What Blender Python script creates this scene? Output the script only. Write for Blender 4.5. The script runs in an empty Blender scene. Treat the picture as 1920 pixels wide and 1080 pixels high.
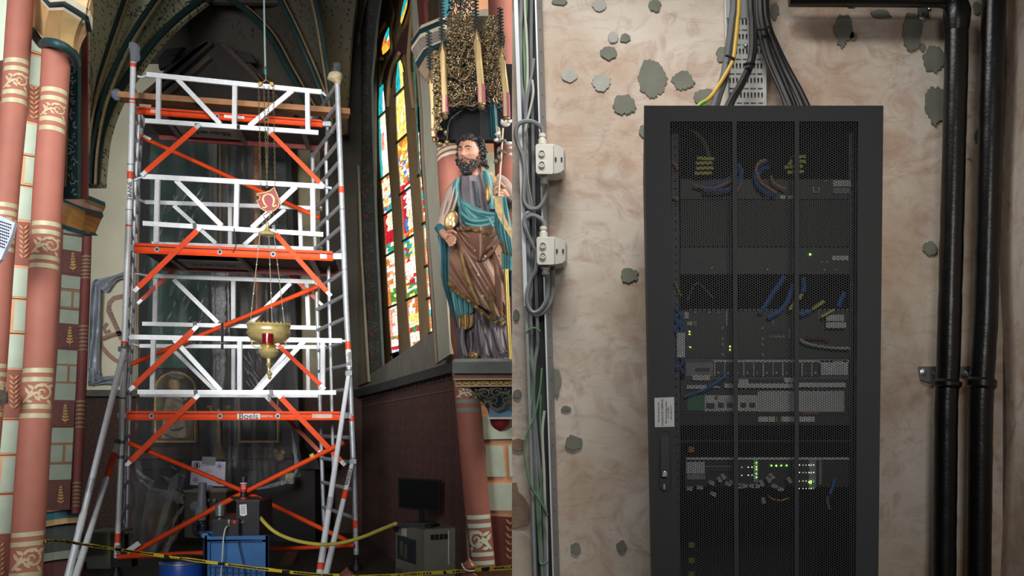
import bpy, math, random
import numpy as np
from mathutils import Vector, Matrix, noise

random.seed(7)
C = bpy.context.scene.collection
# ------------------------------------------------------------------ camera
F, PX, PY, ZC = 1900.0, 1200.0, 790.0, 1.6      # focal length and principal point for a 1920x1080 frame, eye height
cd = bpy.data.cameras.new('camera'); cam = bpy.data.objects.new('camera', cd); C.objects.link(cam)
cam.location = (0, 0, ZC); cam.rotation_euler = (math.pi/2, 0, 0)
cd.sensor_width = 36; cd.lens = F/1920*36
cd.shift_x = -(PX-960)/1920; cd.shift_y = (PY-540)/1920
cd.clip_start = .05; cd.clip_end = 100
bpy.context.scene.camera = cam
# ------------------------------------------------------------------ world, lights, exposure
sc = bpy.context.scene
sc.view_settings.view_transform = 'Standard'
try: sc.view_settings.look = 'None'
except Exception: pass
sc.view_settings.gamma = 1; sc.view_settings.use_curve_mapping = False
sc.view_settings.exposure = 0.0
w = bpy.data.worlds.new('world'); sc.world = w; w.use_nodes = True
w.node_tree.nodes['Background'].inputs[0].default_value = (.75, .85, 1, 1)
w.node_tree.nodes['Background'].inputs[1].default_value = .03

def area(name, loc, target, sx, sy, power, col, spread=180):
    l = bpy.data.lights.new(name, 'AREA'); l.shape = 'RECTANGLE'; l.size = sx; l.size_y = sy
    l.energy = power; l.color = col; l.spread = math.radians(spread)
    o = bpy.data.objects.new(name, l); C.objects.link(o); o.location = loc
    o.rotation_euler = (Vector(target)-Vector(loc)).to_track_quat('-Z', 'Y').to_euler()
    return o
area('server_room_tube_light', (-.1, 2.5, 3.55), (.1, 2.95, 0), 1.0, .25, 21, (1, .97, .93), 140)
area('rack_fill_light', (.5, -1.6, 2.9), (.55, 2.5, 1.3), 1.0, .5, 6.8, (1, .98, .95), 70)  # fill added behind the camera to brighten the rack interior
area('nave_window_light', (1.7, 7.0, 5.0), (-4.6, 7.6, 2.6), 1.4, 3.2, 150, (1, .97, .92), 150)
area('nave_daylight', (-3.2, -1.5, 3.6), (-4.7, 10.3, 3.5), 3.5, 2.5, 120, (.95, .98, 1), 50)
area('scaffold_fill_light', (-.95, 1.9, 3.5), (-3.35, 10.6, 3.7), 1.0, 1.0, 30, (1, .98, .95), 32)  # added fill that brightens the scaffold face, standing in for nave daylight

# ------------------------------------------------------------------ helpers
def P(x, y, Y): return Vector(((x-PX)/F*Y, Y, ZC+(PY-y)/F*Y))
def lerp(a, b, t): return a+(b-a)*t
def interp(tab, t):
    if t <= tab[0][0]:
        (t0, v0), (t1, v1) = tab[0], tab[1]
    elif t >= tab[-1][0]:
        (t0, v0), (t1, v1) = tab[-2], tab[-1]
    else:
        for k in range(len(tab)-1):
            if tab[k][0] <= t <= tab[k+1][0]: break
        (t0, v0), (t1, v1) = tab[k], tab[k+1]
    return v0+(v1-v0)*(t-t0)/(t1-t0)
def smooth_path(pts, n=6):
    pts = [Vector(p) for p in pts]
    if len(pts) < 3: return pts
    out = []
    for i in range(len(pts)-1):
        p0 = pts[max(i-1, 0)]; p1 = pts[i]; p2 = pts[i+1]; p3 = pts[min(i+2, len(pts)-1)]
        for k in range(n):
            t = k/n
            out.append(.5*((2*p1)+(p2-p0)*t+(2*p0-5*p1+4*p2-p3)*t*t+(3*p1-p0-3*p2+p3)*t**3))
    out.append(pts[-1]); return out

WL = {}
class MB:
    def __init__(s): s.v = []; s.f = []; s.m = []; s.cur = 0
    def add(s, vs, fs):
        o = len(s.v); s.v += [tuple(q) for q in vs]; s.f += [tuple(i+o for i in f) for f in fs]; s.m += [s.cur]*len(fs); return s
    def box(s, c, size, rot=None):
        hx, hy, hz = [d/2 for d in size]; vs = [Vector((x, y, z)) for x in (-hx, hx) for y in (-hy, hy) for z in (-hz, hz)]
        if rot is not None: vs = [rot @ q for q in vs]
        c = Vector(c)
        return s.add([q+c for q in vs], [(0,1,3,2),(4,6,7,5),(0,4,5,1),(2,3,7,6),(0,2,6,4),(1,5,7,3)])
    def bar(s, a, b, w, h, up=(0,0,1)):                       # rectangular bar; w along side, h along up
        a = Vector(a); b = Vector(b); d = (b-a).normalized(); up = Vector(up)
        sd = d.cross(up)
        if sd.length < 1e-4: sd = d.cross(Vector((0,1,0)))
        sd.normalize(); u = sd.cross(d).normalized(); vs = []
        for q in (a, b):
            for i, j in ((-1,-1),(1,-1),(1,1),(-1,1)): vs.append(q+sd*(w/2*i)+u*(h/2*j))
        return s.add(vs, [(0,1,2,3),(7,6,5,4),(0,4,5,1),(1,5,6,2),(2,6,7,3),(3,7,4,0)])
    def tube(s, pts, r, n=8, caps=True, closed=False):
        pts = [Vector(p) for p in pts]; m = len(pts); R = r if isinstance(r, (list, tuple)) else [r]*m
        vs = []; fs = []; prev = None
        for i, p in enumerate(pts):
            if closed: d = pts[(i+1) % m]-pts[i-1]
            else: d = pts[min(i+1, m-1)]-pts[max(i-1, 0)]
            d = d.normalized() if d.length > 1e-9 else Vector((0,0,1))
            if prev is None:
                ref = Vector((0,0,1)) if abs(d.z) < .9 else Vector((1,0,0)); sd = d.cross(ref).normalized()
            else:
                sd = prev-d*prev.dot(d); sd = sd.normalized() if sd.length > 1e-6 else d.orthogonal().normalized()
            prev = sd; u = d.cross(sd)
            for k in range(n):
                a = 2*math.pi*k/n; vs.append(p+(sd*math.cos(a)+u*math.sin(a))*R[i])
        for i in range(m if closed else m-1):
            j = (i+1) % m
            for k in range(n): fs.append((i*n+k, i*n+(k+1) % n, j*n+(k+1) % n, j*n+k))
        if caps and not closed: fs.append(tuple(range(n-1, -1, -1))); fs.append(tuple((m-1)*n+k for k in range(n)))
        return s.add(vs, fs)
    def lathe(s, prof, c, n=20, rot=None, sx=1, sy=1):           # prof: (radius, z)
        c = Vector(c); vs = []; fs = []; m = len(prof)
        for r, z in prof:
            for k in range(n):
                a = 2*math.pi*k/n; q = Vector((r*sx*math.cos(a), r*sy*math.sin(a), z))
                vs.append(c+(rot @ q if rot is not None else q))
        for i in range(m-1):
            for k in range(n): fs.append((i*n+k, i*n+(k+1) % n, (i+1)*n+(k+1) % n, (i+1)*n+k))
        if prof[0][0] > 1e-4: fs.append(tuple(range(n-1, -1, -1)))
        if prof[-1][0] > 1e-4: fs.append(tuple((m-1)*n+k for k in range(n)))
        return s.add(vs, fs)
    def prism(s, pts, ex):                                       # polygon and extrusion vector
        pts = [Vector(p) for p in pts]; n = len(pts); ex = Vector(ex)
        return s.add(pts+[p+ex for p in pts], [tuple(range(n)), tuple(range(2*n-1, n-1, -1))]+[(i, i+n, (i+1) % n+n, (i+1) % n) for i in range(n)])
    def grid(s, rows, closed=False):                             # list of equal rows of points
        n = len(rows[0]); vs = [q for r in rows for q in r]; fs = []
        for i in range(len(rows)-1):
            for k in range(n if closed else n-1): fs.append((i*n+k, i*n+(k+1) % n, (i+1)*n+(k+1) % n, (i+1)*n+k))
        return s.add(vs, fs)
    def slab(s, rows, ex):                                       # grid given thickness
        ex = Vector(ex); back = [[Vector(q)+ex for q in r] for r in rows]
        s.grid(rows); s.grid([list(reversed(r)) for r in back])
        edge = [r[0] for r in rows]; s.grid([edge, [Vector(q)+ex for q in edge]]); edge = [r[-1] for r in rows]; s.grid([[Vector(q)+ex for q in edge], edge])
        s.grid([[Vector(q)+ex for q in rows[0]], rows[0]]); s.grid([rows[-1], [Vector(q)+ex for q in rows[-1]]])
        return s
    def ball(s, c, r, n=10, sc_=(1,1,1), rot=None):
        m = max(4, n//2+1); prof = [(r*math.sin(math.pi*i/m), -r*math.cos(math.pi*i/m)) for i in range(m+1)]
        c = Vector(c); vs = []; fs = []
        for rr, z in prof[1:-1]:
            for k in range(n):
                a = 2*math.pi*k/n; q = Vector((rr*math.cos(a)*sc_[0], rr*math.sin(a)*sc_[1], z*sc_[2])); vs.append(c+(rot @ q if rot is not None else q))
        b = Vector((0,0,-r*sc_[2])); t = Vector((0,0,r*sc_[2]))
        if rot is not None: b = rot @ b; t = rot @ t
        i0 = len(vs); vs += [c+b, c+t]; L = len(prof)-2
        for i in range(L-1):
            for k in range(n): fs.append((i*n+k, i*n+(k+1) % n, (i+1)*n+(k+1) % n, (i+1)*n+k))
        for k in range(n): fs.append((i0, (k+1) % n, k)); fs.append((i0+1, (L-1)*n+k, (L-1)*n+(k+1) % n))
        return s.add(vs, fs)
    def plate(s, pts, Y, th=.02):                                # polygon of pixels at depth Y, thickness going back
        return s.prism([P(x, y, Y) for x, y in pts], (0, th, 0))
    def rect(s, x0, y0, x1, y1, Y, th=.02): return s.plate([(x0,y0),(x0,y1),(x1,y1),(x1,y0)], Y, th)
    def build(s, name, mats, parent=None, smooth=False, origin=None):
        if not isinstance(mats, (list, tuple)): mats = [mats]
        if parent is not None: o0 = WL[parent.name]
        elif origin is not None: o0 = Vector(origin)
        else:
            a = np.array(s.v); lo = a.min(0); hi = a.max(0); o0 = Vector(((lo[0]+hi[0])/2, (lo[1]+hi[1])/2, lo[2]))
        me = bpy.data.meshes.new(name); me.from_pydata([(x-o0.x, y-o0.y, z-o0.z) for x, y, z in s.v], [], s.f)
        for m in mats: me.materials.append(m)
        if len(mats) > 1: me.polygons.foreach_set('material_index', s.m)
        if smooth: me.polygons.foreach_set('use_smooth', [True]*len(s.f))
        me.update()
        if smooth and smooth != 2:
            try: me.set_sharp_from_angle(angle=math.radians(40))
            except Exception: pass
        o = bpy.data.objects.new(name, me); C.objects.link(o)
        if parent is not None: o.parent = parent
        else: o.location = o0
        WL[o.name] = o0
        return o
def tag(o, label=None, cat=None, group=None, kind=None):
    for k, v in (('label', label), ('category', cat), ('group', group), ('kind', kind)):
        if v: o[k] = v
    return o
def thing(name, label, cat, loc, group=None):
    o = bpy.data.objects.new(name, None); C.objects.link(o); o.location = loc; o.empty_display_size = .1
    WL[o.name] = Vector(loc); return tag(o, label, cat, group)
def struct(o, label=None): return tag(o, label, None, None, 'structure')
def text_mesh(s, txt, size, mat4):                                # adds letters to a mesh builder
    cu = bpy.data.curves.new('letters', 'FONT'); cu.body = txt; cu.size = size; cu.align_x = 'CENTER'; cu.align_y = 'CENTER'; cu.extrude = .0008; cu.resolution_u = 3
    o = bpy.data.objects.new('letters', cu); C.objects.link(o)
    dg = bpy.context.evaluated_depsgraph_get(); dg.update(); me = bpy.data.meshes.new_from_object(o.evaluated_get(dg))
    s.add([mat4 @ q.co for q in me.vertices], [tuple(p.vertices) for p in me.polygons])
    bpy.data.objects.remove(o); bpy.data.curves.remove(cu); bpy.data.meshes.remove(me)
def face_cam(pos, roll=0, yaw=0, mirror=False):                    # text frame: reads towards -Y
    m = Matrix.Translation(pos) @ Matrix.Rotation(yaw, 4, 'Z') @ Matrix.Rotation(math.pi/2, 4, 'X') @ Matrix.Rotation(roll, 4, 'Z')
    return m

# ------------------------------------------------------------------ materials
def S(r, g, b):
    f = lambda c: (c/255/12.92) if c/255 <= .04045 else ((c/255+.055)/1.055)**2.4
    return (f(r), f(g), f(b), 1)
MATS = {}
class NT:
    def __init__(s, name):
        s.m = bpy.data.materials.new(name); s.m.use_nodes = True; s.t = s.m.node_tree; s.p = s.t.nodes['Principled BSDF']; s.out = s.t.nodes['Material Output']
    def n(s, kind, **kw):
        q = s.t.nodes.new('ShaderNode'+kind)
        for k, v in kw.items(): setattr(q, k, v)
        return q
    def l(s, a, b): s.t.links.new(a, b)
    def coords(s, scale=(1,1,1), kind='Object'):
        tc = s.n('TexCoord'); mp = s.n('Mapping'); mp.inputs['Scale'].default_value = scale; s.l(tc.outputs[kind], mp.inputs[0]); return mp.outputs[0]
    def noise(s, co, scale=5, detail=4, rough=.55, dist=0):
        q = s.n('TexNoise'); q.inputs['Scale'].default_value = scale; q.inputs['Detail'].default_value = detail; q.inputs['Roughness'].default_value = rough; q.inputs['Distortion'].default_value = dist
        s.l(co, q.inputs['Vector']); return q.outputs[0]
    def ramp(s, fac, stops, interp='LINEAR'):
        q = s.n('ValToRGB'); q.color_ramp.interpolation = interp; e = q.color_ramp.elements
        while len(e) < len(stops): e.new(.5)
        for el, (p, c) in zip(e, stops): el.position = p; el.color = c
        s.l(fac, q.inputs[0]); return q.outputs[0]
    def mix(s, fac, a, b, mode='MIX'):
        q = s.n('MixRGB', blend_type=mode)
        for i, v in ((0, fac), (1, a), (2, b)):
            if isinstance(v, (int, float)): q.inputs[i].default_value = v
            elif isinstance(v, tuple): q.inputs[i].default_value = v
            else: s.l(v, q.inputs[i])
        return q.outputs[0]
    def math(s, op, a, b=0):
        q = s.n('Math', operation=op)
        for i, v in ((0, a), (1, b)):
            if isinstance(v, (int, float)): q.inputs[i].default_value = v
            else: s.l(v, q.inputs[i])
        return q.outputs[0]
    def bump(s, h, strength=.3, dist=.01):
        q = s.n('Bump'); q.inputs['Strength'].default_value = strength; q.inputs['Distance'].default_value = dist; s.l(h, q.inputs['Height']); s.l(q.outputs[0], s.p.inputs['Normal'])
    def base(s, c):
        if isinstance(c, tuple): s.p.inputs['Base Color'].default_value = c
        else: s.l(c, s.p.inputs['Base Color'])
    def set(s, rough=.6, metal=0, spec=None):
        s.p.inputs['Roughness'].default_value = rough; s.p.inputs['Metallic'].default_value = metal
        if spec is not None: s.p.inputs['Specular IOR Level'].default_value = spec
        return s.m
def mat(name, rgb, rough=.6, metal=0, var=.12, scale=9, bump=0, spec=None, bscale=None):
    if name in MATS: return MATS[name]
    t = NT(name); co = t.coords(); nz = t.noise(co, scale, 5)
    c = S(*rgb); lo = tuple(max(0, q*(1-var*1.6)) for q in c[:3])+(1,); hi = tuple(min(1, q*(1+var)) for q in c[:3])+(1,)
    t.base(t.ramp(nz, [(.3, lo), (.7, hi)]))
    if bump: t.bump(t.noise(co, bscale or scale*4, 3), bump, .006)
    MATS[name] = t.set(rough, metal, spec); return MATS[name]
def emit(name, rgb, strength):
    if name in MATS: return MATS[name]
    t = NT(name); t.p.inputs['Emission Color'].default_value = S(*rgb); t.p.inputs['Emission Strength'].default_value = strength; t.base((.02,.02,.02,1)); MATS[name] = t.set(.4); return MATS[name]
# =================================================================== SERVER ROOM
YW, YR = 3.45, 2.5                                              # wall depth, rack front depth
def plaster():
    t = NT('old plaster'); co = t.coords(); n1 = t.noise(co, 2.2, 8, .62, .6); n2 = t.noise(co, 7, 8, .65, 1.5); n3 = t.noise(co, 1.3, 3)
    c = t.ramp(n1, [(.27, S(172,140,120)), (.43, S(202,180,160)), (.55, S(216,203,188)), (.75, S(230,222,210))])
    c = t.mix(t.math('MULTIPLY', t.ramp(n2, [(.5, (0,0,0,1)), (.68, (1,1,1,1))]), .66), c, S(172,134,114))
    c = t.mix(t.math('MULTIPLY', t.ramp(n3, [(.52, (0,0,0,1)), (.66, (1,1,1,1))]), .35), c, S(182,166,144))
    st = t.n('TexNoise'); st.inputs['Scale'].default_value = 3; st.inputs['Detail'].default_value = 10; st.inputs['Distortion'].default_value = 2.5
    mp = t.n('Mapping'); mp.inputs['Scale'].default_value = (1, 1, 3.2); tc = t.n('TexCoord'); t.l(tc.outputs['Object'], mp.inputs[0]); t.l(mp.outputs[0], st.inputs['Vector'])
    c = t.mix(t.math('MULTIPLY', t.ramp(st.outputs[0], [(.56, (0,0,0,1)), (.6, (1,1,1,1)), (.66, (0,0,0,1))]), .2), c, S(152,126,106))
    t.base(c); t.bump(t.mix(.4, n2, n1), .25, .008); return t.set(.85)
M_plaster = plaster()
M_filler = mat('grey filler', (124,126,113), .8, var=.12, scale=14)
M_filler_pale = mat('pale grey filler', (178,178,170), .8, var=.1, scale=14)
M_brown = mat('exposed brown coat', (150,124,104), .9, var=.15, scale=20, bump=.3)
M_cream = mat('cream plaster flake', (206,194,172), .85, var=.08, scale=20)
M_rack = mat('rack powder coat', (45,47,48), .55, var=.05, scale=60, bump=.04, bscale=400)
M_mesh = mat('perforated steel', (47,49,49), .5, var=.05, scale=60)
M_inside = mat('rack interior black', (17,18,18), .6, var=.1)
M_blackcable = mat('black cable sheath', (27,27,28), .5, var=.15, scale=30)
M_lag = mat('black pipe lagging', (16,16,17), .3, var=.2, scale=40, bump=.12, bscale=90)
M_zinc = mat('zinc steel', (185,188,188), .35, .85, var=.1, scale=30)
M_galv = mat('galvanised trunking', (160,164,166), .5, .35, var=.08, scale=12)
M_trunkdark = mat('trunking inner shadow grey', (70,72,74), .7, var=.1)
M_white_paint = mat('white painted plate', (214,217,215), .5, var=.04)
M_ivory = mat('ivory plastic', (232,230,218), .42, var=.03)
M_ivory_dark = mat('ivory plastic side', (205,204,194), .45, var=.03)
M_greycable = mat('grey cable sheath', (138,140,142), .5, var=.1, scale=20)
M_whitecable = mat('white cable sheath', (206,204,192), .5, var=.08)
M_greencable = mat('green cable sheath', (112,158,112), .5, var=.15, scale=15)
M_yellowcable = mat('yellow cable sheath', (206,168,60), .5, var=.1)
M_yg = mat('lime cable end', (140,180,60), .5)
M_paper = mat('label paper', (238,238,236), .7, var=.02)
M_ink = mat('printed ink', (70,70,72), .8, var=.02)
M_yellowtag = mat('yellow cable tag', (250,240,112), .55, var=.1, scale=60)
M_bluecable = mat('blue patch cord', (62,122,210), .45, var=.2, scale=20)
M_orangecable = mat('orange patch cord', (246,176,130), .5, var=.15)
M_silver = mat('brushed silver face', (222,226,224), .45, .1, var=.12, scale=40)
M_silver_dim = mat('dull grey face', (146,149,148), .5, .2, var=.1, scale=40)
M_whiteface = mat('white strip', (240,240,238), .5, var=.04)
M_servblack = mat('server black face', (25,26,26), .45, var=.1, scale=40)
M_blank = mat('blanking panel grey', (46,48,47), .55, var=.06, scale=20)
M_pcb = mat('green connector', (60,150,100), .5, var=.15, scale=80)
M_gold = mat('amber label', (190,140,60), .5, var=.2)
M_led_g = emit('green led', (150,255,90), 4); M_led_o = emit('amber led', (255,190,90), 4); M_led_w = emit('white led', (235,255,235), 2.5)
M_navy = mat('dark blue port', (44,52,100), .5)

# --- walls, floor
XL = (960-PX)/F*YW
XR = (1880-PX)/F*YW
b = MB(); nx, nz = 40, 50
rows = [[Vector((lerp(XL, XR, i/nx), YW+.004*noise.noise(Vector((i*.35, j*.35, 3)))-.002, lerp(.25, 3.7, j/nz))) for i in range(nx+1)] for j in range(nz+1)]
for r in rows: r[0].y = YW
b.slab(rows, (0, .16, 0)); wall_b = struct(b.build('wall_server_room', M_plaster, smooth=2))
b = MB(); b.slab([[Vector((XR+.012*math.sin(z*5)-.0, y, z)) for y in np.linspace(YW+.1, 1.7, 12)] for z in np.linspace(.25, 3.7, 20)], (.15, 0, 0)); struct(b.build('wall_server_room_right', M_plaster, smooth=True))
b = MB(); b.box(((XL+XR)/2, 2.3, .2), (XR-XL, 2.3, .1)); struct(b.build('floor_server_room', mat('grey raised floor', (120,122,122), .6)))

def blob(cx, cy, rx, ry, seed, jag=.28, n=90):
    pts = []
    for k in range(n):
        a = 2*math.pi*k/n; v = Vector((math.cos(a)*1.3+seed*7.1, math.sin(a)*1.3, seed)); sm = min(1, (rx+ry)/40); r = 1+jag*noise.noise(v)*1.1+jag*.7*noise.noise(v*3.1)*sm**.5+jag*.4*noise.noise(v*9+Vector((3,1,2)))*sm
        if math.sin(a) > .25: r += jag*.9*noise.noise(v*7)*math.sin(a)*sm
        r = max(.55, min(1.5, r)); pts.append((cx+rx*r*math.cos(a), cy+ry*r*math.sin(a)))
    return pts
def fan_patch(pts, cx, cy, Y):
    n = len(pts); top = [P(x, y, Y) for x, y in pts]; return MB().add([P(cx, cy, Y)]+top+[q+Vector((0,.009,0)) for q in top], [(0, 1+k, 1+(k+1) % n) for k in range(n)]+[(1+k, 1+n+k, 1+n+(k+1) % n, 1+(k+1) % n) for k in range(n)])
patches = [(1224,148,25,33),(1280,151,21,17),(1171,196,21,18),(1141,98,16,12),(1172,71,9,8),(1358,102,13,17),(1323,182,22,16),(1050,3,14,6),(1228,10,11,12),
 (1582,56,17,29),(1651,26,18,9),(1712,60,20,36),(1750,110,19,24),(1754,195,20,36),(1595,6,9,9),(1452,20,9,15),(1744,465,13,13),(1179,516,17,14),(1076,830,16,14),(1079,1028,9,11),
 (1165,1024,9,10),(1042,716,10,26),(1205,245,7,11),(1832,15,7,12),(1835,255,8,14),(1730,88,5,8),(1600,68,7,8),(968,590,6,10),(970,738,8,8),(1061,766,9,5)]
for i, (cx, cy, rx, ry) in enumerate(patches):
    fan_patch(blob(cx, cy, rx, ry, i+1, .24), cx, cy, YW-.0078).build('filler_patch', M_filler, wall_b)
for i, (cx, cy, rx, ry) in enumerate([(1128,153,17,16),(1067,142,14,12),(1150,69,10,10),(1123,9,13,12)]):
    fan_patch(blob(cx, cy, rx, ry, i+60, .22), cx, cy, YW-.0075).build('filler_patch', M_filler_pale, wall_b)
MB().plate([(960,905),(968,905),(972,922),(985,935),(992,950),(994,975),(990,985),(960,992)], YW-.0075, .009).build('bare_patch', M_brown, wall_b)
MB().plate([(960,825),(972,822),(985,826),(984,842),(972,846),(960,842)], YW-.0075, .009).build('bare_patch', M_brown, wall_b)
MB().plate([(960,994),(980,998),(992,1010),(997,1040),(998,1090),(960,1090)], YW-.008, .009).build('plaster_flake', M_cream, wall_b)
for (cx, cy) in ((1816,297),(1742,17)):
    MB().ball(P(cx, cy, YW-.004), .006, 8).build('screw_head', M_zinc, wall_b)

# --- cable trunking on the left
tl = lambda y: 967+36*y/1080.0; tr = lambda y: 1004.5+33*y/1080.0
t = thing('cable_trunking', 'open grey metal cable trunking running up the plaster wall, full of loose cables', 'trunking', P(1000, 1300, YW-.04))
Yt = YW-.085
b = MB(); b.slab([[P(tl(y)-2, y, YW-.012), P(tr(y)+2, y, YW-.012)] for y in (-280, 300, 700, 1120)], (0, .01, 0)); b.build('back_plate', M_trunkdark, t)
b = MB(); ys = (-280, 200, 400, 575)
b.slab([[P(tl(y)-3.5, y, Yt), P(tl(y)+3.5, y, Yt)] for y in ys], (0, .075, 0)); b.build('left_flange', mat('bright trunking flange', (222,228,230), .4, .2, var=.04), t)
b = MB(); b.slab([[P(tl(y)-2.0, y, Yt+.002), P(tl(y)+3, y, Yt+.002)] for y in (577, 700, 850, 1120)], (0, .073, 0)); b.build('left_flange', M_galv, t)
b = MB(); b.slab([[P(tr(y)-1.8, y, Yt), P(tr(y)+1.2, y, Yt)] for y in (-280, 300, 700, 1120)], (0, .075, 0)); b.build('right_flange', mat('bright trunking flange', (222,228,230)), t)
b = MB()
for y in (-20,): pass
b.slab([[P(tr(y)+1.2, y, Yt), P(tr(y)+12, y, YW-.012)] for y in (-280, 300, 700, 1120)], (0, .008, 0)); b.build('side_plate', M_galv, t)
b = MB()
for k in range(26):
    y = 15+k*41; b.box(P(tr(y)+6.5, y, lerp(Yt, YW-.012, .5)-.001), (.003, .004, .004))
tag(b.build('punched_hole', M_inside, t), None, None, None, 'stuff')
def cable(name, mt, label, cat, pts, r, group=None, n=7, sm=6):
    q = smooth_path([P(x, y, Y) for x, y, Y in pts], sm)
    return tag(MB().tube(q, r, n).build(name, mt, smooth=True), label, cat, group)
Yc = YW-.05
cable('cable', M_greycable, 'thick grey cable running straight up the left side of the trunking', 'cable', [(978,-280,Yc),(978,-10,Yc),(976,60,Yc),(977,150,Yc),(984,200,Yc),(988,300,Yc),(990,420,Yc),(994,560,Yc),(998,700,Yc),(1004,850,Yc),(1012,980,Yc),(1018,1100,Yc)], .0068)
cable('cable', M_whitecable, 'pale white cable hanging in the top of the trunking', 'cable', [(984,-280,Yc-.02),(984,-10,Yc-.02),(987,60,Yc-.02),(989,110,Yc-.02),(989,160,Yc-.02),(986,215,Yc-.015),(988,300,Yc)], .0045)
cable('cable', M_greencable, 'short bright green cable in the top of the trunking', 'cable', [(988,-280,Yc+.02),(988,-10,Yc+.02),(983,60,Yc+.01),(984,120,Yc-.005),(986,170,Yc),(990,240,Yc+.02)], .005)
cable('cable', M_greycable, 'grey cable crossing the trunking above the upper junction box', 'cable', [(1001,110,Yc-.03),(997,140,Yc-.03),(990,175,Yc-.03),(986,215,Yc-.03),(984,260,Yc-.03),(985,320,Yc-.03),(992,380,Yc-.03),(1000,410,Yc-.02),(998,500,Yc),(996,560,Yc)], .0055)
cable('cable', M_whitecable, 'thin white cable bending past the trunking flange', 'cable', [(998,150,Yc-.035),(1000,175,Yc-.035),(994,205,Yc-.035),(987,235,Yc-.035),(984,270,Yc-.03),(990,340,Yc-.02),(1000,395,Yc)], .0042)
cable('cable', M_greycable, 'dim grey cable on the right side of the trunking', 'cable', [(997,-280,Yc+.02),(997,-10,Yc+.02),(996,100,Yc+.02),(999,250,Yc+.02),(1002,420,Yc+.01),(1006,560,Yc+.01),(1008,640,Yc),(1002,690,Yc),(1001,760,Yc),(1010,860,Yc),(1020,960,Yc),(1024,1100,Yc)], .0065)
cable('cable', M_greencable, 'light green wire looping out over the trunking edge', 'cable', [(986,627,Yc-.03),(992,618,Yc-.035),(1003,615,Yc-.035),(1013,621,Yc-.03)], .003)
cable('cable', M_greencable, 'light green wire curving through the lower trunking', 'cable', [(988,655,Yc-.02),(997,685,Yc-.02),(1002,715,Yc-.02),(997,750,Yc-.02),(995,790,Yc-.02),(1002,880,Yc),(1008,980,Yc),(1012,1050,Yc)], .003)
cable('cable', M_greencable, 'long pale green wire bulging out left of the trunking', 'cable', [(1016,690,Yc-.03),(1012,735,Yc-.04),(1002,780,Yc-.045),(989,810,Yc-.05),(983,840,Yc-.05),(986,875,Yc-.05),(996,912,Yc-.045),(1012,938,Yc-.04),(1027,966,Yc-.03)], .0034)
cable('cable', M_greencable, 'straight green wire along the right of the lower trunking', 'cable', [(1014,740,Yc-.01),(1013,800,Yc-.01),(1017,870,Yc-.01),(1013,930,Yc-.01),(1014,985,Yc-.01),(1012,1050,Yc-.02),(1020,1057,Yc-.03),(1029,1050,Yc-.03)], .003)
cable('cable', M_whitecable, 'whitish cable low on the right trunking flange', 'cable', [(1021,770,Yc-.02),(1017,810,Yc-.02),(1020,880,Yc-.02),(1022,940,Yc-.02),(1025,985,Yc),(1026,1100,Yc)], .005)
def junction(x0, y0, x1, y1, xs, label, loops, nm):
    xm = (x0+x1)/2; t = thing('junction_box', label, 'junction box', P(xm, y1, YW-.03), 'cable junction boxes')
    yf = YW-.145; yb = YW-.03
    b = MB(); A = [P(x, y, yf) for x, y in ((x0,y0+3),(x0+3,y0),(x1-2,y0),(x1,y0+2),(x1,y1-2),(x1-2,y1),(x0+4,y1),(x0+1,y1-4))]
    B_ = [P(x, y, yf+.02) for x, y in ((x0,y0+2),(x0+2,y0-1),(x1-1,y0-1),(x1+1.5,y0+1),(x1+1.5,y1-1),(x1-1,y1+1),(x0+3,y1+1),(x0,y1-3))]
    b.add(A+B_, [tuple(range(8))]+[(i, (i+1) % 8, (i+1) % 8+8, i+8) for i in range(8)]); b.build('lid', M_ivory, t)
    b = MB(); b.prism([P(x, y, yf+.02) for x, y in ((x0+1,y0+1),(x1+1,y0-1),(xs-6,y0+3),(xs,y0+8),(xs,y1-8),(xs-6,y1-3),(x1+1,y1),(x0+2,y1))], (.0, .09, .0)); b.build('body', M_ivory_dark, t)
    for sy in (.3, .68):
        c = P(lerp(x0, x1, .36), lerp(y0, y1, sy), yf-.002); sb = MB().lathe([(.0105,0),(.0105,.004),(.0085,.004),(.0085,.001),(.004,.001),(.0,.003)], c, 16, Matrix.Rotation(math.pi/2, 3, 'X')); sb.build('screw_cap', M_ivory_dark, t, smooth=True)
    for s_, yy in ((-1, y0), (1, y1)):
        gx = lerp(x0, x1, .45)+2*s_; b = MB(); c = P(gx, yy, yf+.045)
        b.lathe([(.014,0),(.014,.016),(.0105,.018),(.0105,.024),(.0125,.025),(.0125,.034),(.009,.036)], c, 10, Matrix.Rotation(0 if s_ < 0 else math.pi, 3, 'X')); b.build('cable_gland', M_ivory, t, smooth=True)
    for k in (.25, .8):
        MB().box(P(lerp(x1, xs, k), lerp(y0, y1, .5), yf+.019-.001), (.005,.003,.012)).build('latch_hole', M_inside, t)
junction(1004, 271, 1037, 326, 1057, 'upper ivory junction box screwed beside the trunking, lit brightly', None, 1)
junction(1006, 445, 1039, 496, 1060, 'lower ivory junction box beside the trunking, above the big cable loop', None, 2)
Yj = YW-.1
cable('cable', M_greycable, 'grey cable looping over the trunking into the top of the upper junction box', 'cable', [(1019,258,Yj),(1017,243,Yj),(1005,231,Yj-.01),(988,227,Yj-.015),(972,233,Yj-.015),(967,250,Yj-.01),(972,272,Yj),(981,295,Yj),(984,330,Yj),(982,370,Yj),(987,386,Yj),(998,392,Yj),(1012,388,Yj),(1022,370,Yj),(1026,352,Yj),(1025,338,Yj)], .0075)
cable('cable', M_greycable, 'grey cable curling down into the top of the lower junction box', 'cable', [(983,420,Yj),(985,410,Yj),(997,404,Yj),(1010,408,Yj),(1020,418,Yj),(1022,432,Yj)], .0075)
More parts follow.
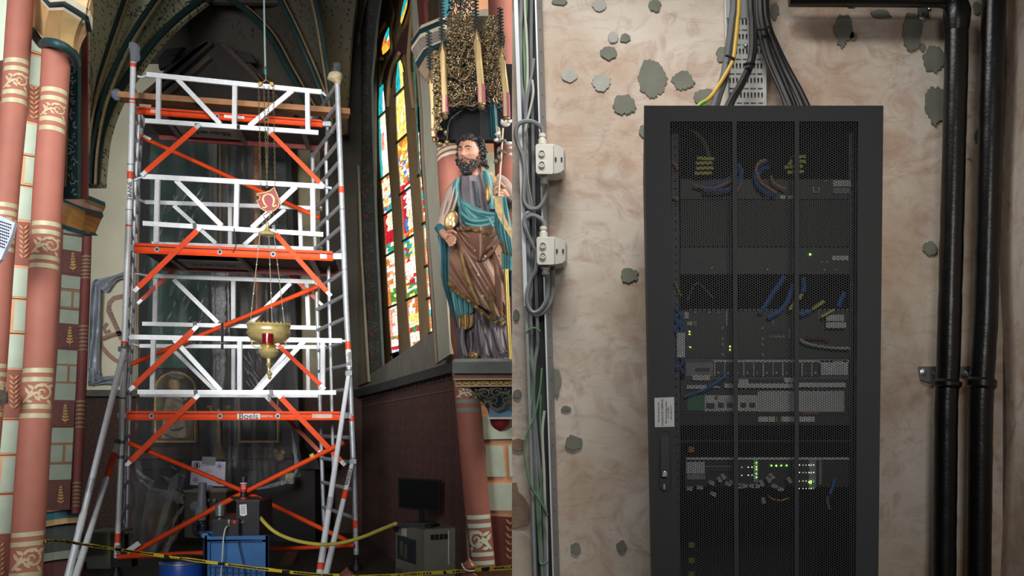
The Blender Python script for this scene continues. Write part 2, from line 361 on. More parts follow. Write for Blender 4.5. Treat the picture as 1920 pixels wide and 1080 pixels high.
cable('cable', M_greycable, 'inner grey cable loop hanging under the lower junction box', 'cable', [(1025,508,Yj),(1027,535,Yj),(1025,560,Yj),(1014,580,Yj),(1000,586,Yj),(990,574,Yj),(988,552,Yj),(995,525,Yj),(1004,508,Yj),(1006,480,Yj+.02),(996,455,Yj+.01),(986,430,Yj),(983,415,Yj),(988,400,Yj),(1000,402,Yj+.01)], .0075)
cable('cable', M_greycable, 'outer darker cable loop hanging under the lower junction box', 'cable', [(1036,500,Yj+.03),(1037,530,Yj+.03),(1034,560,Yj+.02),(1022,582,Yj+.01),(1006,591,Yj+.005),(996,584,Yj)], .0075)

# --- perforated cable tray behind the rack
t = thing('cable_tray', 'white perforated cable tray rising up the wall behind the rack', 'cable tray', P(1400, 230, YW-.01))
Yp = YW-.03
b = MB(); xa = lambda y: 1359+5.0*y/200; xb = lambda y: 1436.0
SL = []
for r in range(-9, 8):
    yc = 41.5+27.4*(r-1)+0
    SL.append((yc, 'v')); SL.append((yc+15.2, 'h'))
yedges = [-20]
vs_rows = []
def tray_row(y0, y1, holes, hy0, hy1):
    x0 = xa((y0+y1)/2); x1 = xb(0); xs = [x0]
    for h0, h1 in holes: xs += [h0, h1]
    xs.append(x1)
    for y_a, y_b, solid in ((y0, hy0, True), (hy1, y1, True)):
        if y_b > y_a: b.rect(x0, y_a, x1, y_b, Yp, .0025)
    for k in range(0, len(xs)-1, 2): b.rect(xs[k], hy0, xs[k+1], hy1, Yp, .0025)
cuts = sorted(SL); yprev = -260
for k, (yc, kind) in enumerate(cuts):
    hh = 5.2 if kind == 'v' else 1.6
    yn = (yc+hh+cuts[k+1][0]-(1.6 if kind == 'v' else 5.2))/2 if k+1 < len(cuts) else 240
    x0 = xa(yc)
    if kind == 'v': holes = [(x0+4.2+6.62*i, x0+7.6+6.62*i) for i in range(11) if x0+7.6+6.62*i < 1434]
    else: holes = [(x0+4.2+13.24*i, x0+14.2+13.24*i) for i in range(6) if x0+14.2+13.24*i < 1435]
    tray_row(yprev, yn, holes, yc-hh, yc+hh); yprev = yn
b.build('perforated_plate', M_white_paint, t)
b = MB(); b.slab([[P(xa(y)-.5, y, Yp-.012), P(xa(y)+2, y, Yp-.012)] for y in (-260, 240)], (0, .035, 0)); b.slab([[P(1434.5, y, Yp-.012), P(1437, y, Yp-.012)] for y in (-260, 240)], (0, .035, 0)); b.build('side_lip', M_white_paint, t)
MB().rect(xa(0), -12, 1400, 34, Yp-.004, .003).build('joint_plate', M_galv, t)
MB().ball(P(1398, 85, Yp-.004), .008, 10, (1, .5, 1)).build('bolt', M_zinc, t)
Yk = YW-.1
cable('cable', mat('dark grey cable sheath', (84,86,88), .5, var=.1), 'thick grey power cable strapped beside the yellow wire above the rack', 'cable', [(1378,-260,Yk),(1378,-12,Yk),(1374,40,Yk),(1369,80,Yk),(1364,115,Yk),(1358,145,Yk-.01),(1346,180,Yk-.03),(1336,215,Yk-.06)], .0155)
t = thing('earth_cable', 'yellow and green earth wire curving down behind the rack top', 'cable', P(1330, 215, Yk-.06))
q = smooth_path([P(*p) for p in [(1386,-260,Yk-.02),(1386,-12,Yk-.02),(1383,40,Yk-.02),(1379,80,Yk-.02),(1375,110,Yk-.025),(1366,130,Yk-.03),(1350,157,Yk-.035),(1334,180,Yk-.04),(1322,190,Yk-.05)]], 6)
MB().tube(q, .0068, 8).build('yellow_sheath', M_yellowcable, t, smooth=True)
MB().tube(smooth_path([P(1323,189.5,Yk-.05), P(1312,196,Yk-.055), P(1300,210,Yk-.06)], 5), .0068, 8).build('green_sheath', M_yg, t, smooth=True)
MB().tube([P(x, y, Yk-.035) for x, y in ((1360,104),(1368,106),(1378,111))], .004, 6).build('cable_tie', M_inside, t)
for i, (pts, r, lb) in enumerate([
  ([(1408,-260),(1408,-12),(1411,40),(1411,90),(1406,120),(1398,140),(1385,165),(1372,185),(1360,210)], .0125, 'black cable sweeping down left across the white cable tray'),
  ([(1414,-260),(1414,-12),(1416,40),(1415,90),(1410,118),(1402,138),(1390,162),(1376,185),(1366,210)], .0095, 'slimmer black cable taped alongside the one that sweeps left'),
  ([(1420,-260),(1420,-12),(1424,50),(1436,100),(1452,140),(1468,175),(1480,212)], .0115, 'leftmost black cable of the bundle fanning down to the right'),
  ([(1426,-260),(1426,-12),(1431,50),(1442,100),(1460,145),(1475,180),(1488,212)], .0115, 'second black cable from the left in the right-hand bundle'),
  ([(1430,-260),(1430,-12),(1436,45),(1448,95),(1466,140),(1482,178),(1495,212)], .011, 'middle black cable in the right-hand bundle'),
  ([(1434,-260),(1434,-12),(1440,45),(1453,85),(1472,130),(1492,170),(1510,212)], .009, 'black cable splitting from the bundle towards the right'),
  ([(1437,-260),(1437,-12),(1442,45),(1457,85),(1480,132),(1502,172),(1521,212)], .009, 'rightmost thin black cable of the right-hand bundle'),
  ([(1417,-260),(1417,-12),(1420,20),(1427,55),(1440,98),(1456,142),(1470,175),(1476,212)], .010, 'black cable tucked behind the right-hand bundle')]):
    cable('cable', M_blackcable, lb, 'cable', [(x, y, Yk+.015*(i == 7)-.012*(i in (3, 5))-.06*max(0, (y-120)/90)) for x, y in pts], r, 'black cables above the rack')
cable('cable_tie', M_inside, 'black cable tie around the right-hand cable bundle', 'cable tie', [(1420,56,Yk-.03),(1432,54,Yk-.045),(1446,49,Yk-.03)], .004)
cable('cable_tie', M_inside, 'black tape band around the cables sweeping left', 'cable tie', [(1396,121,Yk-.025),(1406,118,Yk-.04),(1415,121,Yk-.025)], .005)

# --- pipes at the right
def pipe(name, label, pts, r, Yd):
    t = thing(name, label, 'pipe', P(pts[-1][0], pts[-1][1], Yd)); q = []
    for k in range(len(pts)-1):
        (x0, y0), (x1, y1) = pts[k], pts[k+1]; n = max(2, int(abs(y1-y0)/14))
        q += [P(lerp(x0, x1, i/n), lerp(y0, y1, i/n), Yd) for i in range(n)]
    q.append(P(*pts[-1], Yd)); rr = [r*(1+.035*noise.noise(Vector((i*.6, r*9, 1)))) for i in range(len(q))]
    MB().tube(q, rr, 20).build('lagging', M_lag, t, smooth=True); return t
Ypp = YW-.11
t = pipe('insulated_pipe', 'left black lagged pipe with an elbow at the top', [(1794,30),(1793,120),(1783,500),(1778,690),(1774,760),(1770,1120)], .0385, Ypp)
q = smooth_path([P(1480,-7,Ypp), P(1500,-7,Ypp), P(1600,-7,Ypp), P(1730,-6,Ypp), P(1772,-4,Ypp), P(1790,12,Ypp), P(1794,45,Ypp)], 6); MB().tube(q, .034, 18).build('elbow_run', M_lag, t, smooth=True)
MB().tube([P(1794,2,Ypp), P(1794.5,20,Ypp), P(1794,42,Ypp), P(1793,60,Ypp)], [.036,.046,.0435,.039], 18).build('lagging_collar', M_lag, t, smooth=True)
MB().tube([P(1777,712,Ypp), P(1776.5,716,Ypp), P(1776.5,723,Ypp), P(1776,728,Ypp)], [.038,.047,.047,.038], 18).build('joint_collar', M_lag, t, smooth=True)
t2 = pipe('insulated_pipe', 'right black lagged pipe in the corner of the room', [(1870,-280),(1864,-20),(1856,300),(1848,600),(1842,700),(1839,760),(1835,1120)], .0395, Ypp)
MB().tube([P(1842,708,Ypp), P(1841.5,713,Ypp), P(1841,724,Ypp), P(1840,730,Ypp)], [.038,.048,.048,.038], 18).build('joint_collar', M_lag, t2, smooth=True)
t = thing('pipe_bracket', 'galvanised pipe bracket bolted to the wall behind the two black pipes', 'bracket', P(1760, 715, YW-.005))
MB().plate([(1722,689),(1724,687),(1832,687),(1832,706),(1760,708),(1744,718),(1726,712)], YW-.012, .011).build('bracket_plate', mat('dull zinc', (118,122,120), .4, .6), t)
MB().lathe([(.012,0),(.012,.004),(.007,.005),(.007,.010),(0,.011)], P(1731,698,YW-.012), 10, Matrix.Rotation(math.pi/2, 3, 'X')).build('bolt', M_zinc, t)
MB().bar(P(1808,696,YW-.06), P(1820,707,YW-.06), .012, .006).build('clamp_screw', M_zinc, t); MB().bar(P(1750,698,YW-.05), P(1755,703,YW-.05), .01, .006).build('clamp_screw', M_zinc, t)
t = thing('pipe_bracket', 'small zinc bracket with one bolt under the horizontal pipe', 'bracket', P(1730, 35, YW-.005))
MB().plate([(1722,2),(1738,2),(1740,34),(1736,39),(1725,37),(1720,30)], YW-.012, .011).build('bracket_plate', M_zinc, t)
MB().lathe([(.014,0),(.014,.003),(.009,.004),(.007,.012),(0,.013)], P(1729,29,YW-.012), 12, Matrix.Rotation(math.pi/2, 3, 'X')).build('bolt', M_zinc, t)

# --- the rack
rl = lambda y: 1207.5+.0193*(y-198); rr_ = lambda y: 1656.5-.0108*(y-198)
YB = 1816.0
rack = thing('server_rack', 'tall dark grey server rack with a perforated door, full of equipment', 'server rack', P(1432, YB, YR+.4))
def R(u, y, dY=0): return P(lerp(rl(y), rr_(y), u), y, YR+dY)
def rquad(b, x0, x1, y0, y1, dY, th):                                # x functions of y
    b.slab([[P(x0(y), y, YR+dY), P(x1(y), y, YR+dY)] for y in (y0, y1)], (0, th, 0))
ml = lambda y: 1256.5+.0185*(y-228); mr = lambda y: 1609-.0052*(y-228)
v1a = lambda y: 1373+.0045*(y-228); v1b = lambda y: v1a(y)+8.5; v2a = lambda y: 1490.0; v2b = lambda y: 1498.6-.0006*(y-228)
b = MB(); inset = .03
for ua, ub in ((0, .012), (.988, 1)):
    b.slab([[P(lerp(rl(y), rr_(y), ua), y, YR+inset), P(lerp(rl(y), rr_(y), ub), y, YR+inset)] for y in (199, YB)], (0, .78, 0))
a0, a1, a2, a3 = R(0,199,inset), R(1,199,inset), R(0,YB,inset), R(1,YB,inset)
b.prism([a0, a1, a1+Vector((0,0,-.012)), a0+Vector((0,0,-.012))], (0,.78,0)); b.prism([a2, a3, a3+Vector((0,0,.012)), a2+Vector((0,0,.012))], (0,.78,0)); b.prism([q+Vector((0,.78,0)) for q in (a0, a1, a3, a2)], (0,.004,0))
b.build('cabinet_shell', M_inside, rack)
door = MB()
rquad(door, rl, ml, 198, YB-12, 0, .028); rquad(door, mr, rr_, 198, YB-12, 0, .028); rquad(door, ml, mr, 198, 228, 0, .028); rquad(door, ml, mr, YB-45, YB-12, 0, .028)
dobj = door.build('door', M_rack, rack)
for xa_, xb_ in ((v1a, v1b), (v2a, v2b)):
    b = MB(); rquad(b, xa_, xb_, 227, YB-44, -.002, .012); b.build('door_bar', M_rack, dobj)
def hexpanel(xf0, xf1):
    a = 4.72; cw = a*math.sqrt(3)/2; hr = 2.02; R_o = a/math.sqrt(3); V = []; Fc = []
    y0, y1 = 228.0, YB-46
    x0m, x1m = xf0(1000), xf1(1000); nc = max(1, round((x1m-x0m)/cw)); nr = int((y1-y0)/a)
    ang = [math.radians(60*k) for k in range(6)]
    co = np.cos(ang); si = np.sin(ang)
    ii, jj = np.meshgrid(np.arange(nc), np.arange(nr), indexing='ij')
    uu = (ii+.5)/nc; yy = y0+a*(jj+.5+.5*(ii % 2)-.25)
    uu = uu.ravel()[:, None]; yy = yy.ravel()[:, None]
    def place(rad):
        y = np.clip(yy+rad*si[None, :], y0, y1); l_ = xf0(y); r_ = xf1(y); u = uu+rad*co[None, :]/(x1m-x0m)
        u = np.clip(u, 0, 1); return l_+(r_-l_)*u, y
    xo, yo = place(R_o*1.0); xi, yi = place(hr)
    N = len(uu); X = np.concatenate([xo, xi], 1); Yp_ = np.concatenate([yo, yi], 1); Yd = YR+.004
    pts = np.stack([(X-PX)/F*Yd, np.full_like(X, Yd), ZC+(PY-Yp_)/F*Yd], -1).reshape(-1, 3)
    base = np.arange(N)[:, None]*12; q = []
    for k in range(6): q.append(np.concatenate([base+k, base+(k+1) % 6, base+6+(k+1) % 6, base+6+k], 1))
    quads = np.concatenate(q, 0)
    o0 = WL[rack.name]; pts = pts-np.array(o0)
    me = bpy.data.meshes.new('mesh_panel'); me.vertices.add(len(pts)); me.vertices.foreach_set('co', pts.ravel()); me.loops.add(quads.size); me.loops.foreach_set('vertex_index', quads.ravel().astype(np.int32))
    me.polygons.add(len(quads)); me.polygons.foreach_set('loop_start', np.arange(0, quads.size, 4, dtype=np.int32)); me.update(calc_edges=True); me.materials.append(M_mesh)
    o = bpy.data.objects.new('mesh_panel', me); C.objects.link(o); o.parent = dobj; WL[o.name] = o0
hexpanel(ml, v1a); hexpanel(v1b, v2a); hexpanel(v2b, mr)
# handle
def stadium(cx, y0, y1, r, n=8): return [(cx+r*math.cos(math.pi*k/n+math.pi), y0+r+r*math.sin(math.pi*k/n+math.pi)) for k in range(n+1)]+[(cx+r*math.cos(math.pi*k/n), y1-r+r*math.sin(math.pi*k/n)) for k in range(n+1)]
hx = 1247.5
b = MB(); o_ = stadium(hx, 806, 922, 11.5); i_ = stadium(hx, 808, 920, 9.6)
b.add([P(x, y, YR-.004) for x, y in o_]+[P(x, y, YR-.004) for x, y in i_]+[P(x, y, YR+.001) for x, y in o_]+[P(x, y, YR+.001) for x, y in i_], [(k, (k+1) % 18, 18+(k+1) % 18, 18+k) for k in range(18)]+[(k, (k+1) % 18, 36+(k+1) % 18, 36+k) for k in range(18)]+[(18+k, 18+(k+1) % 18, 54+(k+1) % 18, 54+k) for k in range(18)])
hb = b.build('handle_surround', mat('black handle plastic', (34,35,36), .35, var=.05), dobj)
MB().plate(i_, YR-.0005, .001).build('handle_recess', mat('handle recess', (44,46,46), .5), dobj)
b = MB(); o_ = stadium(hx-1.5, 818, 895, 7.2); b.plate(o_, YR-.012, .01); b.build('swing_handle', mat('swing handle plastic', (50,52,52), .4, var=.05), dobj)
MB().lathe([(.0062,0),(.0062,.004),(.005,.005),(0,.005)], P(1246.5, 888, YR-.012), 14, Matrix.Rotation(math.pi/2, 3, 'X')).build('lock_button', M_zinc, dobj)
MB().rect(1241.5, 891, 1250.5, 893.5, YR-.016, .003).build('key_slot', M_paper, dobj)
MB().rect(1244, 908, 1247, 917, YR-.006, .004).build('latch_tongue', M_zinc, dobj)
lab = MB().plate([(1227,746),(1228,801),(1264.5,800),(1264,744.5)], YR-.0012, .001).build('paper_label', M_paper, dobj)
b = MB()
for x, h, txt in ((1235,3.2,'Rack Serverraum UG'),(1242,4.2,'Location ID: L000125'),(1249,2.8,'Bitte bei Störungen melden'),(1253,2.8,'Tel. 040 2881'),(1258.5,3.2,'84 1128 01-17')):
    text_mesh(b, txt, h/F*YR*1.35, face_cam(P(x, 773, YR-.0014), math.pi/2))
b.build('label_print', M_ink, dobj)

# --- things in the rack (behind the mesh)
YE = YR+.075
ML, MR_ = 1276, 1600
def dev(name, label, cat, x0, y0, x1, y1, m, dY=0, group=None, depth=.45):
    t = thing(name, label, cat, P((x0+x1)/2, y1, YE+dY), group); MB().rect(x0, y0, x1, y1, YE+dY, .012).build('faceplate', m, t)
    MB().rect(x0+3, y0+1, x1-3, y1-1, YE+dY+.012, depth).build('chassis', M_inside, t); return t
def bit(t, nm, x0, y0, x1, y1, m, dY=-.006, th=.006): return MB().rect(x0, y0, x1, y1, YE+dY, th).build(nm, m, t)
def led(t, x, y, m, r=.0024): return MB().ball(P(x, y, YE-.008), r, 8).build('led', m, t)
b = MB()
for x0, x1 in ((1259,1272),(1592,1604)):
    b.slab([[P(x0+.006*(y-230), y, YE-.005), P(x1+.004*(y-230), y, YE-.005)] for y in (232, YB-20)], (0, .03, 0))
b.build('mounting_rail', mat('mounting rail', (84,88,94), .5, .3, var=.1), rack)
b = MB()
for x0 in (1266, 1598):
    for k in range(60): y = 245+k*15.5; b.box(P(x0+.005*(y-230), y, YE-.0055), (.006, .002, .006))
tag(b.build('rail_hole', M_inside, rack), None, None, None, 'stuff')
t = dev('patch_bay', 'patch panel at the very top of the rack where blue cords plug in', 'patch panel', ML, 336, MR_, 373, M_servblack)
for k in range(4): bit(t, 'port', 1434+14.5*k, 366, 1443+14.5*k, 373, M_silver)
bit(t, 'paper_label', 1562, 338, 1595, 349.5, M_whiteface); bit(t, 'paper_label', 1563, 352, 1593, 363, M_silver_dim)
bq = MB(); [bq.rect(*r, YE-.008, .002) for r in ((1524,351,1526,360.5),(1534.5,351,1536.5,360.5),(1524,359.5,1536,361))]; bq.build('port_frame', M_silver, t); bit(t, 'marking', 1546, 338, 1552, 341, M_silver_dim)
t = dev('blank_cover', 'plain dark grey blanking panel below the top patch panel', 'panel', ML, 375, MR_, 462, M_blank, .0)
t = dev('rack_server', 'slim black server under the blanking panel with one green light', 'server', ML, 464, MR_, 514, M_servblack)
led(t, 1519, 477, M_led_g, .003); bit(t, 'paper_label', 1560, 479, 1591, 488, M_silver); bit(t, 'paper_label', 1566, 477.5, 1591, 479.5, mat('red print', (170,80,80), .6))
for x, y in ((1541,491),(1551,491),(1545,506),(1566,506),(1440,505),(1335,502)): bit(t, 'screw', x-1.5, y-1.5, x+1.5, y+1.5, M_silver)
t = dev('rack_server', 'deep black server with amber and green lights in the middle of the rack', 'server', ML, 581, MR_, 671, M_servblack)
bit(t, 'top_edge', 1290, 580, 1598, 581.5, M_silver_dim)
for x, y, m in ((1293,622,M_led_g),(1293,627,M_led_o),(1294,651,M_led_g),(1369,650,M_led_g),(1369,656,M_led_o)): led(t, x, y, m)
bit(t, 'asset_label', 1269.5, 624, 1284, 670, M_silver, -.03); bit(t, 'paper_label', 1288, 603, 1297, 610, M_whiteface); bit(t, 'amber_label', 1299, 602, 1307, 611, M_gold); bit(t, 'paper_label', 1283, 585, 1291, 598, M_whiteface)
bit(t, 'paper_label', 1549, 590, 1583, 602, M_whiteface, -.02); bit(t, 'paper_label', 1549, 604, 1587, 615, M_whiteface, -.02)
bit(t, 'divider', 1361, 582, 1363.5, 610, M_silver); bit(t, 'divider', 1448, 595, 1450, 608, M_silver); bit(t, 'divider', 1534, 580, 1536, 608, M_silver_dim); bit(t, 'divider', 1479, 615, 1481, 636, M_silver_dim)
for x in (1354, 1429): 
    for y in (616, 636, 646, 665): bit(t, 'marking', x-2, y-3, x+3, y+2, M_silver_dim)
for k in range(6): bit(t, 'button', 1442+5*k, 629, 1446+5*k, 634, M_silver_dim)
for k in range(5): bit(t, 'button', 1448+5*k, 616, 1452+5*k, 622, mat('dim print', (96,98,97), .6))
for x in (1301, 1327, 1345): bit(t, 'marking', x, 584, x+7, 587, M_silver_dim)
t = dev('disk_shelf', 'grey disk shelf with a row of upright drive bays', 'disk shelf', 1284, 672, 1592, 712, mat('disk shelf grey', (92,95,96), .5, .2, var=.1, scale=40))
bit(t, 'top_edge', 1338, 675, 1592, 679, M_silver)
for k in range(11):
    x = 1340+18.2*k
    dr = bit(t, 'drive', x+1.5, 681, x+16.5, 705, M_servblack); MB().rect(x+6, 697, x+8, 701, YE-.0085, .002).build('drive_latch', M_silver, dr); bit(t, 'drive_divider', x-.6, 680, x+1.2, 705, M_silver)
bit(t, 'end_panel', 1287, 680, 1336, 706, M_silver_dim); bit(t, 'port_block', 1304, 690, 1331, 696, M_navy, -.008); bit(t, 'paper_label', 1298, 703, 1331, 713, M_whiteface, -.009); bit(t, 'amber_label', 1312, 699.5, 1327, 702.5, M_gold, -.009)
bit(t, 'end_panel', 1536, 676, 1590, 703, M_silver); bit(t, 'paper_label', 1565, 677, 1582, 684, M_whiteface, -.008)
t = dev('cable_manager', 'narrow panel with bright white strips under the disk shelf', 'panel', ML, 713, MR_, 733, M_servblack)
for r in ((1288,722,1325,729),(1330,724,1350,727),(1358,719,1488,727.5),(1385,711,1403,719),(1471,708,1490,717),(1498,717.5,1585,726)): bit(t, 'white_strip', *r, M_whiteface, -.012)
bit(t, 'blue_strip', 1520, 727, 1554, 731, M_navy, -.012)
t = dev('rack_server', 'silver perforated server with a green connector block on its left', 'server', ML, 733, MR_, 777, M_servblack)
bit(t, 'connector_block', 1289, 741, 1321, 770, M_pcb); bit(t, 'port_panel', 1321.5, 741, 1420, 771, M_silver)
for k in range(4): bit(t, 'port', 1346+17*k+(8 if k > 1 else 0), 755, 1357+17*k+(8 if k > 1 else 0), 764, M_servblack, -.008)
bit(t, 'port', 1324, 756, 1340, 766, M_navy, -.008); bit(t, 'vent_panel', 1420.5, 733, 1583, 772, mat('vented silver face', (206,210,208), .45, .1, var=.06, scale=200)); bit(t, 'red_mark', 1340, 743, 1345, 749, mat('red print', (170,80,80)), -.008)
t = dev('filler_cover', 'dark grey filler panel with small white labels in its middle', 'panel', ML, 778, MR_, 797, mat('filler panel dark', (46,48,47), .55))
for x0, x1, m in ((1422,1440,M_whiteface),(1441,1453,M_silver),(1456,1458,M_yellowtag),(1464,1466,M_yellowtag),(1467,1490,M_whiteface),(1499,1528,M_whiteface)): bit(t, 'paper_label', x0, 781, x1, 791, m)
bit(t, 'red_strip', 1504, 772.5, 1535, 777, mat('red print', (170,80,80)))
t = dev('rack_shelf', 'empty black shelf above the network switch', 'shelf', ML, 826, MR_, 829, M_servblack); bit(t, 'front_edge', 1290, 826, 1598, 827.2, mat('dim print', (96,98,97)))
for y in (838, 1017, 1046, 1072):
    tag(MB().rect(1291, y, 1302, y+10, YE-.004, .003).build('rack_tag', M_gold if y < 900 else mat('dull yellow tag', (150,138,70), .6)), {838:'amber tag on the left rail above the network switch', 1017:'dull yellow tag on the left rail, first below the switch', 1046:'dull yellow tag on the left rail, second below the switch', 1072:'dull yellow tag on the left rail at the bottom edge of the picture'}[y], 'tag')
t = dev('network_switch', 'network switch full of white plugs and green lights low in the rack', 'network switch', 1284, 857, 1592, 913, M_servblack)
bit(t, 'top_edge', 1287, 858, 1592, 862, M_silver); bit(t, 'end_block', 1287, 866, 1321, 888, M_silver); bit(t, 'end_block', 1288, 889, 1322, 899, M_silver_dim); bit(t, 'label_strip', 1335, 878, 1376, 884, M_navy); bit(t, 'edge_strip', 1322, 874, 1376, 876, M_silver_dim)
for r in ((1517,862,1530,915),(1536,862,1541,908),(1413,862,1422,905)): bit(t, 'column_strip', *r, M_silver_dim, -.005)
for k in range(4): led(t, 1446+9.6*k, 873, M_led_g, .0026)
for y in (872, 886, 902, 916):
    for x in (1499, 1506, 1511, 1517, 1521, 1526): led(t, x, y, M_led_w, .0014)
led(t, 1519, 904, M_led_g, .0045)
for y in (868, 875, 880, 888, 895): led(t, 1418, y, M_led_g if y != 888 else M_led_w, .0022)
for x in (1391, 1403, 1410):
    for y in (876, 891): led(t, x, y, M_led_w, .0014)
ORD = 'first second third fourth fifth sixth seventh eighth ninth tenth eleventh twelfth thirteenth fourteenth fifteenth sixteenth seventeenth eighteenth nineteenth twentieth'.split()
PLUGS = [(1334,905,.3),(1349,899,.9),(1356,893,.9),(1365,907,.4),(1372,904,.2),(1383,909,0),(1396,911,.1),(1410,911,.1),(1428,906,1.2),(1441,899,.9),(1447,893,.9),(1452,911,.3),(1464,917,.2),(1480,900,1.0),(1337,926,.4),(1312,914,.2),(1293,916,.1),(1431,938,1.5),(1386,912,.1),(1419,911,.1)]
for i, (x, y, an) in enumerate(PLUGS):
    rot = Matrix.Rotation(an, 3, 'Y'); tag(MB().box(P(x, y, YE-.03), (.015,.012,.009), rot).build('cable_plug', mat('clear plug', (200,202,200), .35, var=.2, scale=90)), 'whitish cable plug at the network switch, %s from its left end' % ORD[sorted(q[0] for q in PLUGS).index(x)], 'plug', 'loose plugs at the network switch')
def incord(mt, label, pts, r=.0042, name='network_cable', group=None, dY=-.02): return cable(name, mt, label, 'cable', [(x, y, YE+dY) for x, y in pts], r, group, 6)
incord(mat('dim olive cable', (112,108,88), .5), 'olive cable arching from the rack side to the upper left yellow tags', [(1258,243),(1272,239),(1292,242),(1312,256),(1324,275),(1329,294)], .0055)
for i, (lb, pts, m) in enumerate([('blue patch cord sweeping right below the left yellow tags', [(1310,350),(1330,349),(1350,344),(1370,334),(1382,320),(1386,312)], M_bluecable),('orange patch cord under the blue one by the left yellow tags', [(1300,346),(1322,352),(1345,351),(1368,340),(1382,332)], M_orangecable),
   ('dark blue patch cord dipping lowest at the upper left', [(1318,357),(1350,358),(1375,352),(1386,338),(1390,322),(1384,308)], M_bluecable),('orange patch cord end curling at the second door bar', [(1386,312),(1391,320),(1388,345),(1382,358)], M_orangecable),
   ('blue patch cord looping left beside the first door bar', [(1438,302),(1424,308),(1416,325),(1420,345),(1432,358),(1446,368)], M_bluecable),('orange patch cord looping inside the blue one', [(1436,300),(1424,304),(1418,318),(1426,340),(1440,352),(1456,362)], M_orangecable),
   ('second blue patch cord in the loop left of the right yellow tags', [(1442,314),(1430,316),(1422,330),(1428,348),(1440,360),(1458,368)], M_bluecable),('thin orange patch cord running right under the right yellow tags', [(1446,330),(1450,342),(1462,350),(1474,354)], M_orangecable)]):
    incord(m, lb, pts, .0052 if m is M_bluecable else .0036, dY=-.02-.006*(i % 3))
for i, (lb, pts) in enumerate([('bright blue patch cord falling left in the middle of the rack', [(1470,518),(1460,535),(1448,552),(1436,572),(1424,588)]),('bright blue patch cord curving in beside the door bar', [(1486,532),(1482,552),(1472,572),(1458,586),(1440,596)]),('short blue patch cord hooking behind the right door bar', [(1506,520),(1508,540),(1504,548)]),
    ('dark blue patch cord fading towards the right rail', [(1584,548),(1578,560),(1572,575)]),('short blue cord lying on the deep server', [(1500,592),(1512,586),(1520,584)])]): incord(M_bluecable, lb, pts, .0062)
incord(mat('dim grey wire', (110,112,114), .5), 'thin grey wire arching above the deep server on the left', [(1289,564),(1294,550),(1303,534),(1312,532),(1322,542),(1338,560)], .002)
incord(M_silver, 'bright grey cable drooping to the right across the deep server', [(1500,636),(1508,642),(1525,647),(1550,651),(1575,653),(1594,653)], .0034)
incord(mat('rust red wire', (130,62,50), .5), 'dark red wire above the drooping grey cable', [(1512,632),(1525,634),(1540,634),(1556,638)], .003)
incord(M_yellowcable, 'yellow wire sagging under the network switch', [(1440,928),(1450,936),(1466,938),(1480,933)], .0022)
incord(M_bluecable, 'blue cord hanging on the right of the network switch', [(1565,898),(1562,912),(1556,926)], .004); incord(M_silver_dim, 'grey cord hanging below the blue one on the right', [(1552,930),(1552,942),(1556,955)], .003)
incord(M_bluecable, 'blue cord rising diagonally to the disk shelf on the left', [(1282,744),(1300,738),(1320,731),(1340,720),(1352,712),(1362,704)], .004)
for i, (x, y) in enumerate([(1270,590),(1276,600),(1268,612),(1280,616),(1273,640),(1278,656),(1266,676),(1278,682)]):
    incord(M_bluecable, 'short blue cord tangled beside the left rack rail, %s from the top' % ORD[i], [(x-4, y-14), (x+3, y-4), (x-3, y+6), (x+5, y+18)], .0034, group='blue cords tangled beside the left rail')
incord(M_yellowcable, 'yellow wire crossing the left rail above the deep server', [(1264,527),(1270,540),(1277,556)], .0026); incord(M_orangecable, 'short orange cord at the upper left rail', [(1260,305),(1266,308),(1271,318)], .004); incord(M_orangecable, 'short amber cord at the left rail beside the top patch panel', [(1261,369),(1268,372),(1272,375)], .004)
def tags(lst, label, group):
    for i_, (x, y, L, an) in enumerate(lst):
        tag(MB().box(P(x, y, YE-.035), (L/F*YE, .006, .0072), Matrix.Rotation(an, 3, 'Y')).build('cable_tag', M_yellowtag), label % ORD[i_] if '%s' in label else label, 'cable tag', group)
tags([(1323,297.5,32,.06),(1320,306,31,-.02),(1321,315.5,32,-.03),(1318.5,325,32,-.02)], 'yellow cable tag, %s from the top of the tidy upper left stack', 'yellow tags in the upper left stack')
tags([(1503,294,14,-.1),(1486,296,10,-1.0),(1505,303,12,.1),(1483,303,20,-1.1),(1502,312,6,1.2),(1482,313,22,-.1),(1503,322,8,0),(1483,323,14,-.1)], 'yellow cable tag, %s from the top in the messy cluster behind the right door bar', 'yellow tags behind the right door bar')
for (x, y, L, an), lb in zip([(1485,574,16,-.95),(1501,556,10,-1.1),(1534,572,27,-.6),(1552,587,28,-.5)], ['yellow cable tag half hidden behind the right door bar above the deep server','pale yellow tag end just right of the right door bar','long yellow cable tag lying diagonally above the white labels','lowest long yellow cable tag, touching the white labels']): tags([(x, y, L, an)], lb, None)
# =================================================================== CHURCH SHELL
M_red = mat('painted brick red', (158,95,79), .7, var=.07, scale=5)
M_redd = mat('painted dark red', (106,49,43), .7, var=.12, scale=6)
M_sage = mat('painted sage', (196,206,182), .75, var=.06, scale=8)
M_orange = mat('painted orange border', (226,166,124), .75, var=.07, scale=10)
M_line = mat('painted brown line', (96,66,48), .8)
M_gilt = mat('gilded plaster', (222,186,128), .42, .25, var=.12, scale=7)
M_gilt_dk = mat('gilded plaster brown facet', (176,140,94), .5, .15, var=.12, scale=7)
M_cream_c = mat('cream painted moulding', (222,206,182), .7, var=.06)
M_teal = mat('teal painted moulding', (26,62,66), .55, var=.12)
M_teal_l = mat('teal painted wall', (70,150,160), .6, var=.2)
M_band = mat('gilt sage band', (182,173,136), .55, .1, var=.1, scale=12)
M_orn = mat('painted ornament cream', (190,170,132), .6, var=.12, scale=20)
M_orn_g = mat('painted ornament sage', (200,206,178), .65, var=.08, scale=20)
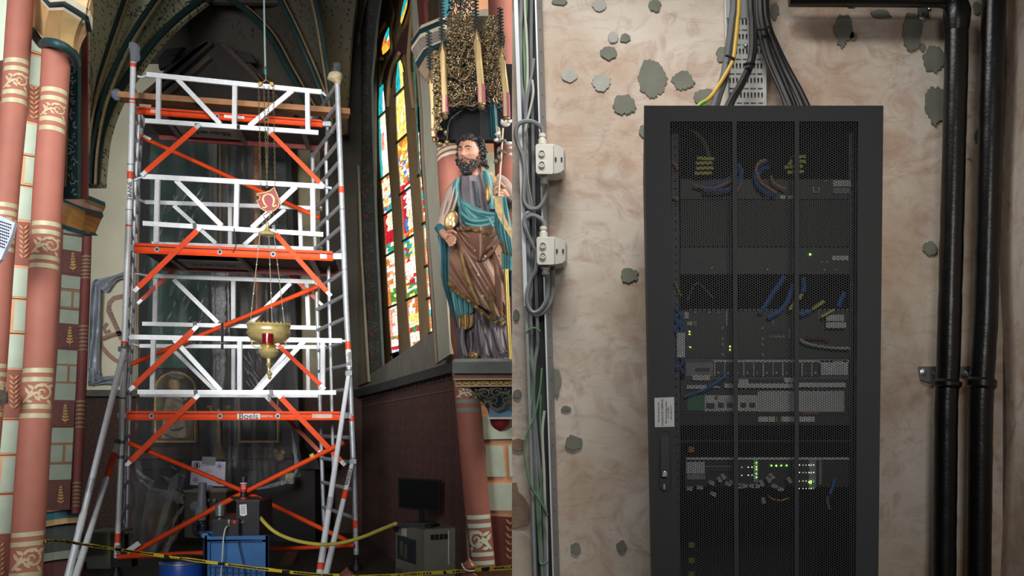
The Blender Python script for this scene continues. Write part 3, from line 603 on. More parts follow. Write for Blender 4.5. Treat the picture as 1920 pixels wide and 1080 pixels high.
M_olive = mat('olive grey plaster', (150,148,130), .8, var=.1, scale=3)
M_creamwall = mat('cream wall paint', (214,206,178), .8, var=.06, scale=2)
M_goldleaf = mat('gold ornament', (186,148,86), .5, .3, var=.25, scale=40)
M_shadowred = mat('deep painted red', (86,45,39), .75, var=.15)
def surf_plane(Y, eps=.004): return lambda x, y: P(x, y, Y-eps)
def ribbon(b, pts, wd, surf):
    n = len(pts); L = []; Rr = []
    for i in range(n):
        a = pts[max(i-1, 0)]; c = pts[min(i+1, n-1)]; dx, dy = c[0]-a[0], c[1]-a[1]; q = math.hypot(dx, dy) or 1; w_ = wd[i] if isinstance(wd, (list, tuple)) else wd
        L.append(surf(pts[i][0]-dy/q*w_/2, pts[i][1]+dx/q*w_/2)); Rr.append(surf(pts[i][0]+dy/q*w_/2, pts[i][1]-dx/q*w_/2))
    b.grid([L, Rr])
def leaf(b, x, y, an, L, W_, surf):
    ca, sa = math.cos(an), math.sin(an); pts = []
    for t_, w_ in ((0,.15),(.25,.75),(.5,1),(.75,.6),(1,0.05)): pts.append((x+ca*L*t_, y+sa*L*t_, W_*w_))
    ribbon(b, [(p[0], p[1]) for p in pts], [p[2] for p in pts], surf)
def scroll(b, surf, x, y, w, h, s=1, th=None):                       # acanthus scroll centred at x,y filling w by h
    th = th or h*.13; pts = []
    for k in range(15):
        t_ = k/14; pts.append((x+s*w*(-.5+.62*t_), y+h*(.42-.62*math.sin(t_*1.7)+.22*t_)))
    ribbon(b, pts, [th*(.7+.5*math.sin(math.pi*k/14)) for k in range(15)], surf)
    cx, cy = x+s*w*.2, y-h*.02; sp = []
    for k in range(22):
        a = -2.6+k*.42; r = h*.42*(1-k/26); sp.append((cx+s*r*math.cos(a)*min(1.3, w/h*.8), cy+r*math.sin(a)))
    ribbon(b, sp, [th*(1-.6*k/22) for k in range(22)], surf)
    for lx, ly, an, L in ((-.36,.2,-.9,.5),(-.28,.05,-2.1,.4),(-.1,-.2,-2.6,.38),(-.12,.1,.7,.42),(.05,-.32,-.3,.42),(.34,.28,1.0,.32),(.2,.1,2.5,.26),(.38,-.26,-.6,.3),(-.42,.34,.2,.36)):
        leaf(b, x+s*w*lx, y+h*ly, an if s > 0 else math.pi-an, h*L, h*.17, surf)
class Col:
    def __init__(c, axis, rad, Y): c.a = axis; c.r = rad; c.Y = Y
    def x(c, y): return interp(c.a, y)
    def rp(c, y): return interp(c.r, y)
    def R(c, y): k = (c.x(y)-PX)/F; return c.rp(y)/F*c.Y/math.sqrt(1+k*k)
    def surf(c, x, y, eps=.003):
        k = (x-PX)/F; cx = (c.x(y)-PX)/F*c.Y; R = c.R(y); A = k*k+1; B = k*cx+c.Y; D = max(0, B*B-A*(cx*cx+c.Y*c.Y-R*R)); t = (B-math.sqrt(D))/A; return P(x, y, t-eps)
    def shaft(c, y0, y1, n=26, seg=36):
        b = MB(); rows = []
        for i in range(n+1):
            y = lerp(y0, y1, i/n); o = P(c.x(y), y, c.Y); r = c.R(y)
            rows.append([o+Vector((r*math.cos(2*math.pi*k/seg), r*math.sin(2*math.pi*k/seg), 0)) for k in range(seg)])
        b.grid(rows, closed=True); b.add(rows[0], [tuple(range(seg))]); b.add(rows[-1], [tuple(range(seg-1, -1, -1))]); return b
    def band(c, y, h, sag=0, tilt=0, eps=.003, d0=-.985, d1=.985):
        b = MB(); up = []; lo = []
        for k in range(17):
            d = lerp(d0, d1, k/16); yy = y+sag*(1-math.sqrt(max(0, 1-d*d)))+tilt*d
            for lst, q in ((up, -h/2), (lo, h/2)): lst.append(c.surf(c.x(yy+q)+d*c.rp(yy), yy+q, eps))
        return b.grid([up, lo])
def colband(c, t, ys, orn, sag, tilt, h=8.5, mb=None, mo=None, s=1):
    for i, y in enumerate(ys): c.band(y, h, sag, tilt).build('painted_band', mb or M_band, t)
    if orn:
        y0, y1 = orn; b = MB(); yc = (y0+y1)/2; r = c.rp(yc)
        def sf(x, y):
            d = max(-.97, min(.97, (x-c.x(yc))/r)); return c.surf(x, y+sag*(1-math.sqrt(1-d*d))+tilt*d, .0035)
        scroll(b, sf, c.x(yc), yc, r*1.75, (y1-y0), s); b.build('painted_ornament', mo or M_orn, t)
# --- left pier cluster
col1 = Col([(0,39),(120,31),(220,25),(350,12),(520,-1),(700,-13),(900,-31),(1080,-50)], [(0,25.5),(1080,27)], 6.8)
t = thing('painted_column', 'brick red half column at the left edge of the church, gold scroll bands', 'column', P(-50,1100,6.8))
col1.shaft(-60, 1240).build('shaft', M_red, t, smooth=True)
colband(col1, t, (112,127,171,187), (134,165), 9, 3); colband(col1, t, (383,398,449,465), (405,442), 5, 3); colband(col1, t, (686,702,777,), (712,768), 1, 0)
col2 = Col([(60,107),(110,105.5),(230,98),(340,91),(500,83),(650,75.5),(780,67),(900,59),(1080,48)], [(60,28),(230,27.5),(340,29),(500,30),(650,30.5),(780,31),(900,32.5),(1080,32.5)], 7.0)
t = t_col2 = thing('painted_column', 'brick red column with a gilded bell capital and four gold scroll bands', 'column', P(48,1230,7))
col2.shaft(88, 1230).build('shaft', M_red, t, smooth=True)
colband(col2, t, (167,183,222,239), (190,217), 10, 5); colband(col2, t, (418,434,482,497), (441,476), 6, 3, s=1); colband(col2, t, (694,711,762,779), (717,757), 2, 0, 9); colband(col2, t, (1002,1020,1078,1096), (1027,1072), -1, -3, 9)
# pier face between and beside the two columns
lx = lambda y: col1.x(y)+col1.rp(y)-6; rx = lambda y: col2.x(y)-col2.rp(y)+5
b = MB(); b.slab([[P(-30, y, 7.35), P(rx(y)+14, y, 7.35)] for y in (-60,300,700,1240)], (0, .04, 0)); pier = struct(b.build('wall_left_pier', M_orange)); struct(MB().slab([[P(-420, y, 14.9), P(160, y, 14.9)] for y in (-260, 1240)], (0, .04, 0)).build('wall_left_back', M_creamwall))
def pierrow(y0, y1, m, nm, th=.012, a=0, c=0, dy=6):
    def q(x, y): return P(x, y, 7.35-th)
    xl0, xr0, xl1, xr1 = lx(y0)+a, rx(y0)-c, lx(y1)+a, rx(y1)-c; k = dy*(790-(y0+y1)/2)/500
    MB().prism([P(xl0, y0-k/2, 7.35-th), P(xl1, y1-k/2, 7.35-th), P(xr1, y1+k/2, 7.35-th), P(xr0, y0+k/2, 7.35-th)], (0, th, 0)).build(nm, m, pier)
for y0, y1, kind in ((64,96,0),(106,160,0),(163,228,2),(233,288,0),(296,345,1),(352,412,0),(416,497,2),(503,556,0),(565,621,1),(628,690,0),(693,783,2),(790,849,0),(858,922,1),(931,1000,0),(1004,1100,2)):
    if kind == 0: pierrow(y0, y1, M_sage, 'painted_block')
    elif kind == 1: pierrow(y0, y1, M_sage, 'painted_block', .012, 12, -12)
    else:
        pierrow(y0, y1, M_red, 'painted_panel'); b = MB(); yc = (y0+y1)/2; xc = (lx(yc)+rx(yc))/2+2
        for k in range(-3, 4): leaf(b, xc, yc+k*9, -.7, 12, 4, surf_plane(7.33)); leaf(b, xc, yc+k*9, -2.4, 12, 4, surf_plane(7.33))
        b.build('painted_ornament', mat('orange ornament', (220,160,110), .6), pier)
for y in (100.5, 292, 348, 560, 625, 786, 853, 926, 1003):
    k = 6*(790-y)/500; b = MB(); ribbon(b, [(lx(y), y-k/2), (rx(y), y+k/2)], 1.6, surf_plane(7.35, .013)); b.build('painted_line', M_line, pier)
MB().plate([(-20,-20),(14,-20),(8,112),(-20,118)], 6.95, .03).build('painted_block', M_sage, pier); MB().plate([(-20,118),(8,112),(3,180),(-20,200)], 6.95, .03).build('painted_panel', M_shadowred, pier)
# capital
def poly3(tab, n=1): return [P(*q) for q in tab]
def part_empty(nm, par):
    o = bpy.data.objects.new(nm, None); C.objects.link(o); o.parent = par; WL[o.name] = WL[par.name]; return o
t = tag(part_empty('capital', t_col2), 'gilded bell capital with teal rings')
MB().tube(smooth_path(poly3([(58,56,7.15),(78,83,7.0),(86,79,6.85),(104,81,6.74),(124,90,6.8),(139,106,6.95),(143,120,7.1)]), 5), .030, 12).build('teal_ring', M_teal, t, smooth=True)
lo = [(62,50,7.1),(82,72,6.95),(113,75,6.76),(137,90,6.9),(141,97,7.1)]; hi = [(62,-16,7.1),(92,19,6.72),(119,18,6.62),(151,38,6.7),(154,62,7.0)]
for k, m in enumerate((M_gilt, M_gilt_dk, M_gilt, M_gilt)):
    rows = []
    for i in range(9):
        s_ = i/8; e = s_**1.8; rows.append([P(lerp(lo[k+j][0], hi[k+j][0], e), lerp(lo[k+j][1], hi[k+j][1], s_), lerp(lo[k+j][2], hi[k+j][2], e)) for j in (0, 1)])
    MB().slab(rows, (0, .05, 0)).build('bell_facet', m, t, smooth=True)
def loftpoly(A, B, th=.04, steps=3, bulge=0):
    rows = []
    for i in range(steps+1):
        s_ = i/steps; rows.append([Vector(P(*a)).lerp(P(*c), s_)-Vector((0, bulge*math.sin(math.pi*s_), 0)) for a, c in zip(A, B)])
    return MB().slab(rows, (0, th, 0))
ab = [(64,-22,7.1),(94,6,6.62),(121,4,6.55),(160,28,6.6),(167,57,6.95)]
loftpoly([(x, y+1, Y) for x, y, Y in hi], [(lerp(a[0],c[0],.25), lerp(a[1],c[1],.25)-1, a[2]-.03) for a, c in zip(hi, ab)]).build('gilt_fillet', M_cream_c, t)
loftpoly([(lerp(a[0],c[0],.25), lerp(a[1],c[1],.25)-1, a[2]-.0) for a, c in zip(hi, ab)], ab, .04, 4, .03).build('teal_moulding', M_teal, t, smooth=2)
up = [(66,-40,7.1),(97,-9,6.58),(123,-11,6.5),(162,14,6.55),(168,30,6.9)]; up2 = [(70,-60,7.1),(100,-34,6.6),(126,-36,6.5),(167,-10,6.55),(171,18,6.88)]
loftpoly([(x, y-2, Y) for x, y, Y in ab], up, .04, 3).build('cream_moulding', M_cream_c, t); loftpoly(up, up2, .03, 3).build('gilt_moulding', M_gilt_dk, t)
# strip wall behind, teal pattern and pilaster
b = MB(); b.slab([[P(100, y, 8.3), P(146, y, 8.3)] for y in (40, 372)], (0, .03, 0)); st = struct(b.build('wall_left_strip', mat('dark teal paint', (24,62,60), .7, var=.2)))
b = MB(); random.seed(3)
for k in range(17):
    y = 118+k*15; x = 136+2.5*math.sin(k*1.7)
    for j in range(5): leaf(b, x+random.uniform(-3,3), y+random.uniform(-6,6), random.uniform(0,6.28), random.uniform(5,9), 2.6, surf_plane(8.3))
b.build('painted_flowers', mat('lilac flower paint', (150,160,176), .7, var=.2), st)
b = MB(); ribbon(b, [(130,60),(127,200),(122,350)], 5, surf_plane(8.3)); b.build('painted_border', M_gilt_dk, st)
MB().slab([[P(145, y, 8.36), P(150, y, 8.36)] for y in (40, 372)], (0,.02,0)).build('painted_border', mat('deep green paint', (30,58,40), .7), st)
MB().slab([[P(148.5, y, 8.5), P(164+3*(y < 60), y, 8.5)] for y in (-40, 60, 372)], (0, .02, 0)).build('pilaster', M_redd, st)
# --- second pier with its capital
pls = [[(110,346,9.35),(142,357,9.15),(160,364,9.05),(194,378,9.2)],[(110,353,9.35),(142,365,9.12),(160,372,9.0),(195,386,9.2)],[(112,358,9.4),(138,372,9.15),(160,380,9.05),(192,393,9.25)],[(112,369,9.4),(136,381,9.15),(160,390,9.05),(189,397,9.25)],[(112,377,9.35),(138,385,9.1),(160,396,9.0),(191,404,9.2)],[(112,384,9.4),(138,391,9.2),(160,402,9.1),(187,410,9.3)],[(114,418,9.5),(122,422,9.35),(154,432,9.25),(176,436,9.35)],[(114,428,9.45),(122,430,9.3),(156,440,9.2),(181,441,9.3)]]
X2 = lambda y: interp([(430,119),(560,114),(680,107),(800,98),(960,88)], y); X2b = lambda y: interp([(430,154),(560,150),(680,144),(800,138),(960,130)], y)
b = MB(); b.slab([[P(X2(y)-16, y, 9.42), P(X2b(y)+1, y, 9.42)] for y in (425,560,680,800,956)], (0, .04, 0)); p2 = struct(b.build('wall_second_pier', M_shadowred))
t = tag(part_empty('capital', p2), 'dim gilded capital')
for k, (m, nm) in enumerate(((M_teal,'teal_moulding'),(M_gilt_dk,'gilt_moulding'),(mat('pinkish moulding',(160,120,108),.7),'pink_moulding'),(M_teal,'teal_moulding'),(M_gilt_dk,'gilt_moulding'),(mat('dim gilded bell',(170,118,62),.5,.2,var=.12),'bell'),(M_teal,'teal_ring'))):
    loftpoly(pls[k], pls[k+1], .03, 3).build(nm, m, t)
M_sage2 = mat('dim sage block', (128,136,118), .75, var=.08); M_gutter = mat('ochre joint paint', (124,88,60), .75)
def p2row(y0, y1, m, nm, u0=0, u1=1, th=.012, k=6):
    f = lambda u, y: P(lerp(X2(y), X2b(y), u), y+k*(u-.2)*(800-y)/400, 9.42-th); MB().prism([f(u0, y0), f(u0, y1), f(u1, y1), f(u1, y0)], (0, th, 0)).build(nm, m, p2)
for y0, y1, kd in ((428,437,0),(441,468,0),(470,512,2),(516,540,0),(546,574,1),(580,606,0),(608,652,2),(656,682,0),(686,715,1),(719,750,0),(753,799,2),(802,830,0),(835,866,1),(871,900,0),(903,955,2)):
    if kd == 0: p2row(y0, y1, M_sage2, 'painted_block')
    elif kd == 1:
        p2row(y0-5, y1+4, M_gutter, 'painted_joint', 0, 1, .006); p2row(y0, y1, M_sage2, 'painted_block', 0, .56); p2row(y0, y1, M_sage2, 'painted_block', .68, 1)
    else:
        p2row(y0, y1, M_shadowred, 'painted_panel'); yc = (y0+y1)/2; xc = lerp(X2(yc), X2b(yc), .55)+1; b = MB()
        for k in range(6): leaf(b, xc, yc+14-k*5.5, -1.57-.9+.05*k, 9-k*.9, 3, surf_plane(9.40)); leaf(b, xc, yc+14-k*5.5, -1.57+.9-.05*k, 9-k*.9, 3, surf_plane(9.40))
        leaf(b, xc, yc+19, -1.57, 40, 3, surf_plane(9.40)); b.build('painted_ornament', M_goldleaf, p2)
col3 = Col([(436,163.5),(560,159),(720,153),(950,143)], [(436,9),(560,10),(720,10),(950,8.5)], 9.3)
t = thing('painted_column', 'slim dark red column of the dim pier behind the red columns', 'column', P(143,960,9.3))
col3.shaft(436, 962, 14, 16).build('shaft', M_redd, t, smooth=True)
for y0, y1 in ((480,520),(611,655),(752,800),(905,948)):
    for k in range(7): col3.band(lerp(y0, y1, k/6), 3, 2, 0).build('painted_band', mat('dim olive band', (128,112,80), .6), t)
# base mouldings of the second pier and the stone bench
for k, (ya, yb, m, nm, Y) in enumerate(((950,957,M_gutter,'trim_1',10.0),(957,972,mat('teal ledge',(38,96,102),.6),'trim_2',10.06),(972,982,M_gilt_dk,'trim_3',9.96),(983,1028,mat('dark bench stone',(64,66,60),.8,var=.15),'trim_4',10.1),(1029,1044,M_sage2,'trim_5',9.94),(1045,1180,M_shadowred,'trim_6',10.05))):
    rows = []
    for yy in (ya, yb):
        rows.append([P(lerp(50, 152, i/8), yy+14-14*math.sin(i/8*1.57)-2+ (4 if yy > 1000 else 0), Y-.12*math.sin(i/8*3.1)) for i in range(9)])
    struct(MB().slab(rows, (0, .06, 0)).build(nm, m))
# --- apse back wall, cream wall left of the altar, vault
YBK = 14.6
b = MB(); b.slab([[P(x, y, YBK) for x in (120, 300, 480, 700)] for y in (-120, 300, 744)], (0, .2, 0)); wb = struct(b.build('wall_apse_back', mat('apse olive wall', (66,61,52), .85, var=.1, scale=1.5)))
MB().plate([(150,120),(310,120),(262,743),(150,743)], YBK-.14, .12).build('painted_wall_field', M_creamwall, wb)
for x0, x1, y0, y1, m in ((243,246,250,743,M_gilt_dk),(256,260,250,743,M_gilt_dk),(247,255,250,743,M_olive)): MB().rect(x0, y0, x1, y1, YBK-.17, .03).build('painted_stripe', m, wb)
for x0, x1, m in ((546,551,M_redd),(552,600,mat('dim beige wall',(150,140,112),.8)),(536,540,M_gilt_dk)): MB().rect(x0, 255, x1, 742, YBK-.1, .09).build('painted_stripe', m, wb)
# painted ribbon on the cream wall
b = MB(); sp_ = surf_plane(YBK-.15)
ribbon(b, smooth2 := [(240,556),(228,556),(214,559),(205,568),(203,582),(212,600),(221,620),(228,636)], 9, sp_); ribbon(b, [(187,640),(192,652),(202,664),(214,674),(226,681)], 8, sp_); ribbon(b, [(192,636),(206,630),(228,624)], 9, sp_); ribbon(b, [(201,606),(195,615),(198,624),(207,620)], 7, sp_)
b.build('painted_ribbon', mat('faded rose ribbon', (160,126,112), .8), wb)
b = MB(); sp2 = surf_plane(YBK-.155); random.seed(5)
for (x0, y0, x1, y1, n) in ((205,575,229,638,11),(193,637,227,625,7)):
    for k in range(n):
        x, y = lerp(x0, x1, k/n), lerp(y0, y1, k/n); ribbon(b, [(x-2.5, y+1.5), (x+.5, y-2), (x+2, y+1)], 1.1, sp2)
b.build('painted_letters', mat('blackletter paint', (84,74,62), .8), wb)
struct(MB().slab([[P(150, 731, YBK-.25), P(300, 731, YBK-.25)], [P(150, 743, YBK-.3), P(300, 743, YBK-.3)]], (0, .3, 0)).build('trim_7', mat('dark stone ledge', (92,90,78), .8)))
def damask(name, base, fig, sc_, amt):
    t_ = NT(name); co = t_.coords((1,1,1)); v = t_.n('TexVoronoi'); v.inputs['Scale'].default_value = sc_; v.inputs['Randomness'].default_value = .35; t_.l(co, v.inputs['Vector'])
    n_ = t_.noise(co, sc_*2.6, 4, .6, 1.2); k = t_.ramp(t_.math('ADD', t_.math('MULTIPLY', v.outputs['Distance'], .8), t_.math('MULTIPLY', n_, .6)), [(.42, (1,1,1,1)), (.5, (0,0,0,1)), (.62, (0,0,0,1)), (.7, (.6,.6,.6,1))])
    c = t_.mix(t_.math('MULTIPLY', k, amt), S(*base), S(*fig)); c = t_.mix(t_.math('MULTIPLY', t_.noise(co, 1.2, 3), .35), c, tuple(q*.5 for q in S(*base)[:3])+(1,)); t_.base(c); return t_.set(.8)
M_dado = damask('dado damask', (78,46,41), (112,80,70), 7.5, .75); M_dado2 = damask('back dado damask', (62,40,33), (88,62,44), 9, .6)
struct(MB().slab([[P(x, y, YBK-.1) for x in (120, 300, 480, 690)] for y in (744, 900, 1120)], (0, .2, 0)).build('wall_apse_dado', M_dado2))
# vault: ribs and painted webs
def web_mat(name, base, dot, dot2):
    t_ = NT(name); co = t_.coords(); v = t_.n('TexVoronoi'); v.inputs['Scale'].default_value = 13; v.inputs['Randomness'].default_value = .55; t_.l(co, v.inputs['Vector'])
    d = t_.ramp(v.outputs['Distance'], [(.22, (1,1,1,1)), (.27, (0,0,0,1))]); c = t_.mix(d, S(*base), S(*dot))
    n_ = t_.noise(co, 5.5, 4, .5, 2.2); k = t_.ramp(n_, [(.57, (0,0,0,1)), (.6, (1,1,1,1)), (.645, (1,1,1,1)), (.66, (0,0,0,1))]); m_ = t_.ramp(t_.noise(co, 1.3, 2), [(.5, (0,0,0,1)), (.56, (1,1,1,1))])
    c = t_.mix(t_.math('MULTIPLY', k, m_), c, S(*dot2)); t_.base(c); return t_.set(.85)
M_web = web_mat('vault web paint', (196,196,158), (40,66,56), (104,54,44)); M_web2 = web_mat('vault web paint shaded', (78,71,58), (34,32,30), (66,34,30))  # second copy is darker for the right webs, their shade put into the colour
L1 = [(165,350,10.2),(168,290,10.3),(175,225,10.6),(190,160,11),(206,110,11.4),(224,58,11.8),(246,-6,12.4),(268,-60,13)]
L2 = [(178,350,10.2),(181,295,10.35),(190,235,10.7),(206,178,11.1),(231,118,11.6),(260,64,12.1),(302,0,12.8),(345,-60,13.4)]
L3 = [(192,350,10.4),(196,300,10.5),(204,250,10.9),(224,196,11.4),(256,142,12.0),(297,86,12.6),(343,40,13.2),(392,2,13.8)]
R3 = [(622,250,13.2),(604,232,13.1),(585,205,13.1),(562,165,13.2),(540,126,13.3),(510,72,13.5),(470,28,13.7),(420,-8,13.9)]
R2 = [(626,250,13.0),(618,222,12.9),(606,180,12.8),(590,138,12.8),(570,92,12.8),(548,44,12.9),(528,4,13),(505,-50,13.2)]
R1 = [(632,250,12.9),(628,215,12.7),(622,180,12.6),(616,138,12.5),(609,92,12.5),(601,44,12.5),(592,2,12.6),(580,-50,12.8)]
def rib(tab, label, wpx, mats_, nm='ceiling_vault_rib', n=5):
    t_ = thing(nm, label, None, P(*tab[0])); t_['kind'] = 'structure'; path = smooth_path(poly3(tab), n); 
    for off, rpx, m, part in mats_:
        pts = [Vector((q.x+off*q.y/F, q.y-.02*abs(rpx), q.z+off*.4*q.y/F)) for q in path]; MB().tube(pts, [rpx*q.y/F for q in path], 8).build(part, m, t_, smooth=True)
M_rib = mat('teal rib paint', (24,48,46), .6, var=.15); M_rib_b = mat('bronze rib paint', (124,104,74), .6, var=.15)
rib(L1, 'outermost teal and bronze vault rib above the left pier', 10, [(-4, 4.2, M_rib, 'teal_roll'), (3.5, 3, M_rib_b, 'bronze_roll')])
rib(L2, 'middle vault rib at the left, teal beside bronze', 10, [(-2, 4.8, M_rib, 'teal_roll'), (6, 2.6, M_rib_b, 'bronze_roll')])
rib(L3, 'thick teal arch rib framing the apse on the left', 12, [(1, 6.8, M_rib, 'teal_roll'), (-8, 2.0, M_rib_b, 'bronze_roll')])
rib(R3, 'teal arch rib framing the apse on the right', 12, [(0, 5.4, M_rib, 'teal_roll'), (8, 1.8, M_rib_b, 'bronze_roll')])
rib(R2, 'middle vault rib at the right of the apse', 10, [(0, 4.6, M_rib, 'teal_roll'), (6, 1.8, M_rib_b, 'bronze_roll')])
rib(R1, 'outermost vault rib right of the apse', 9, [(2, 4.2, M_rib, 'teal_roll'), (-5, 2.4, M_rib_b, 'bronze_roll')])
def web(A, B, m, n=18, bulge=.35, nm='ceiling_vault_web'):
    a = smooth_path(poly3(A), 4); c = smooth_path(poly3(B), 4); rows = []
    for i in range(n+1):
        s_ = i/n; eye = Vector((0,0,ZC)); rows.append([eye+(p.lerp(q, s_)-eye)*(1.016+.02*bulge*math.sin(math.pi*s_)) for p, q in zip(a, c)])
    return struct(MB().slab(rows, (0, .08, 0)).build(nm, m, smooth=2))
L0 = [(160,350,10.1),(160,290,10.1),(160,225,10.2),(160,160,10.3),(160,110,10.4),(160,58,10.5),(160,-6,10.6),(158,-60,10.7)]
web(L0, L1, M_web); web(L1, L2, M_web); web(L2, L3, M_web)
TOP = [(345,-60,13.4),(302,0,12.8)]
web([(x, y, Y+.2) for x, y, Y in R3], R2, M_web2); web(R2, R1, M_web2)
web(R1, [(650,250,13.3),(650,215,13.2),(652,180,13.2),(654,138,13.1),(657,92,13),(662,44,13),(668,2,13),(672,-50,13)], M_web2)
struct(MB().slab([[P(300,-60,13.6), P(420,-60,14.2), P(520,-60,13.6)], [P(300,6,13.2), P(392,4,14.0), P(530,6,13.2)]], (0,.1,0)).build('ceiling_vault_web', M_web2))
b = MB()                                                           # dark painted vines on the apse wall below the arch
for x, y in ((330,50),(345,42),(360,33),(350,52),(372,30),(410,20),(418,32),(440,48),(452,62),(462,70),(474,55),(300,72),(312,60)):
    for k in range(3): leaf(b, x+random.uniform(-8,8), y+random.uniform(-5,5), random.uniform(0,6.3), 9, 4, surf_plane(YBK-.02))
b.build('painted_vine', mat('dark vine paint', (60,58,48), .8), wb)
# --- right wall: dado, sill, window
A_ = Vector((-1.57, 8.5)); B_ = Vector((-4.34, 15.4)); D_ = (B_-A_).normalized(); N_ = Vector((-D_.y, D_.x))
def W(x, y, off=0):
    k = (x-PX)/F; Yq = (A_.dot(N_)+off)/(k*N_.x+N_.y); return P(x, y, Yq)
def wplate(pts, off=0, th=.05, b=None):
    b = b or MB(); return b.prism([W(x, y, off) for x, y in pts], (-N_.x*th, -N_.y*th, 0))
wr = struct(wplate([(640,742),(700,730),(854,690),(882,1130),(640,1130)], 0, .02).build('wall_right_dado', M_dado))
b = MB()
for k in range(23):
    x = 690+k*7.6+ (k*k)*.03; y = 742-(x-690)*.245; q = blob(x, y, 2.4+.03*k, 4.5+.1*k, k, .1, 10); wplate(q, .008, .01, b)
b.build('painted_rosette', mat('dim rosette paint', (124,104,96), .8), wr)
b = MB()
for y0 in (10, 25): ribbon(b, [(655, 745+y0), (700, 733+y0), (860, 691+y0*1.5)], 1.3, lambda x, y: W(x, y, .01))
b.build('painted_line', mat('dim rosette paint', (124,104,96)), wr)
struct(wplate([(640,738),(700,722),(850,678),(850,697),(700,737),(640,750)], .1, .03).build('trim_8', mat('dark slate ledge', (52,54,52), .7)))
struct(wplate([(655,727),(700,698),(812,622),(840,650),(856,662),(856,684),(760,708),(660,737)], .02, .05).build('trim_9', mat('grey sloping sill', (120,116,104), .8, var=.12, scale=4)))
struct(wplate([(636,-60),(696,-60),(672,60),(664,150),(668,250),(676,480),(690,716),(660,728),(640,742),(640,300)], .05, .03).build('wall_right_strip', mat('dull olive strip', (128,120,100), .8, var=.08, scale=2)))
b = MB(); ribbon(b, [(676,-60),(668,60),(661,150),(664,250),(672,480),(684,716)], 2, lambda x, y: W(x, y, .06)); struct(b.build('trim_10', M_gilt_dk))
band = wplate([(684,-60),(720,-60),(706,40),(696,150),(698,260),(705,450),(717,690),(690,716),(676,480),(668,250),(664,150),(672,60)], .0, .03).build('wall_window_border', mat('dark slate green paint', (70,78,72), .8, var=.15, scale=5)); struct(band)
b = MB(); b2 = MB()
for k in range(19):
    y = 20+k*37; xc = interp([(0,692),(150,681),(250,683),(450,690),(700,703)], y)
    scroll(b, lambda x, y_: W(x, y_, .006), xc, y, 20, 20, 1 if k % 2 else -1, 2.0)
    for a in (-.6, .5, 1.6): leaf(b2, xc-3, y+17, a-1.2, 8, 3.4, lambda x, y_: W(x, y_, .007))
b.build('painted_arabesque', mat('dim grey green arabesque', (112,104,90), .8), band); b2.build('painted_leaf', mat('dim red leaf paint', (150,70,62), .8), band)
# window recess and mullions
l1a = lambda y: interp([(100,720),(160,712),(200,708.5),(270,709),(340,713),(400,719),(460,722),(540,726),(600,729),(680,735)], y)
l1b = lambda y: interp([(160,718),(175,720),(205,722),(260,725),(340,730),(400,735),(460,738),(540,743),(600,745),(680,749)], y)
l2a = lambda y: interp([(112,746),(150,742),(205,741.5),(260,744),(330,747),(400,753.5),(450,756),(500,758),(560,762),(670,771)], y)
l2b = lambda y: interp([(112,749),(130,754),(150,757),(205,760),(260,763),(330,767),(400,773),(450,776),(500,779.5),(560,783),(670,789)], y)
l3a = lambda y: interp([(150,776),(330,785),(400,792),(450,795),(500,798),(560,802),(640,807)], y); l3b = lambda y: l3a(y)+4.5
win = thing('window_1', None, None, W(760,690,-.4)); win['kind'] = 'structure'
GO = -.34
wplate([(690,-80),(822,-80),(824,300),(836,640),(720,716),(700,300)], GO-.08, .1).build('outer_wall', mat('window recess brown', (112,90,62), .85, var=.12, scale=3), win)
mullion_m = mat('mullion stone', (150,122,84), .8, var=.12, scale=4)
ysx = [-40, 60, 130, 200, 300, 400, 500, 600, 700]
def strip(xa, xb, ys_, off, th, m, nm):
    b = MB(); rows = [[W(xa(y), y, off), W(xb(y), y, off)] for y in ys_]; b.slab(rows, (-N_.x*th, -N_.y*th, 0)); return b.build(nm, m, win)
strip(lambda y: interp([(-40,724),(60,704),(150,697),(260,699),(450,706),(700,718)], y), lambda y: l1a(max(y, 160)), [60, 130, 200, 300, 400, 500, 600, 668, 690], GO+.012, .012, mullion_m, 'jamb')
strip(l1b, l2a, [165, 200, 300, 400, 500, 600, 672], GO+.012, .012, mullion_m, 'mullion'); strip(l2b, l3a, [135, 200, 300, 400, 500, 600, 650], GO+.012, .012, mullion_m, 'mullion')
wplate([(697,60),(760,-60),(772,-60),(780,200),(772,200),(757,140),(748,108),(741,150),(741,200),(730,200),(716,156),(708,200),(700,200)], GO-.03, .04).build('tracery_field', mullion_m, win)
wplate([(728,116),(740,94),(752,64),(766,42),(771,62),(763,100),(749,104),(739,122),(727,146),(717,154)], GO-.02, .01).build('painted_spandrel', mat('dull purple tracery paint', (104,58,60), .8), win)
for pth, wd in (([(722,45),(712,62),(706,85),(704,105),(710,112),(716,110)], 9), ([(740,-40),(733,0),(738,25),(732,60),(734,92),(727,112),(718,135),(713,160)], 6), ([(775,-30),(772,30),(768,75),(766,110),(770,160),(775,200)], 8), ([(748,100),(738,120),(730,150),(727,200)], 8)):
    b = MB(); q = smooth_path([W(x, y, GO+.03) for x, y in pth], 5); b.tube(q, wd*.5*12.0/F, 8).build('tracery_bar', mullion_m, win, smooth=True)
GL = {}
def glass(rgb, k=1.0):
    key = 'stained glass %d %d %d' % rgb
    if key not in GL:
        t_ = NT(key); co = t_.coords(); n_ = t_.noise(co, 16, 4, .65); c = t_.ramp(n_, [(.34, tuple(q*.3 for q in S(*rgb)[:3])+(1,)), (.6, S(*rgb))]); t_.l(c, t_.p.inputs['Emission Color']); t_.p.inputs['Emission Strength'].default_value = k*2.0; t_.base((.02,.02,.02,1)); GL[key] = t_.set(.25)
    return GL[key]
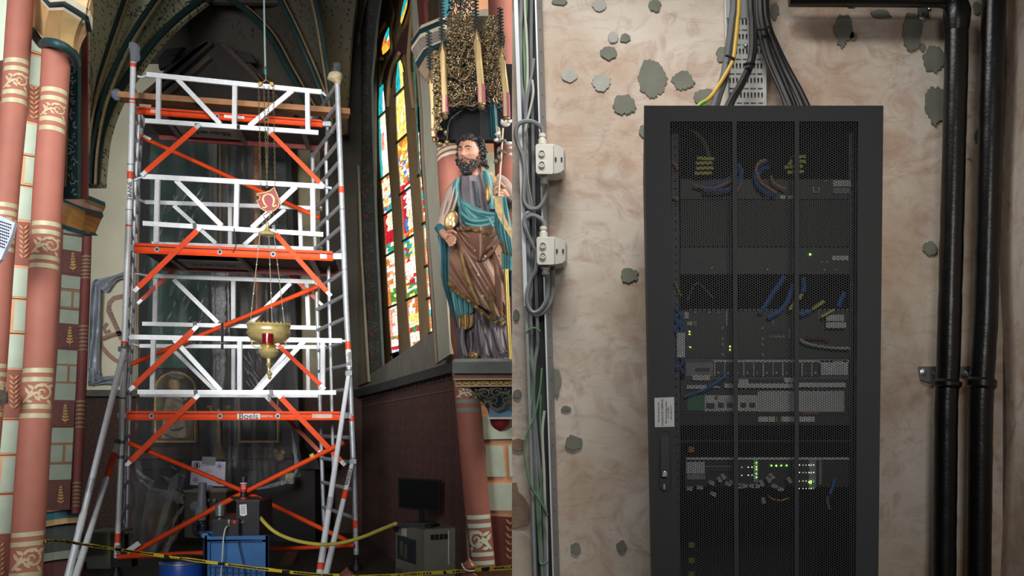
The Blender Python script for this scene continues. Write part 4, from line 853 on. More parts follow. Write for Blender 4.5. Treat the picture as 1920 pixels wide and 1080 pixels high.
TL, WH, YE_, GO_, RD, BL, GR, CR, OR, LB, PK = (30,165,175), (255,250,235), (250,222,120), (236,176,60), (196,24,44), (60,120,190), (70,140,70), (252,232,196), (214,120,50), (190,205,235), (230,150,130)
pal = [TL, WH, YE_, GO_, RD, BL, GR, CR, OR, LB, PK, (20,18,16)]; pal_m = [glass(c) for c in pal[:-1]]+[mat('lead came', (24,22,20), .6)]
def col2f(y, u, r):
    if y < 178: return TL if u < .45 else YE_
    if y < 262: return YE_ if r < .8 else CR
    if y < 300: return GO_ if r < .5 else (YE_ if r < .8 else OR)
    if y < 350: return random.choice([YE_, BL, OR, WH, WH, GO_, LB])
    if y < 360: return RD
    if y < 415: return RD if u < .4 else (WH if y < 400 else CR)
    if y < 447: return (RD if u < .3 else BL if u < .6 else CR) if y < 438 else OR
    if y < 496: return random.choice([RD, YE_, TL, OR, CR, GR] if u < .6 else [YE_, CR, TL, WH])
    if y < 521: return WH
    if y < 537: return random.choice([OR, LB, OR, CR, RD])
    if y < 562: return WH if int(y/4) % 4 == 0 else random.choice([YE_, GR, GR])
    if y < 592: return WH if .25 < u < .8 and r < .8 else OR
    if y < 616: return YE_ if y < 606 else CR
    if y < 624: return GR if .3 < u < .7 else RD
    if y < 645: return WH if r < .85 else CR
    return OR if y < 647 else LB
def col1f(y, u, r):
    if y < 215: return TL if (u < .55 or y < 180) else WH
    if y < 335: return random.choice([CR, WH, CR, WH, PK]) if u > .2 else TL
    if y < 372: return random.choice([CR, OR, CR, WH])
    if y < 405: return random.choice([BL, OR, GO_, CR, TL])
    if y < 462: return RD if u < .45 else (CR if y < 440 else RD)
    if y < 478: return random.choice([TL, CR, GR])
    if y < 548: return random.choice([CR, WH, OR, CR, PK])
    if y < 575: return OR if u < .3 else random.choice([YE_, GR, GR, LB])
    if y < 632: return random.choice([WH, CR, WH, PK]) if u > .3 else PK
    if y < 640: return random.choice([RD, GR, OR])
    if y < 653: return WH
    return RD if y < 656 else LB
def lightpanels(xa, xb, bars, fn, nu, step):
    for a, c in zip(bars[:-1], bars[1:]):
        b = MB(); tall = a < 268 and nu > 1; st = 16 if tall else step; nr = max(2, round((c-a)/st)); jx = .06 if tall else .13; jy = .12 if tall else .34
        node = [[(min(1, max(0, j/nu+(random.uniform(-jx, jx) if 0 < j < nu else 0))), lerp(a+1.4, c-1.4, i/nr)+(random.uniform(-jy, jy)*st if 0 < i < nr else 0)) for j in range(nu+1)] for i in range(nr+1)]
        def q(u, yy):
            x0 = xa(yy); dx = (xb(yy)-x0)*u; return W(x0+dx, yy-dx*(790-yy)*.0016, GO)
        for i in range(nr):
            for j in range(nu):
                cell = [node[i][j], node[i+1][j], node[i+1][j+1], node[i][j+1]]; cu = sum(p[0] for p in cell)/4; cy = sum(p[1] for p in cell)/4
                b.cur = pal.index(fn(cy, cu, random.random())); k = .965 if tall else .93; pts = [q(cu+(u-cu)*k, cy+(y-cy)*(.985 if tall else .92)) for u, y in cell]; b.add(pts, [(0,1,2,3)])
        b.build('glass_panel', pal_m, win)
        bb = MB(); x0, x1 = xa(c), xb(c); bb.bar(W(x0-1, c+1, GO+.01), W(x1+1, c-(x1-x0)*(790-c)*.0016-1, GO+.01), .03, .022).build('saddle_bar', pal_m[-1], win)
    bb = MB(); bb.grid([[W(xa(y)-.5, y, GO-.004), W(xb(y)+.5, y-(xb(y)-xa(y))*(790-y)*.0016, GO-.004)] for y in np.linspace(bars[0], bars[-1], 24)]); bb.build('lead_came', pal_m[-1], win)
random.seed(21)
lightpanels(l1a, l1b, [163,222,338,404,480,577,664], col1f, 3, 6); lightpanels(l2a, l2b, [116,180,268,365,452,562,655], col2f, 4, 6); lightpanels(l3a, l3b, [250,330,420,500,560,625], lambda y, u, r: random.choice([CR, PK, CR, OR, WH, TL] if not 350 < y < 400 else [RD, RD, TL]), 1, 7)
def tracelet(outline, rows, fn):
    b = MB(); b.cur = 11; cx = sum(p[0] for p in outline)/len(outline); cy = sum(p[1] for p in outline)/len(outline)
    wplate(outline, GO-.0, .01, b); n = len(outline); 
    for i in range(n):
        p, q = outline[i], outline[(i+1) % n]; b.cur = pal.index(fn((p[1]+q[1])/2))
        tri = [(cx, cy), p, q]; tri = [(cx+(x-cx)*.9+(p[0]+q[0]-2*cx)*.02, cy+(y-cy)*.92+(p[1]+q[1]-2*cy)*.02) for x, y in tri]; b.add([W(x, y, GO+.004) for x, y in tri], [(0,1,2)])
    b.build('glass_panel', pal_m, win)
tracelet([(729,49),(731,58),(732,72),(731,90),(725,98),(717,104),(715,92),(717,80),(721,66)], 5, lambda y: TL if y < 62 else random.choice([CR, TL, OR, CR]) if y < 85 else random.choice([OR, CR, GO_]))
tracelet([(762,-14),(765,-2),(763,14),(758,30),(752,48),(750,40),(752,24),(756,6)], 5, lambda y: random.choice([TL, TL, GO_, CR]))
MB().ball(W(640, 135, .1), .04, 6).build('glass_glint', glass((200,200,180), .3), win) if False else None
# cream jamb pier right of the window
pj = struct(wplate([(770,-60),(774,60),(780,130),(786,200),(790,300),(797,400),(804,500),(811,600),(816,683),(846,664),(841,640),(829,400),(819,300),(812,130),(800,60),(796,-60)], .16, .02).build('wall_window_jamb', mat('cream grey jamb', (176,172,152), .8, var=.06, scale=3)))
wplate([(784,130),(812,130),(828,400),(844,664),(819,681),(807,500),(794,300)], .17, .01).build('jamb_face', mat('cream grey jamb', (176,172,152)), pj)
b = MB(); ribbon(b, [(774,60),(781,130),(787,200),(791,300),(798,400),(805,500),(812,600),(817,682)], 2.2, lambda x, y: W(x, y, .2)); b.build('painted_line', M_gilt_dk, pj); b = MB(); ribbon(b, [(776,105),(781,200),(785,300),(789,332)], 3, lambda x, y: W(x, y, GO+.03)); b.build('teal_edge_glass', glass((60,140,130), .35), win)
wplate([(776,-60),(790,-60),(797,44),(800,60),(786,52)], .2, .03).build('red_stripe', M_redd, pj)
# --- right pier, column and cornice
YPR = 8.35
b = MB(); b.slab([[P(xl, y, YPR), P(1000, y, YPR)] for xl, y in ((832,-60),(846,300),(868,700),(886,900),(906,1170))], (0, .3, 0)); pr = struct(b.build('wall_right_pier', M_orange)); struct(MB().slab([[P(1000, y, YPR), P(1750, y, YPR)] for y in (-260, 1170)], (0, .3, 0)).build('wall_right_light_block', M_sage))  # second slab is unseen, extended right to block the window light
def blk(pts, m=M_sage, nm='painted_block', th=.014): MB().plate(pts, YPR-th, th).build(nm, m, pr)
blk([(903,288),(940,284),(940,392),(903,392)]); blk([(905,780),(990,780),(990,822),(906,824)]); blk([(910,836),(942,836),(947,894),(912,894)]); blk([(953,836),(990,836),(990,894),(956,894)]); blk([(914,908),(990,906),(990,958),(919,957)])
blk([(919,967),(990,972),(990,1064),(928,1064)], M_redd, 'painted_panel'); blk([(905,824),(990,822),(990,824),(905,826)], M_line, 'painted_line', .016)
b = MB()
for k in range(7):
    for a in (-.8, -2.3): leaf(b, 957, 1048-k*13, a, 14, 4, surf_plane(YPR-.02))
b.build('painted_ornament', M_goldleaf, pr)
blk([(820,-60),(850,-60),(842,40),(835,36),(828,20)], M_teal_l, 'teal_field', .03)
col4 = Col([(180,840),(300,843),(450,853),(620,865),(735,876),(900,890),(1060,905)], [(180,23),(450,24),(735,24),(1060,23.5)], 8.1)
t = thing('painted_column', 'dull red column behind the bearded statue, running down past the console', 'column', P(905,1100,8.1))
col4.shaft(180, 1100).build('shaft', M_red, t, smooth=True)
colband(col4, t, (752,768), (726,746), 1, 0, 7, M_sage2, M_orn_g); colband(col4, t, (970,986,1040,1056), (993,1034), -2, -1, 8, M_sage, M_orn_g, s=-1)
for y in (268,277,287): col4.band(y, 6, 10, -6, .006).build('moulding_ring', M_cream_c, t)
col5 = Col([(-60,936),(120,942),(400,955),(700,968)], [(-60,23),(700,24)], 8.0)
t = thing('painted_column', 'bright pinkish red column at the right end of the church, behind the gold canopy', 'column', P(968,700,8.0)); col5.shaft(-60, 700).build('shaft', M_red, t, smooth=True)
# cornice pieces behind the canopy
t = thing('pier_cornice', 'cream and teal stepped cornice left of the gold canopy', 'cornice', P(820,110,8.0))
c0 = [(770,80,8.5),(787,56,8.3),(830,38,8.0),(850,42,8.05),(890,40,8.0),(935,32,8.0)]; dyn = lambda k, dx=0: [(x+dx*(5-i)/5, y+k, Y+.02*k/8) for i, (x, y, Y) in enumerate(c0)]
c0t = [(773,72,8.5),(790,47,8.3),(829,31,8.0),(850,34,8.05),(890,20,8.0),(935,13,8.0)]
loftpoly(c0t, dyn(-2), .3).build('cream_moulding', M_cream_c, t); loftpoly(dyn(-2), dyn(8, 1), .3, 3, -.03).build('teal_moulding', M_teal, t); loftpoly(dyn(8, 1), dyn(15, 1), .3).build('cream_moulding', M_cream_c, t); loftpoly(dyn(15, 4), dyn(34, 8), .2).build('grey_frieze', mat('grey moulding', (150,140,128), .7), t); loftpoly(dyn(33, 9), dyn(37, 9), .3).build('cream_moulding', M_cream_c, t); loftpoly(dyn(37, 9), dyn(50, 14), .25).build('teal_moulding', M_teal, t); loftpoly(dyn(50, 14), dyn(70, 28), .2).build('cream_moulding', mat('warm grey moulding', (176,150,124), .7), t)
# --- floor
struct(MB().box((-4.5, 10.0, -.05), (12, 13, .1)).build('floor', mat('dark church floor', (70,62,54), .55, var=.2, scale=2)))
# =================================================================== SCAFFOLD TOWER
M_alu = mat('scaffold aluminium', (236,238,240), .42, .1, var=.06, scale=30)
M_alu_d = mat('shaded scaffold tube', (196,200,204), .42, .35, var=.14, scale=18)  # greyer aluminium copy; the right posts' shade is put into its colour
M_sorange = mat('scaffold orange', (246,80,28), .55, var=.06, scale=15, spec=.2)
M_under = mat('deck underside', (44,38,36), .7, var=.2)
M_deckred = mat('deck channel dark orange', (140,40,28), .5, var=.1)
M_redtape = mat('red orange tape', (236,84,48), .5)
M_black = mat('black plastic', (28,28,30), .5)
M_wrapc = None
def plastic(name, alpha_lo, alpha_hi, rough=.12, sc_=(6,6,2), tint=(225,230,232), bump=.6, metal=0):
    t_ = NT(name); co = t_.coords(sc_); n_ = t_.noise(co, 3.5, 6, .65, .8); n2 = t_.noise(co, 13, 5, .7, 1.2)
    t_.base(S(*tint)); t_.l(t_.ramp(t_.mix(.5, n_, n2), [(.38, (alpha_lo,)*3+(1,)), (.66, (alpha_hi,)*3+(1,))]), t_.p.inputs['Alpha'])
    t_.bump(t_.mix(.4, n_, n2), bump, .05); return t_.set(rough, metal, .9)
M_wrap = plastic('clear plastic wrap', .35, .9, .15, (14,14,10), (225,228,232), .9)
tower = thing('scaffold_tower', 'tall orange and silver rolling scaffold tower with three decks in the apse', 'scaffold', P(440, 1078, 10.9))
def YF(x): return 10.3+.57*(x-235)/415.0
def YRr(x): return YF(x)+1.5
flx = lambda y: interp([(80,251),(110,250),(330,244.5),(500,238.5),(650,233),(840,227),(1055,219)], y)
frx = lambda y: interp([(120,631),(330,639),(560,648),(690,655),(900,664),(1040,668)], y)
rlx = lambda y: interp([(200,268),(345,258),(560,250),(745,242),(1000,237)], y); rrx = lambda y: interp([(275,585),(560,594),(760,600),(940,606)], y)
def q3(p, plane): x, y = p; return P(x, y, (YF if plane == 'F' else YRr)(x))
def tubepart(nm, pts, wpx, m, plane='F', parent=None, n=10, dy=0):
    q = [q3(p, plane)+Vector((0, dy, 0)) for p in pts]; return MB().tube(q, [wpx*.46*v.y/F for v in q], n).build(nm, m, parent or tower, smooth=True)
def barpart(nm, a, b_, wpx, m, plane='F', dy=0, dep=.6, parent=None):
    A, B = q3(a, plane)+Vector((0,dy,0)), q3(b_, plane)+Vector((0,dy,0)); h = wpx*A.y/F; return MB().bar(A, B, h*dep, h, (0,0,1) if abs(B.z-A.z) < .9*(B-A).length else (1,0,0)).build(nm, m, parent or tower)
# end frames
ys = lambda a, c, n: [lerp(a, c, k/n) for k in range(n+1)]
fr_l = tubepart('frame_post', [(flx(y), y) for y in ys(84, 1056, 12)], 11.5, M_alu, 'F'); fr_r = tubepart('frame_post', [(frx(y), y) for y in ys(128, 1040, 12)], 11, M_alu_d, 'F')
re_l = tubepart('frame_post', [(rlx(y), y) for y in ys(205, 1000, 8)], 8.5, M_alu_d, 'R'); re_r = tubepart('frame_post', [(rrx(y), y) for y in ys(205, 985, 8)], 8, M_alu_d, 'R')
def ring(post, xf, y0, y1, m, nm, plane='F', w_=12.4, parent=None): tubepart(nm, [(xf(y0), y0), (xf(y1), y1)], w_, m, plane, parent or post)
for y0, y1 in ((119,126),(185,189),(192,194),(322,336),(422,425),(640,648),(1000,1017)): ring(fr_l, flx, y0, y1, M_redtape, 'tape_band')
for y0, y1 in ((350,362),(640,655),(780,790),(975,990)): ring(fr_r, frx, y0, y1, M_redtape, 'tape_band', 'F', 11.6)
for y0, y1 in ((308,309.5),(393,394.5),(646,654),(745,748),(826,832),(854,860)): ring(fr_l, flx, y0, y1, mat('post joint grey', (120,124,128), .5, .4), 'joint_ring', 'F', 12.8)
for y0, y1 in ((392,394),(505,506.5),(692,700),(858,868)): ring(fr_r, frx, y0, y1, mat('post joint grey', (120,124,128)), 'joint_ring', 'F', 13.5)
ring(fr_l, flx, 648, 690, M_paper, 'name_sticker', 'F', 12.2); ring(fr_l, flx, 1020, 1060, M_paper, 'name_sticker', 'F', 12.2); ring(fr_l, flx, 342, 374, M_paper, 'name_sticker', 'F', 12.2); ring(fr_r, frx, 656, 688, M_paper, 'name_sticker', 'F', 12)
def vtext(b, txt, x, y, size_px, Y, roll): text_mesh(b, txt, size_px*Y/F*1.35, face_cam(P(x, y, Y), roll))
M_btxt = mat('black lettering', (30,30,30), .6, var=.02)
b = MB(); vtext(b, 'Boels', flx(668), 668, 9.5, YF(233)-.075, -math.pi/2); vtext(b, 'Boels', flx(1038), 1038, 11, YF(222)-.075, math.pi/2); vtext(b, 'TRANS', flx(358), 358, 8.5, YF(244)-.075, math.pi/2); vtext(b, 'Boels', frx(672), 672, 8.5, YF(654)-.075, math.pi/2); b.build('post_lettering', M_btxt, tower)
rung_y = [157,193,228,265,302,342,384,424,467,509,553,596,640,684,730,776,821,868,919,972,1025]
def rungs(xf, xr, dim):
    for y in rung_y:
        x = xf(y); Yf = YF(x); h = (790-y)/F*Yf; A = P(x, y, Yf); 
        yr = y
        for _ in range(4): Yr = YRr(xr(yr)); yr = 790-h*F/Yr
        if yr < 205 and dim: 
            B = P(xr(yr), yr, Yr)
        else: B = P(xr(yr), yr, Yr)
        if yr > 990: continue
        MB().tube([A, B], .0225, 8).build('rung', M_alu_d, tower, smooth=True)
rungs(frx, rrx, False); rungs(flx, rlx, True)
xm = lambda y: interp([(180,618),(280,611),(560,617),(760,622)], y)
q = [P(xm(y), y, YF(640)+.75) for y in (215, 280, 420, 560, 760, 900)]; MB().tube(q, .019, 8).build('ladder_stile', M_alu_d, tower, smooth=True)
xm2 = lambda y: interp([(205,262),(345,254),(560,247),(745,239),(1000,232)], y)
MB().tube([P(xm2(y), y, YF(240)+.75) for y in (215, 345, 560, 745, 980)], .019, 8).build('ladder_stile', M_alu_d, tower, smooth=True)
# wrapped post tops
def wrap(nm, pts, seed, m, lab):
    b = MB(); rows = []
    for i, (x, y, r) in enumerate(pts):
        o = P(x, y, YF(x)); rr = r/F*o.y; rows.append([o+Vector((math.cos(a)*rr*(1+.35*noise.noise(Vector((math.cos(a)*2, math.sin(a)*2, i*.9+seed)))), math.sin(a)*rr, 0)) for a in [2*math.pi*k/16 for k in range(16)]])
    b.grid(rows, closed=True); b.add(rows[0], [tuple(range(16))]); b.add(rows[-1], [tuple(range(15,-1,-1))]); tag(b.build(nm, m, tower, smooth=True), lab)
wrap('plastic_wrapping', [(249,80,5),(251,83,8),(252,90,9),(253,98,8.5),(254,106,9.5),(254,111,8),(250,117,6)], 1, plastic('crumpled cling film', .75, 1, .15, (14,14,14), (190,196,204), 1), 'crumpled clear plastic wrapped on the post top')
wrap('foam_wrapping', [(632,119,7),(632,126,8),(629,137,9)], 5, mat('dark bag plastic', (84,88,96), .3, var=.3, scale=30), 'dark plastic bag on the post top')
wrap('foam_wrapping', [(630,137,11),(628,142,13.5),(627,150,13),(631,154,8),(634,158,5)], 9, mat('beige foam', (196,176,140), .7, var=.2, scale=30), 'beige foam padding on the post top')
# guardrail frames
def guard(top, bot, verts, diags, plane, w_=8.5, lab=None, dy=0):
    e = thing_part('guardrail'); 
    barpart('top_chord', *top, w_, M_alu, plane, dy, .6, e); barpart('bottom_chord', *bot, w_*.95, M_alu, plane, dy, .6, e)
    for a, c in verts: barpart('upright', a, c, w_*.92, M_alu, plane, dy+.01, .6, e)
    for a, c in diags: barpart('diagonal', a, c, w_*.95, M_alu, plane, dy+.012, .6, e)
    return e
def thing_part(nm):
    o = bpy.data.objects.new(nm, None); C.objects.link(o); o.parent = tower; WL[o.name] = WL[tower.name]; return o
g = guard(((275,140),(603,173)), ((272,226.5),(597,249)), [((297,146),(296,226)),((440,156),(439,237)),((576,170),(577,247))], [((331,147),(412,232)),((548,169),(467,236))], 'F', 9)
g = guard(((268,331),(608,350)), ((268,419),(606,440)), [((295,335),(292,455)),((444,344),(442,428)),((586,350),(587,436))], [((329,338),(415,423)),((554,350),(472,427))], 'F', 9.3)
guard(((272,379),(604,391)), ((285,457),(604,467)), [((293,383),(294,456)),((431,388),(431,460)),((562,393),(564,463))], [((325,385),(404,456)),((534,392),(457,459))], 'R', 7.5)
guard(((283,517),(602,529)), ((267,607),(601,615)), [((291.5,522),(289.5,605)),((437,527),(437,606)),((575,530),(578,610))], [((325,524),(408,605)),((544,531),(468,606))], 'R', 8)
g = guard(((243,632),(641,639)), ((258,735),(630,736)), [((287,637),(285,731)),((449,639),(449,732)),((605,641),(605,732))], [((326,637),(413,732)),((569,640),(484,732))], 'F', 9)
guard(((262,648.5),(612,651)), ((262,741),(603,742)), [((437,654),(437,736)),((577,654),(578,738))], [((323,655),(402,732)),((536,662),(474,736))], 'R', 7)
for (pts, pl) in (([(276,141),(266,145),(258,143)],'F'),([(268,332),(260,334),(252,338)],'F'),([(283,518),(268,515),(252,512),(244,514)],'R'),([(243,632),(232,634)],'F'),([(262,648.5),(252,646),(244,642),(236,645)],'R'),([(272,379),(262,375),(256,372)],'R'),([(604,173),(612,180)],'F'),([(608,350),(622,353)],'F'),([(641,639),(652,640)],'F')): tubepart('guard_hook', pts, 6, M_alu_d, pl)
for x, y in ((240+573/4.5, 460+668/4.5),(367,424.5),(240+580/4.5, 640+435/4.5),(510,736),(505,248),(371,238),(515,428),(507,744)): barpart('brace_clip', (x, y-5), (x+1, y+7), 6, mat('clip steel', (150,152,150), .4, .6), 'F', -.03)
for x, y0, y1 in ((420,606,642),(420,645,656)): barpart('cable_tie', (x, y0), (x, y1), 4, M_black, 'F', -.045)
barpart('cable_tie', (449,236), (449,243), 5, M_black, 'F', -.03); barpart('cable_tie', (448,428), (449,433), 16, M_black, 'F', -.03) if False else None
tubepart('hanging_strap', [(443,430),(447,462),(441,475)], 2.2, M_black, 'F', n=6, dy=-.06)
# decks
def deck(yf, x0, x1, Yo, depth, hpx, under, lab):
    e = thing_part('deck')
    A = P(x0, yf[0], YF(x0)+Yo); B = P(x1, yf[1], YF(x1)+Yo); zc = (A.z+B.z)/2; Hh = hpx*A.y/F; d = Vector((-.24*depth, depth, 0))
    up = Vector((0,0,Hh)); A.z = B.z = zc
    b = MB(); b.prism([A, B, B-up*.72, A-up*.72], (0,.03,0)); b.prism([A+Vector((0,-.012,0)), B+Vector((0,-.012,0)), B+Vector((0,-.012,-Hh*.25)), A+Vector((0,-.012,-Hh*.25))], (0,.03,0)); b.prism([A-up*.72, B-up*.72, B-up+Vector((0,-.012,0)), A-up+Vector((0,-.012,0))], (0,.03,0)); b.build('front_channel', M_sorange, e)
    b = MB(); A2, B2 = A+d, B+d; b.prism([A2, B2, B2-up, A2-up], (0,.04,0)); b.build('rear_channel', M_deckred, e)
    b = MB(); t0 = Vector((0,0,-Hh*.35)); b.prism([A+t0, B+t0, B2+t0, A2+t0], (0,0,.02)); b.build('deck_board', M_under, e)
    for u in (.13, .5, .88):
        p = A.lerp(B, u)-up*.8; MB().bar(p+Vector((0,.03,0)), p+d, .05, .03).build('cross_joist', mat('joist grey', (110,108,104), .5, .3), e)
    for u in (.11, .42, .69): MB().lathe([(.028,0),(.028,.006),(.014,.006),(.014,.001),(0,.001)], A.lerp(B, u)-up*.55+Vector((0,-.001,0)), 12, Matrix.Rotation(math.pi/2, 3, 'X')).build('rivet_eye', [M_alu_d], e); MB().lathe([(.015,0),(.015,.002)], A.lerp(B, u)-up*.55+Vector((0,-.0035,0)), 10, Matrix.Rotation(math.pi/2, 3, 'X')).build('rivet_hole', M_black, e)
    for k in (-1, 1):
        p = (A if k < 0 else B)-up*.5; MB().box(p+Vector((k*.05,.02,0)), (.09,.05,Hh*.6)).build('end_hook', M_alu_d, e)
    return e, A, B, up, d
def sign_under(e, A, B, up, d, u0, u1, txt, mirror=True):
    t0 = -up*.97; p00 = A.lerp(B, u0)+d*.32+t0; p10 = A.lerp(B, u1)+d*.32+t0; p11 = A.lerp(B, u1)+d*.8+t0; p01 = A.lerp(B, u0)+d*.8+t0
    MB().prism([p00, p10, p11, p01], (0,0,.008)).build('deck_sign', mat('deck sign grey', (140,136,130), .6), e)
    o = A.lerp(B, (u0+u1)/2)+d*.56+t0+Vector((0,0,-.004)); xx = (B-A).normalized(); yy = Vector((-.24,1,0)).normalized()
    b = MB(); Lp = (p10-p00).length
    mtx = Matrix(((-xx.x, -yy.x*1.0, 0, o.x), (-xx.y, -yy.y, 0, o.y), (-xx.z, -yy.z, 1, o.z), (0,0,0,1))); mtx = Matrix(((xx.x*-1, yy.x, 0, o.x), (xx.y*-1, yy.y, 0, o.y), (0, 0, -1, o.z), (0,0,0,1))) if mirror else mtx
    text_mesh(b, txt, Lp*.34, mtx); b.build('deck_lettering', M_btxt, e)
e1, A, B, up_, d_ = deck((199,226), 258, 604, .25, .95, 14, None, ''); sign_under(e1, A, B, up_, d_, .16, .5, 'Boels')
b = MB(); 
MB().prism([A.lerp(B,u)+Vector((0,-.014,0))-up_*k for u, k in ((.46,.3),(.57,.3),(.57,.7),(.46,.7))], (0,.005,0)).build('sticker', M_paper, e1); MB().prism([A.lerp(B,u)+Vector((0,-.014,0))-up_*k for u, k in ((.07,.3),(.12,.3),(.12,.75),(.07,.75))], (0,.005,0)).build('sticker', mat('pink sticker', (240,190,180), .6), e1)
e2, A, B, up_, d_ = deck((457,470), 252, 624, -.02, 1.15, 19, None, ''); sign_under(e2, A, B, up_, d_, .17, .5, 'Boels')
MB().prism([A.lerp(B,u)+Vector((0,-.014,0))-up_*k for u, k in ((.935,.35),(.97,.35),(.97,.8),(.935,.8))], (0,.005,0)).build('sticker', M_paper, e2)
e3, A, B, up_, d_ = deck((770,772), 238, 642, -.02, 1.15, 17, None, '')
def sticker(u0, u1, k0, k1, m, nm='sticker'): return MB().prism([A.lerp(B,u)+Vector((0,-.016,0))-up_*k for u, k in ((u0,k0),(u1,k0),(u1,k1),(u0,k1))], (0,.005,0)).build(nm, m, e3)
sticker(.502,.608,.28,.88,M_paper); sticker(.855,.952,.3,.78,mat('pale print', (226,190,176), .6))
b = MB(); o = A.lerp(B,.555)-up_*.58; text_mesh(b, 'Boels', .088, face_cam(o+Vector((0,-.022,0)), 0, math.atan2(B.y-A.y, B.x-A.x))); b.build('deck_lettering', M_btxt, e3)
b = MB(); o = A.lerp(B,.642)-up_*.58; text_mesh(b, 'RENTAL', .034, face_cam(o+Vector((0,-.022,0)), 0, math.atan2(B.y-A.y, B.x-A.x))); b.build('deck_lettering', M_paper, e3)
# braces
def brace(a, c, w_, plane, m=None, ends=True, dy=-.05, flat=True):
    m = m or M_sorange; f = barpart if flat else None
    if flat: o = barpart('brace', a, c, w_*.9, m, plane, dy, .22)
    else: o = tubepart('brace', [a, ((a[0]+c[0])/2, (a[1]+c[1])/2), c], w_, m, plane, dy=dy)
    if ends:
        for p, r in ((a, c), (c, a)):
            L = math.hypot(p[0]-r[0], p[1]-r[1]); q = (p[0]+(p[0]-r[0])/L*11, p[1]+(p[1]-r[1])/L*11); barpart('brace_end', p, q, w_*.7, M_alu_d, plane, dy, .4, o)
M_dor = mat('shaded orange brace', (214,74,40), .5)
brace((371,243),(278,324),10,'F'); brace((511,252),(603,345),9,'F'); brace((374,434),(264,540),10.5,'F'); brace((520,440),(616,548),10,'F'); brace((366,620),(256,724),10.5,'F'); brace((525,648),(604,722),8.5,'F')
brace((369,748),(249,865),11,'F'); brace((530,746),(642,864),10.5,'F')
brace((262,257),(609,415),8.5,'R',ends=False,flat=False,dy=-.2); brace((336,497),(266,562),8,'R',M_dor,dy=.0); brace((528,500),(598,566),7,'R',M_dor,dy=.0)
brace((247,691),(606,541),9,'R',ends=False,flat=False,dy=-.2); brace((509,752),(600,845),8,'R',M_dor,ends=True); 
brace((236,830),(452,921),9.5,'F',ends=False,flat=False,dy=.05); brace((452,921),(655,1018),9.5,'F',ends=False,flat=False,dy=.05); brace((246,1041),(445,932),11,'F',ends=False,flat=False,dy=-.1); brace((445,932),(650,829),10,'F',ends=False,flat=False,dy=-.1)
brace((229,1042),(440,1032),10.5,'F',ends=False,flat=False,dy=-.1); brace((440,1032),(668,1020),9,'F',ends=False,flat=False,dy=-.1)
b = MB(); MB().bar(q3((290,267),'R')+Vector((0,-.26,0)), q3((303,273),'R')+Vector((0,-.26,0)), .03, .03).build('sticker', M_paper, tower); MB().bar(q3((254,1030),'F')+Vector((0,-.17,0)), q3((277,1014),'F')+Vector((0,-.17,0)), .02, .05).build('sticker', M_paper, tower)
MB().tube([q3((588,856.5),'F')+Vector((0,-.1,0)), q3((595,853),'F')+Vector((0,-.1,0))], .031, 10).build('tape_band', mat('yellow tape', (226,190,70), .5), tower); MB().tube([q3((268,259.6),'R')+Vector((0,-.2,0)), q3((273,262),'R')+Vector((0,-.2,0))], .03, 10).build('tape_band', mat('yellow tape', (226,190,70)), tower)
# stabilisers
def stab(nm, pts, w0, w1, stickers, lab):
    q = [P(*p) for p in pts]; n = len(q); o = MB().tube(q, [lerp(w0, w1, i/(n-1))*.46*q[i].y/F for i in range(n)], 12).build(nm, M_alu, tower, smooth=True)
    for u0, u1, m in stickers:
        a, c = q[0].lerp(q[-1], u0), q[0].lerp(q[-1], u1); MB().tube([a, c], (lerp(w0, w1, u0)*.46+.5)*a.y/F, 12).build('tape_band', m, o, smooth=True)
    return o
stab('stabiliser_leg', [(233,655,10.2),(126,1086,9.5)], 11, 14, ((.58,.64,M_alu_d),(.72,.8,M_paper)), ''); stab('stabiliser_leg', [(222,826,10.3),(140,1088,9.5)], 10.5, 14, ((.1,.28,M_redtape),), '')
stab('stabiliser_leg', [(654,700,10.85),(597,1090,9.9)], 9, 14, ((.62,.68,M_alu_d),(.92,.95,M_redtape)), ''); stab('stabiliser_leg', [(661,866,10.85),(608,1090,9.9)], 9, 14, ((.26,.34,M_redtape),), '')
b = MB(); a_ = P(657,884,10.74); 
text_mesh(b, 'Boels', .085, face_cam(P(651,893,10.62), math.radians(72))); b.build('post_lettering', M_btxt, tower)
for x, y, Y in ((656,700,10.85),(664,865,10.85),(232,655,10.25),(224,828,10.3)): MB().box(P(x, y, Y), (.07,.09,.05)).build('coupler', mat('coupler steel', (130,132,132), .45, .6), tower)
for xf, y, pl in ((flx,1060,'F'),(frx,1043,'F'),(rlx,1002,'R'),(rrx,988,'R')):
    o = q3((xf(y), y), pl); z0 = max(.0, 0); MB().tube([o, Vector((o.x, o.y, .12))], .02, 8).build('jack_leg', M_black, tower, smooth=True); MB().lathe([(.06,0),(.06,.05),(.03,.09),(.03,.12)], (o.x, o.y, 0), 12).build('caster', M_black, tower, smooth=True)
o = q3((flx(1050), 1050), 'F'); MB().box(o+Vector((.08,0,-.02)), (.2,.12,.09)).build('brake_plate', M_black, tower)
# the loose plank on top
pk = MB(); A = P(222,175,10.55); B = P(655,208,11.35); pk.bar(A+Vector((0,0,-.036)), B+Vector((0,0,-.03)), .2, .06); tag(pk.build('wooden_plank', mat('pine plank', (176,124,80), .65, var=.2, scale=6)), 'long brown wooden plank lying across the top of the scaffold', 'plank')
tag(MB().lathe([(.02,-.06),(.05,-.03),(.055,.02),(.03,.05),(.0,.06)], P(219,177,10.5), 10).build('plastic_bundle', plastic('blue grey film', .6, 1, .2, (14,14,14), (150,164,186))), 'little blue grey plastic wrap on the left end of the plank', 'wrapping')
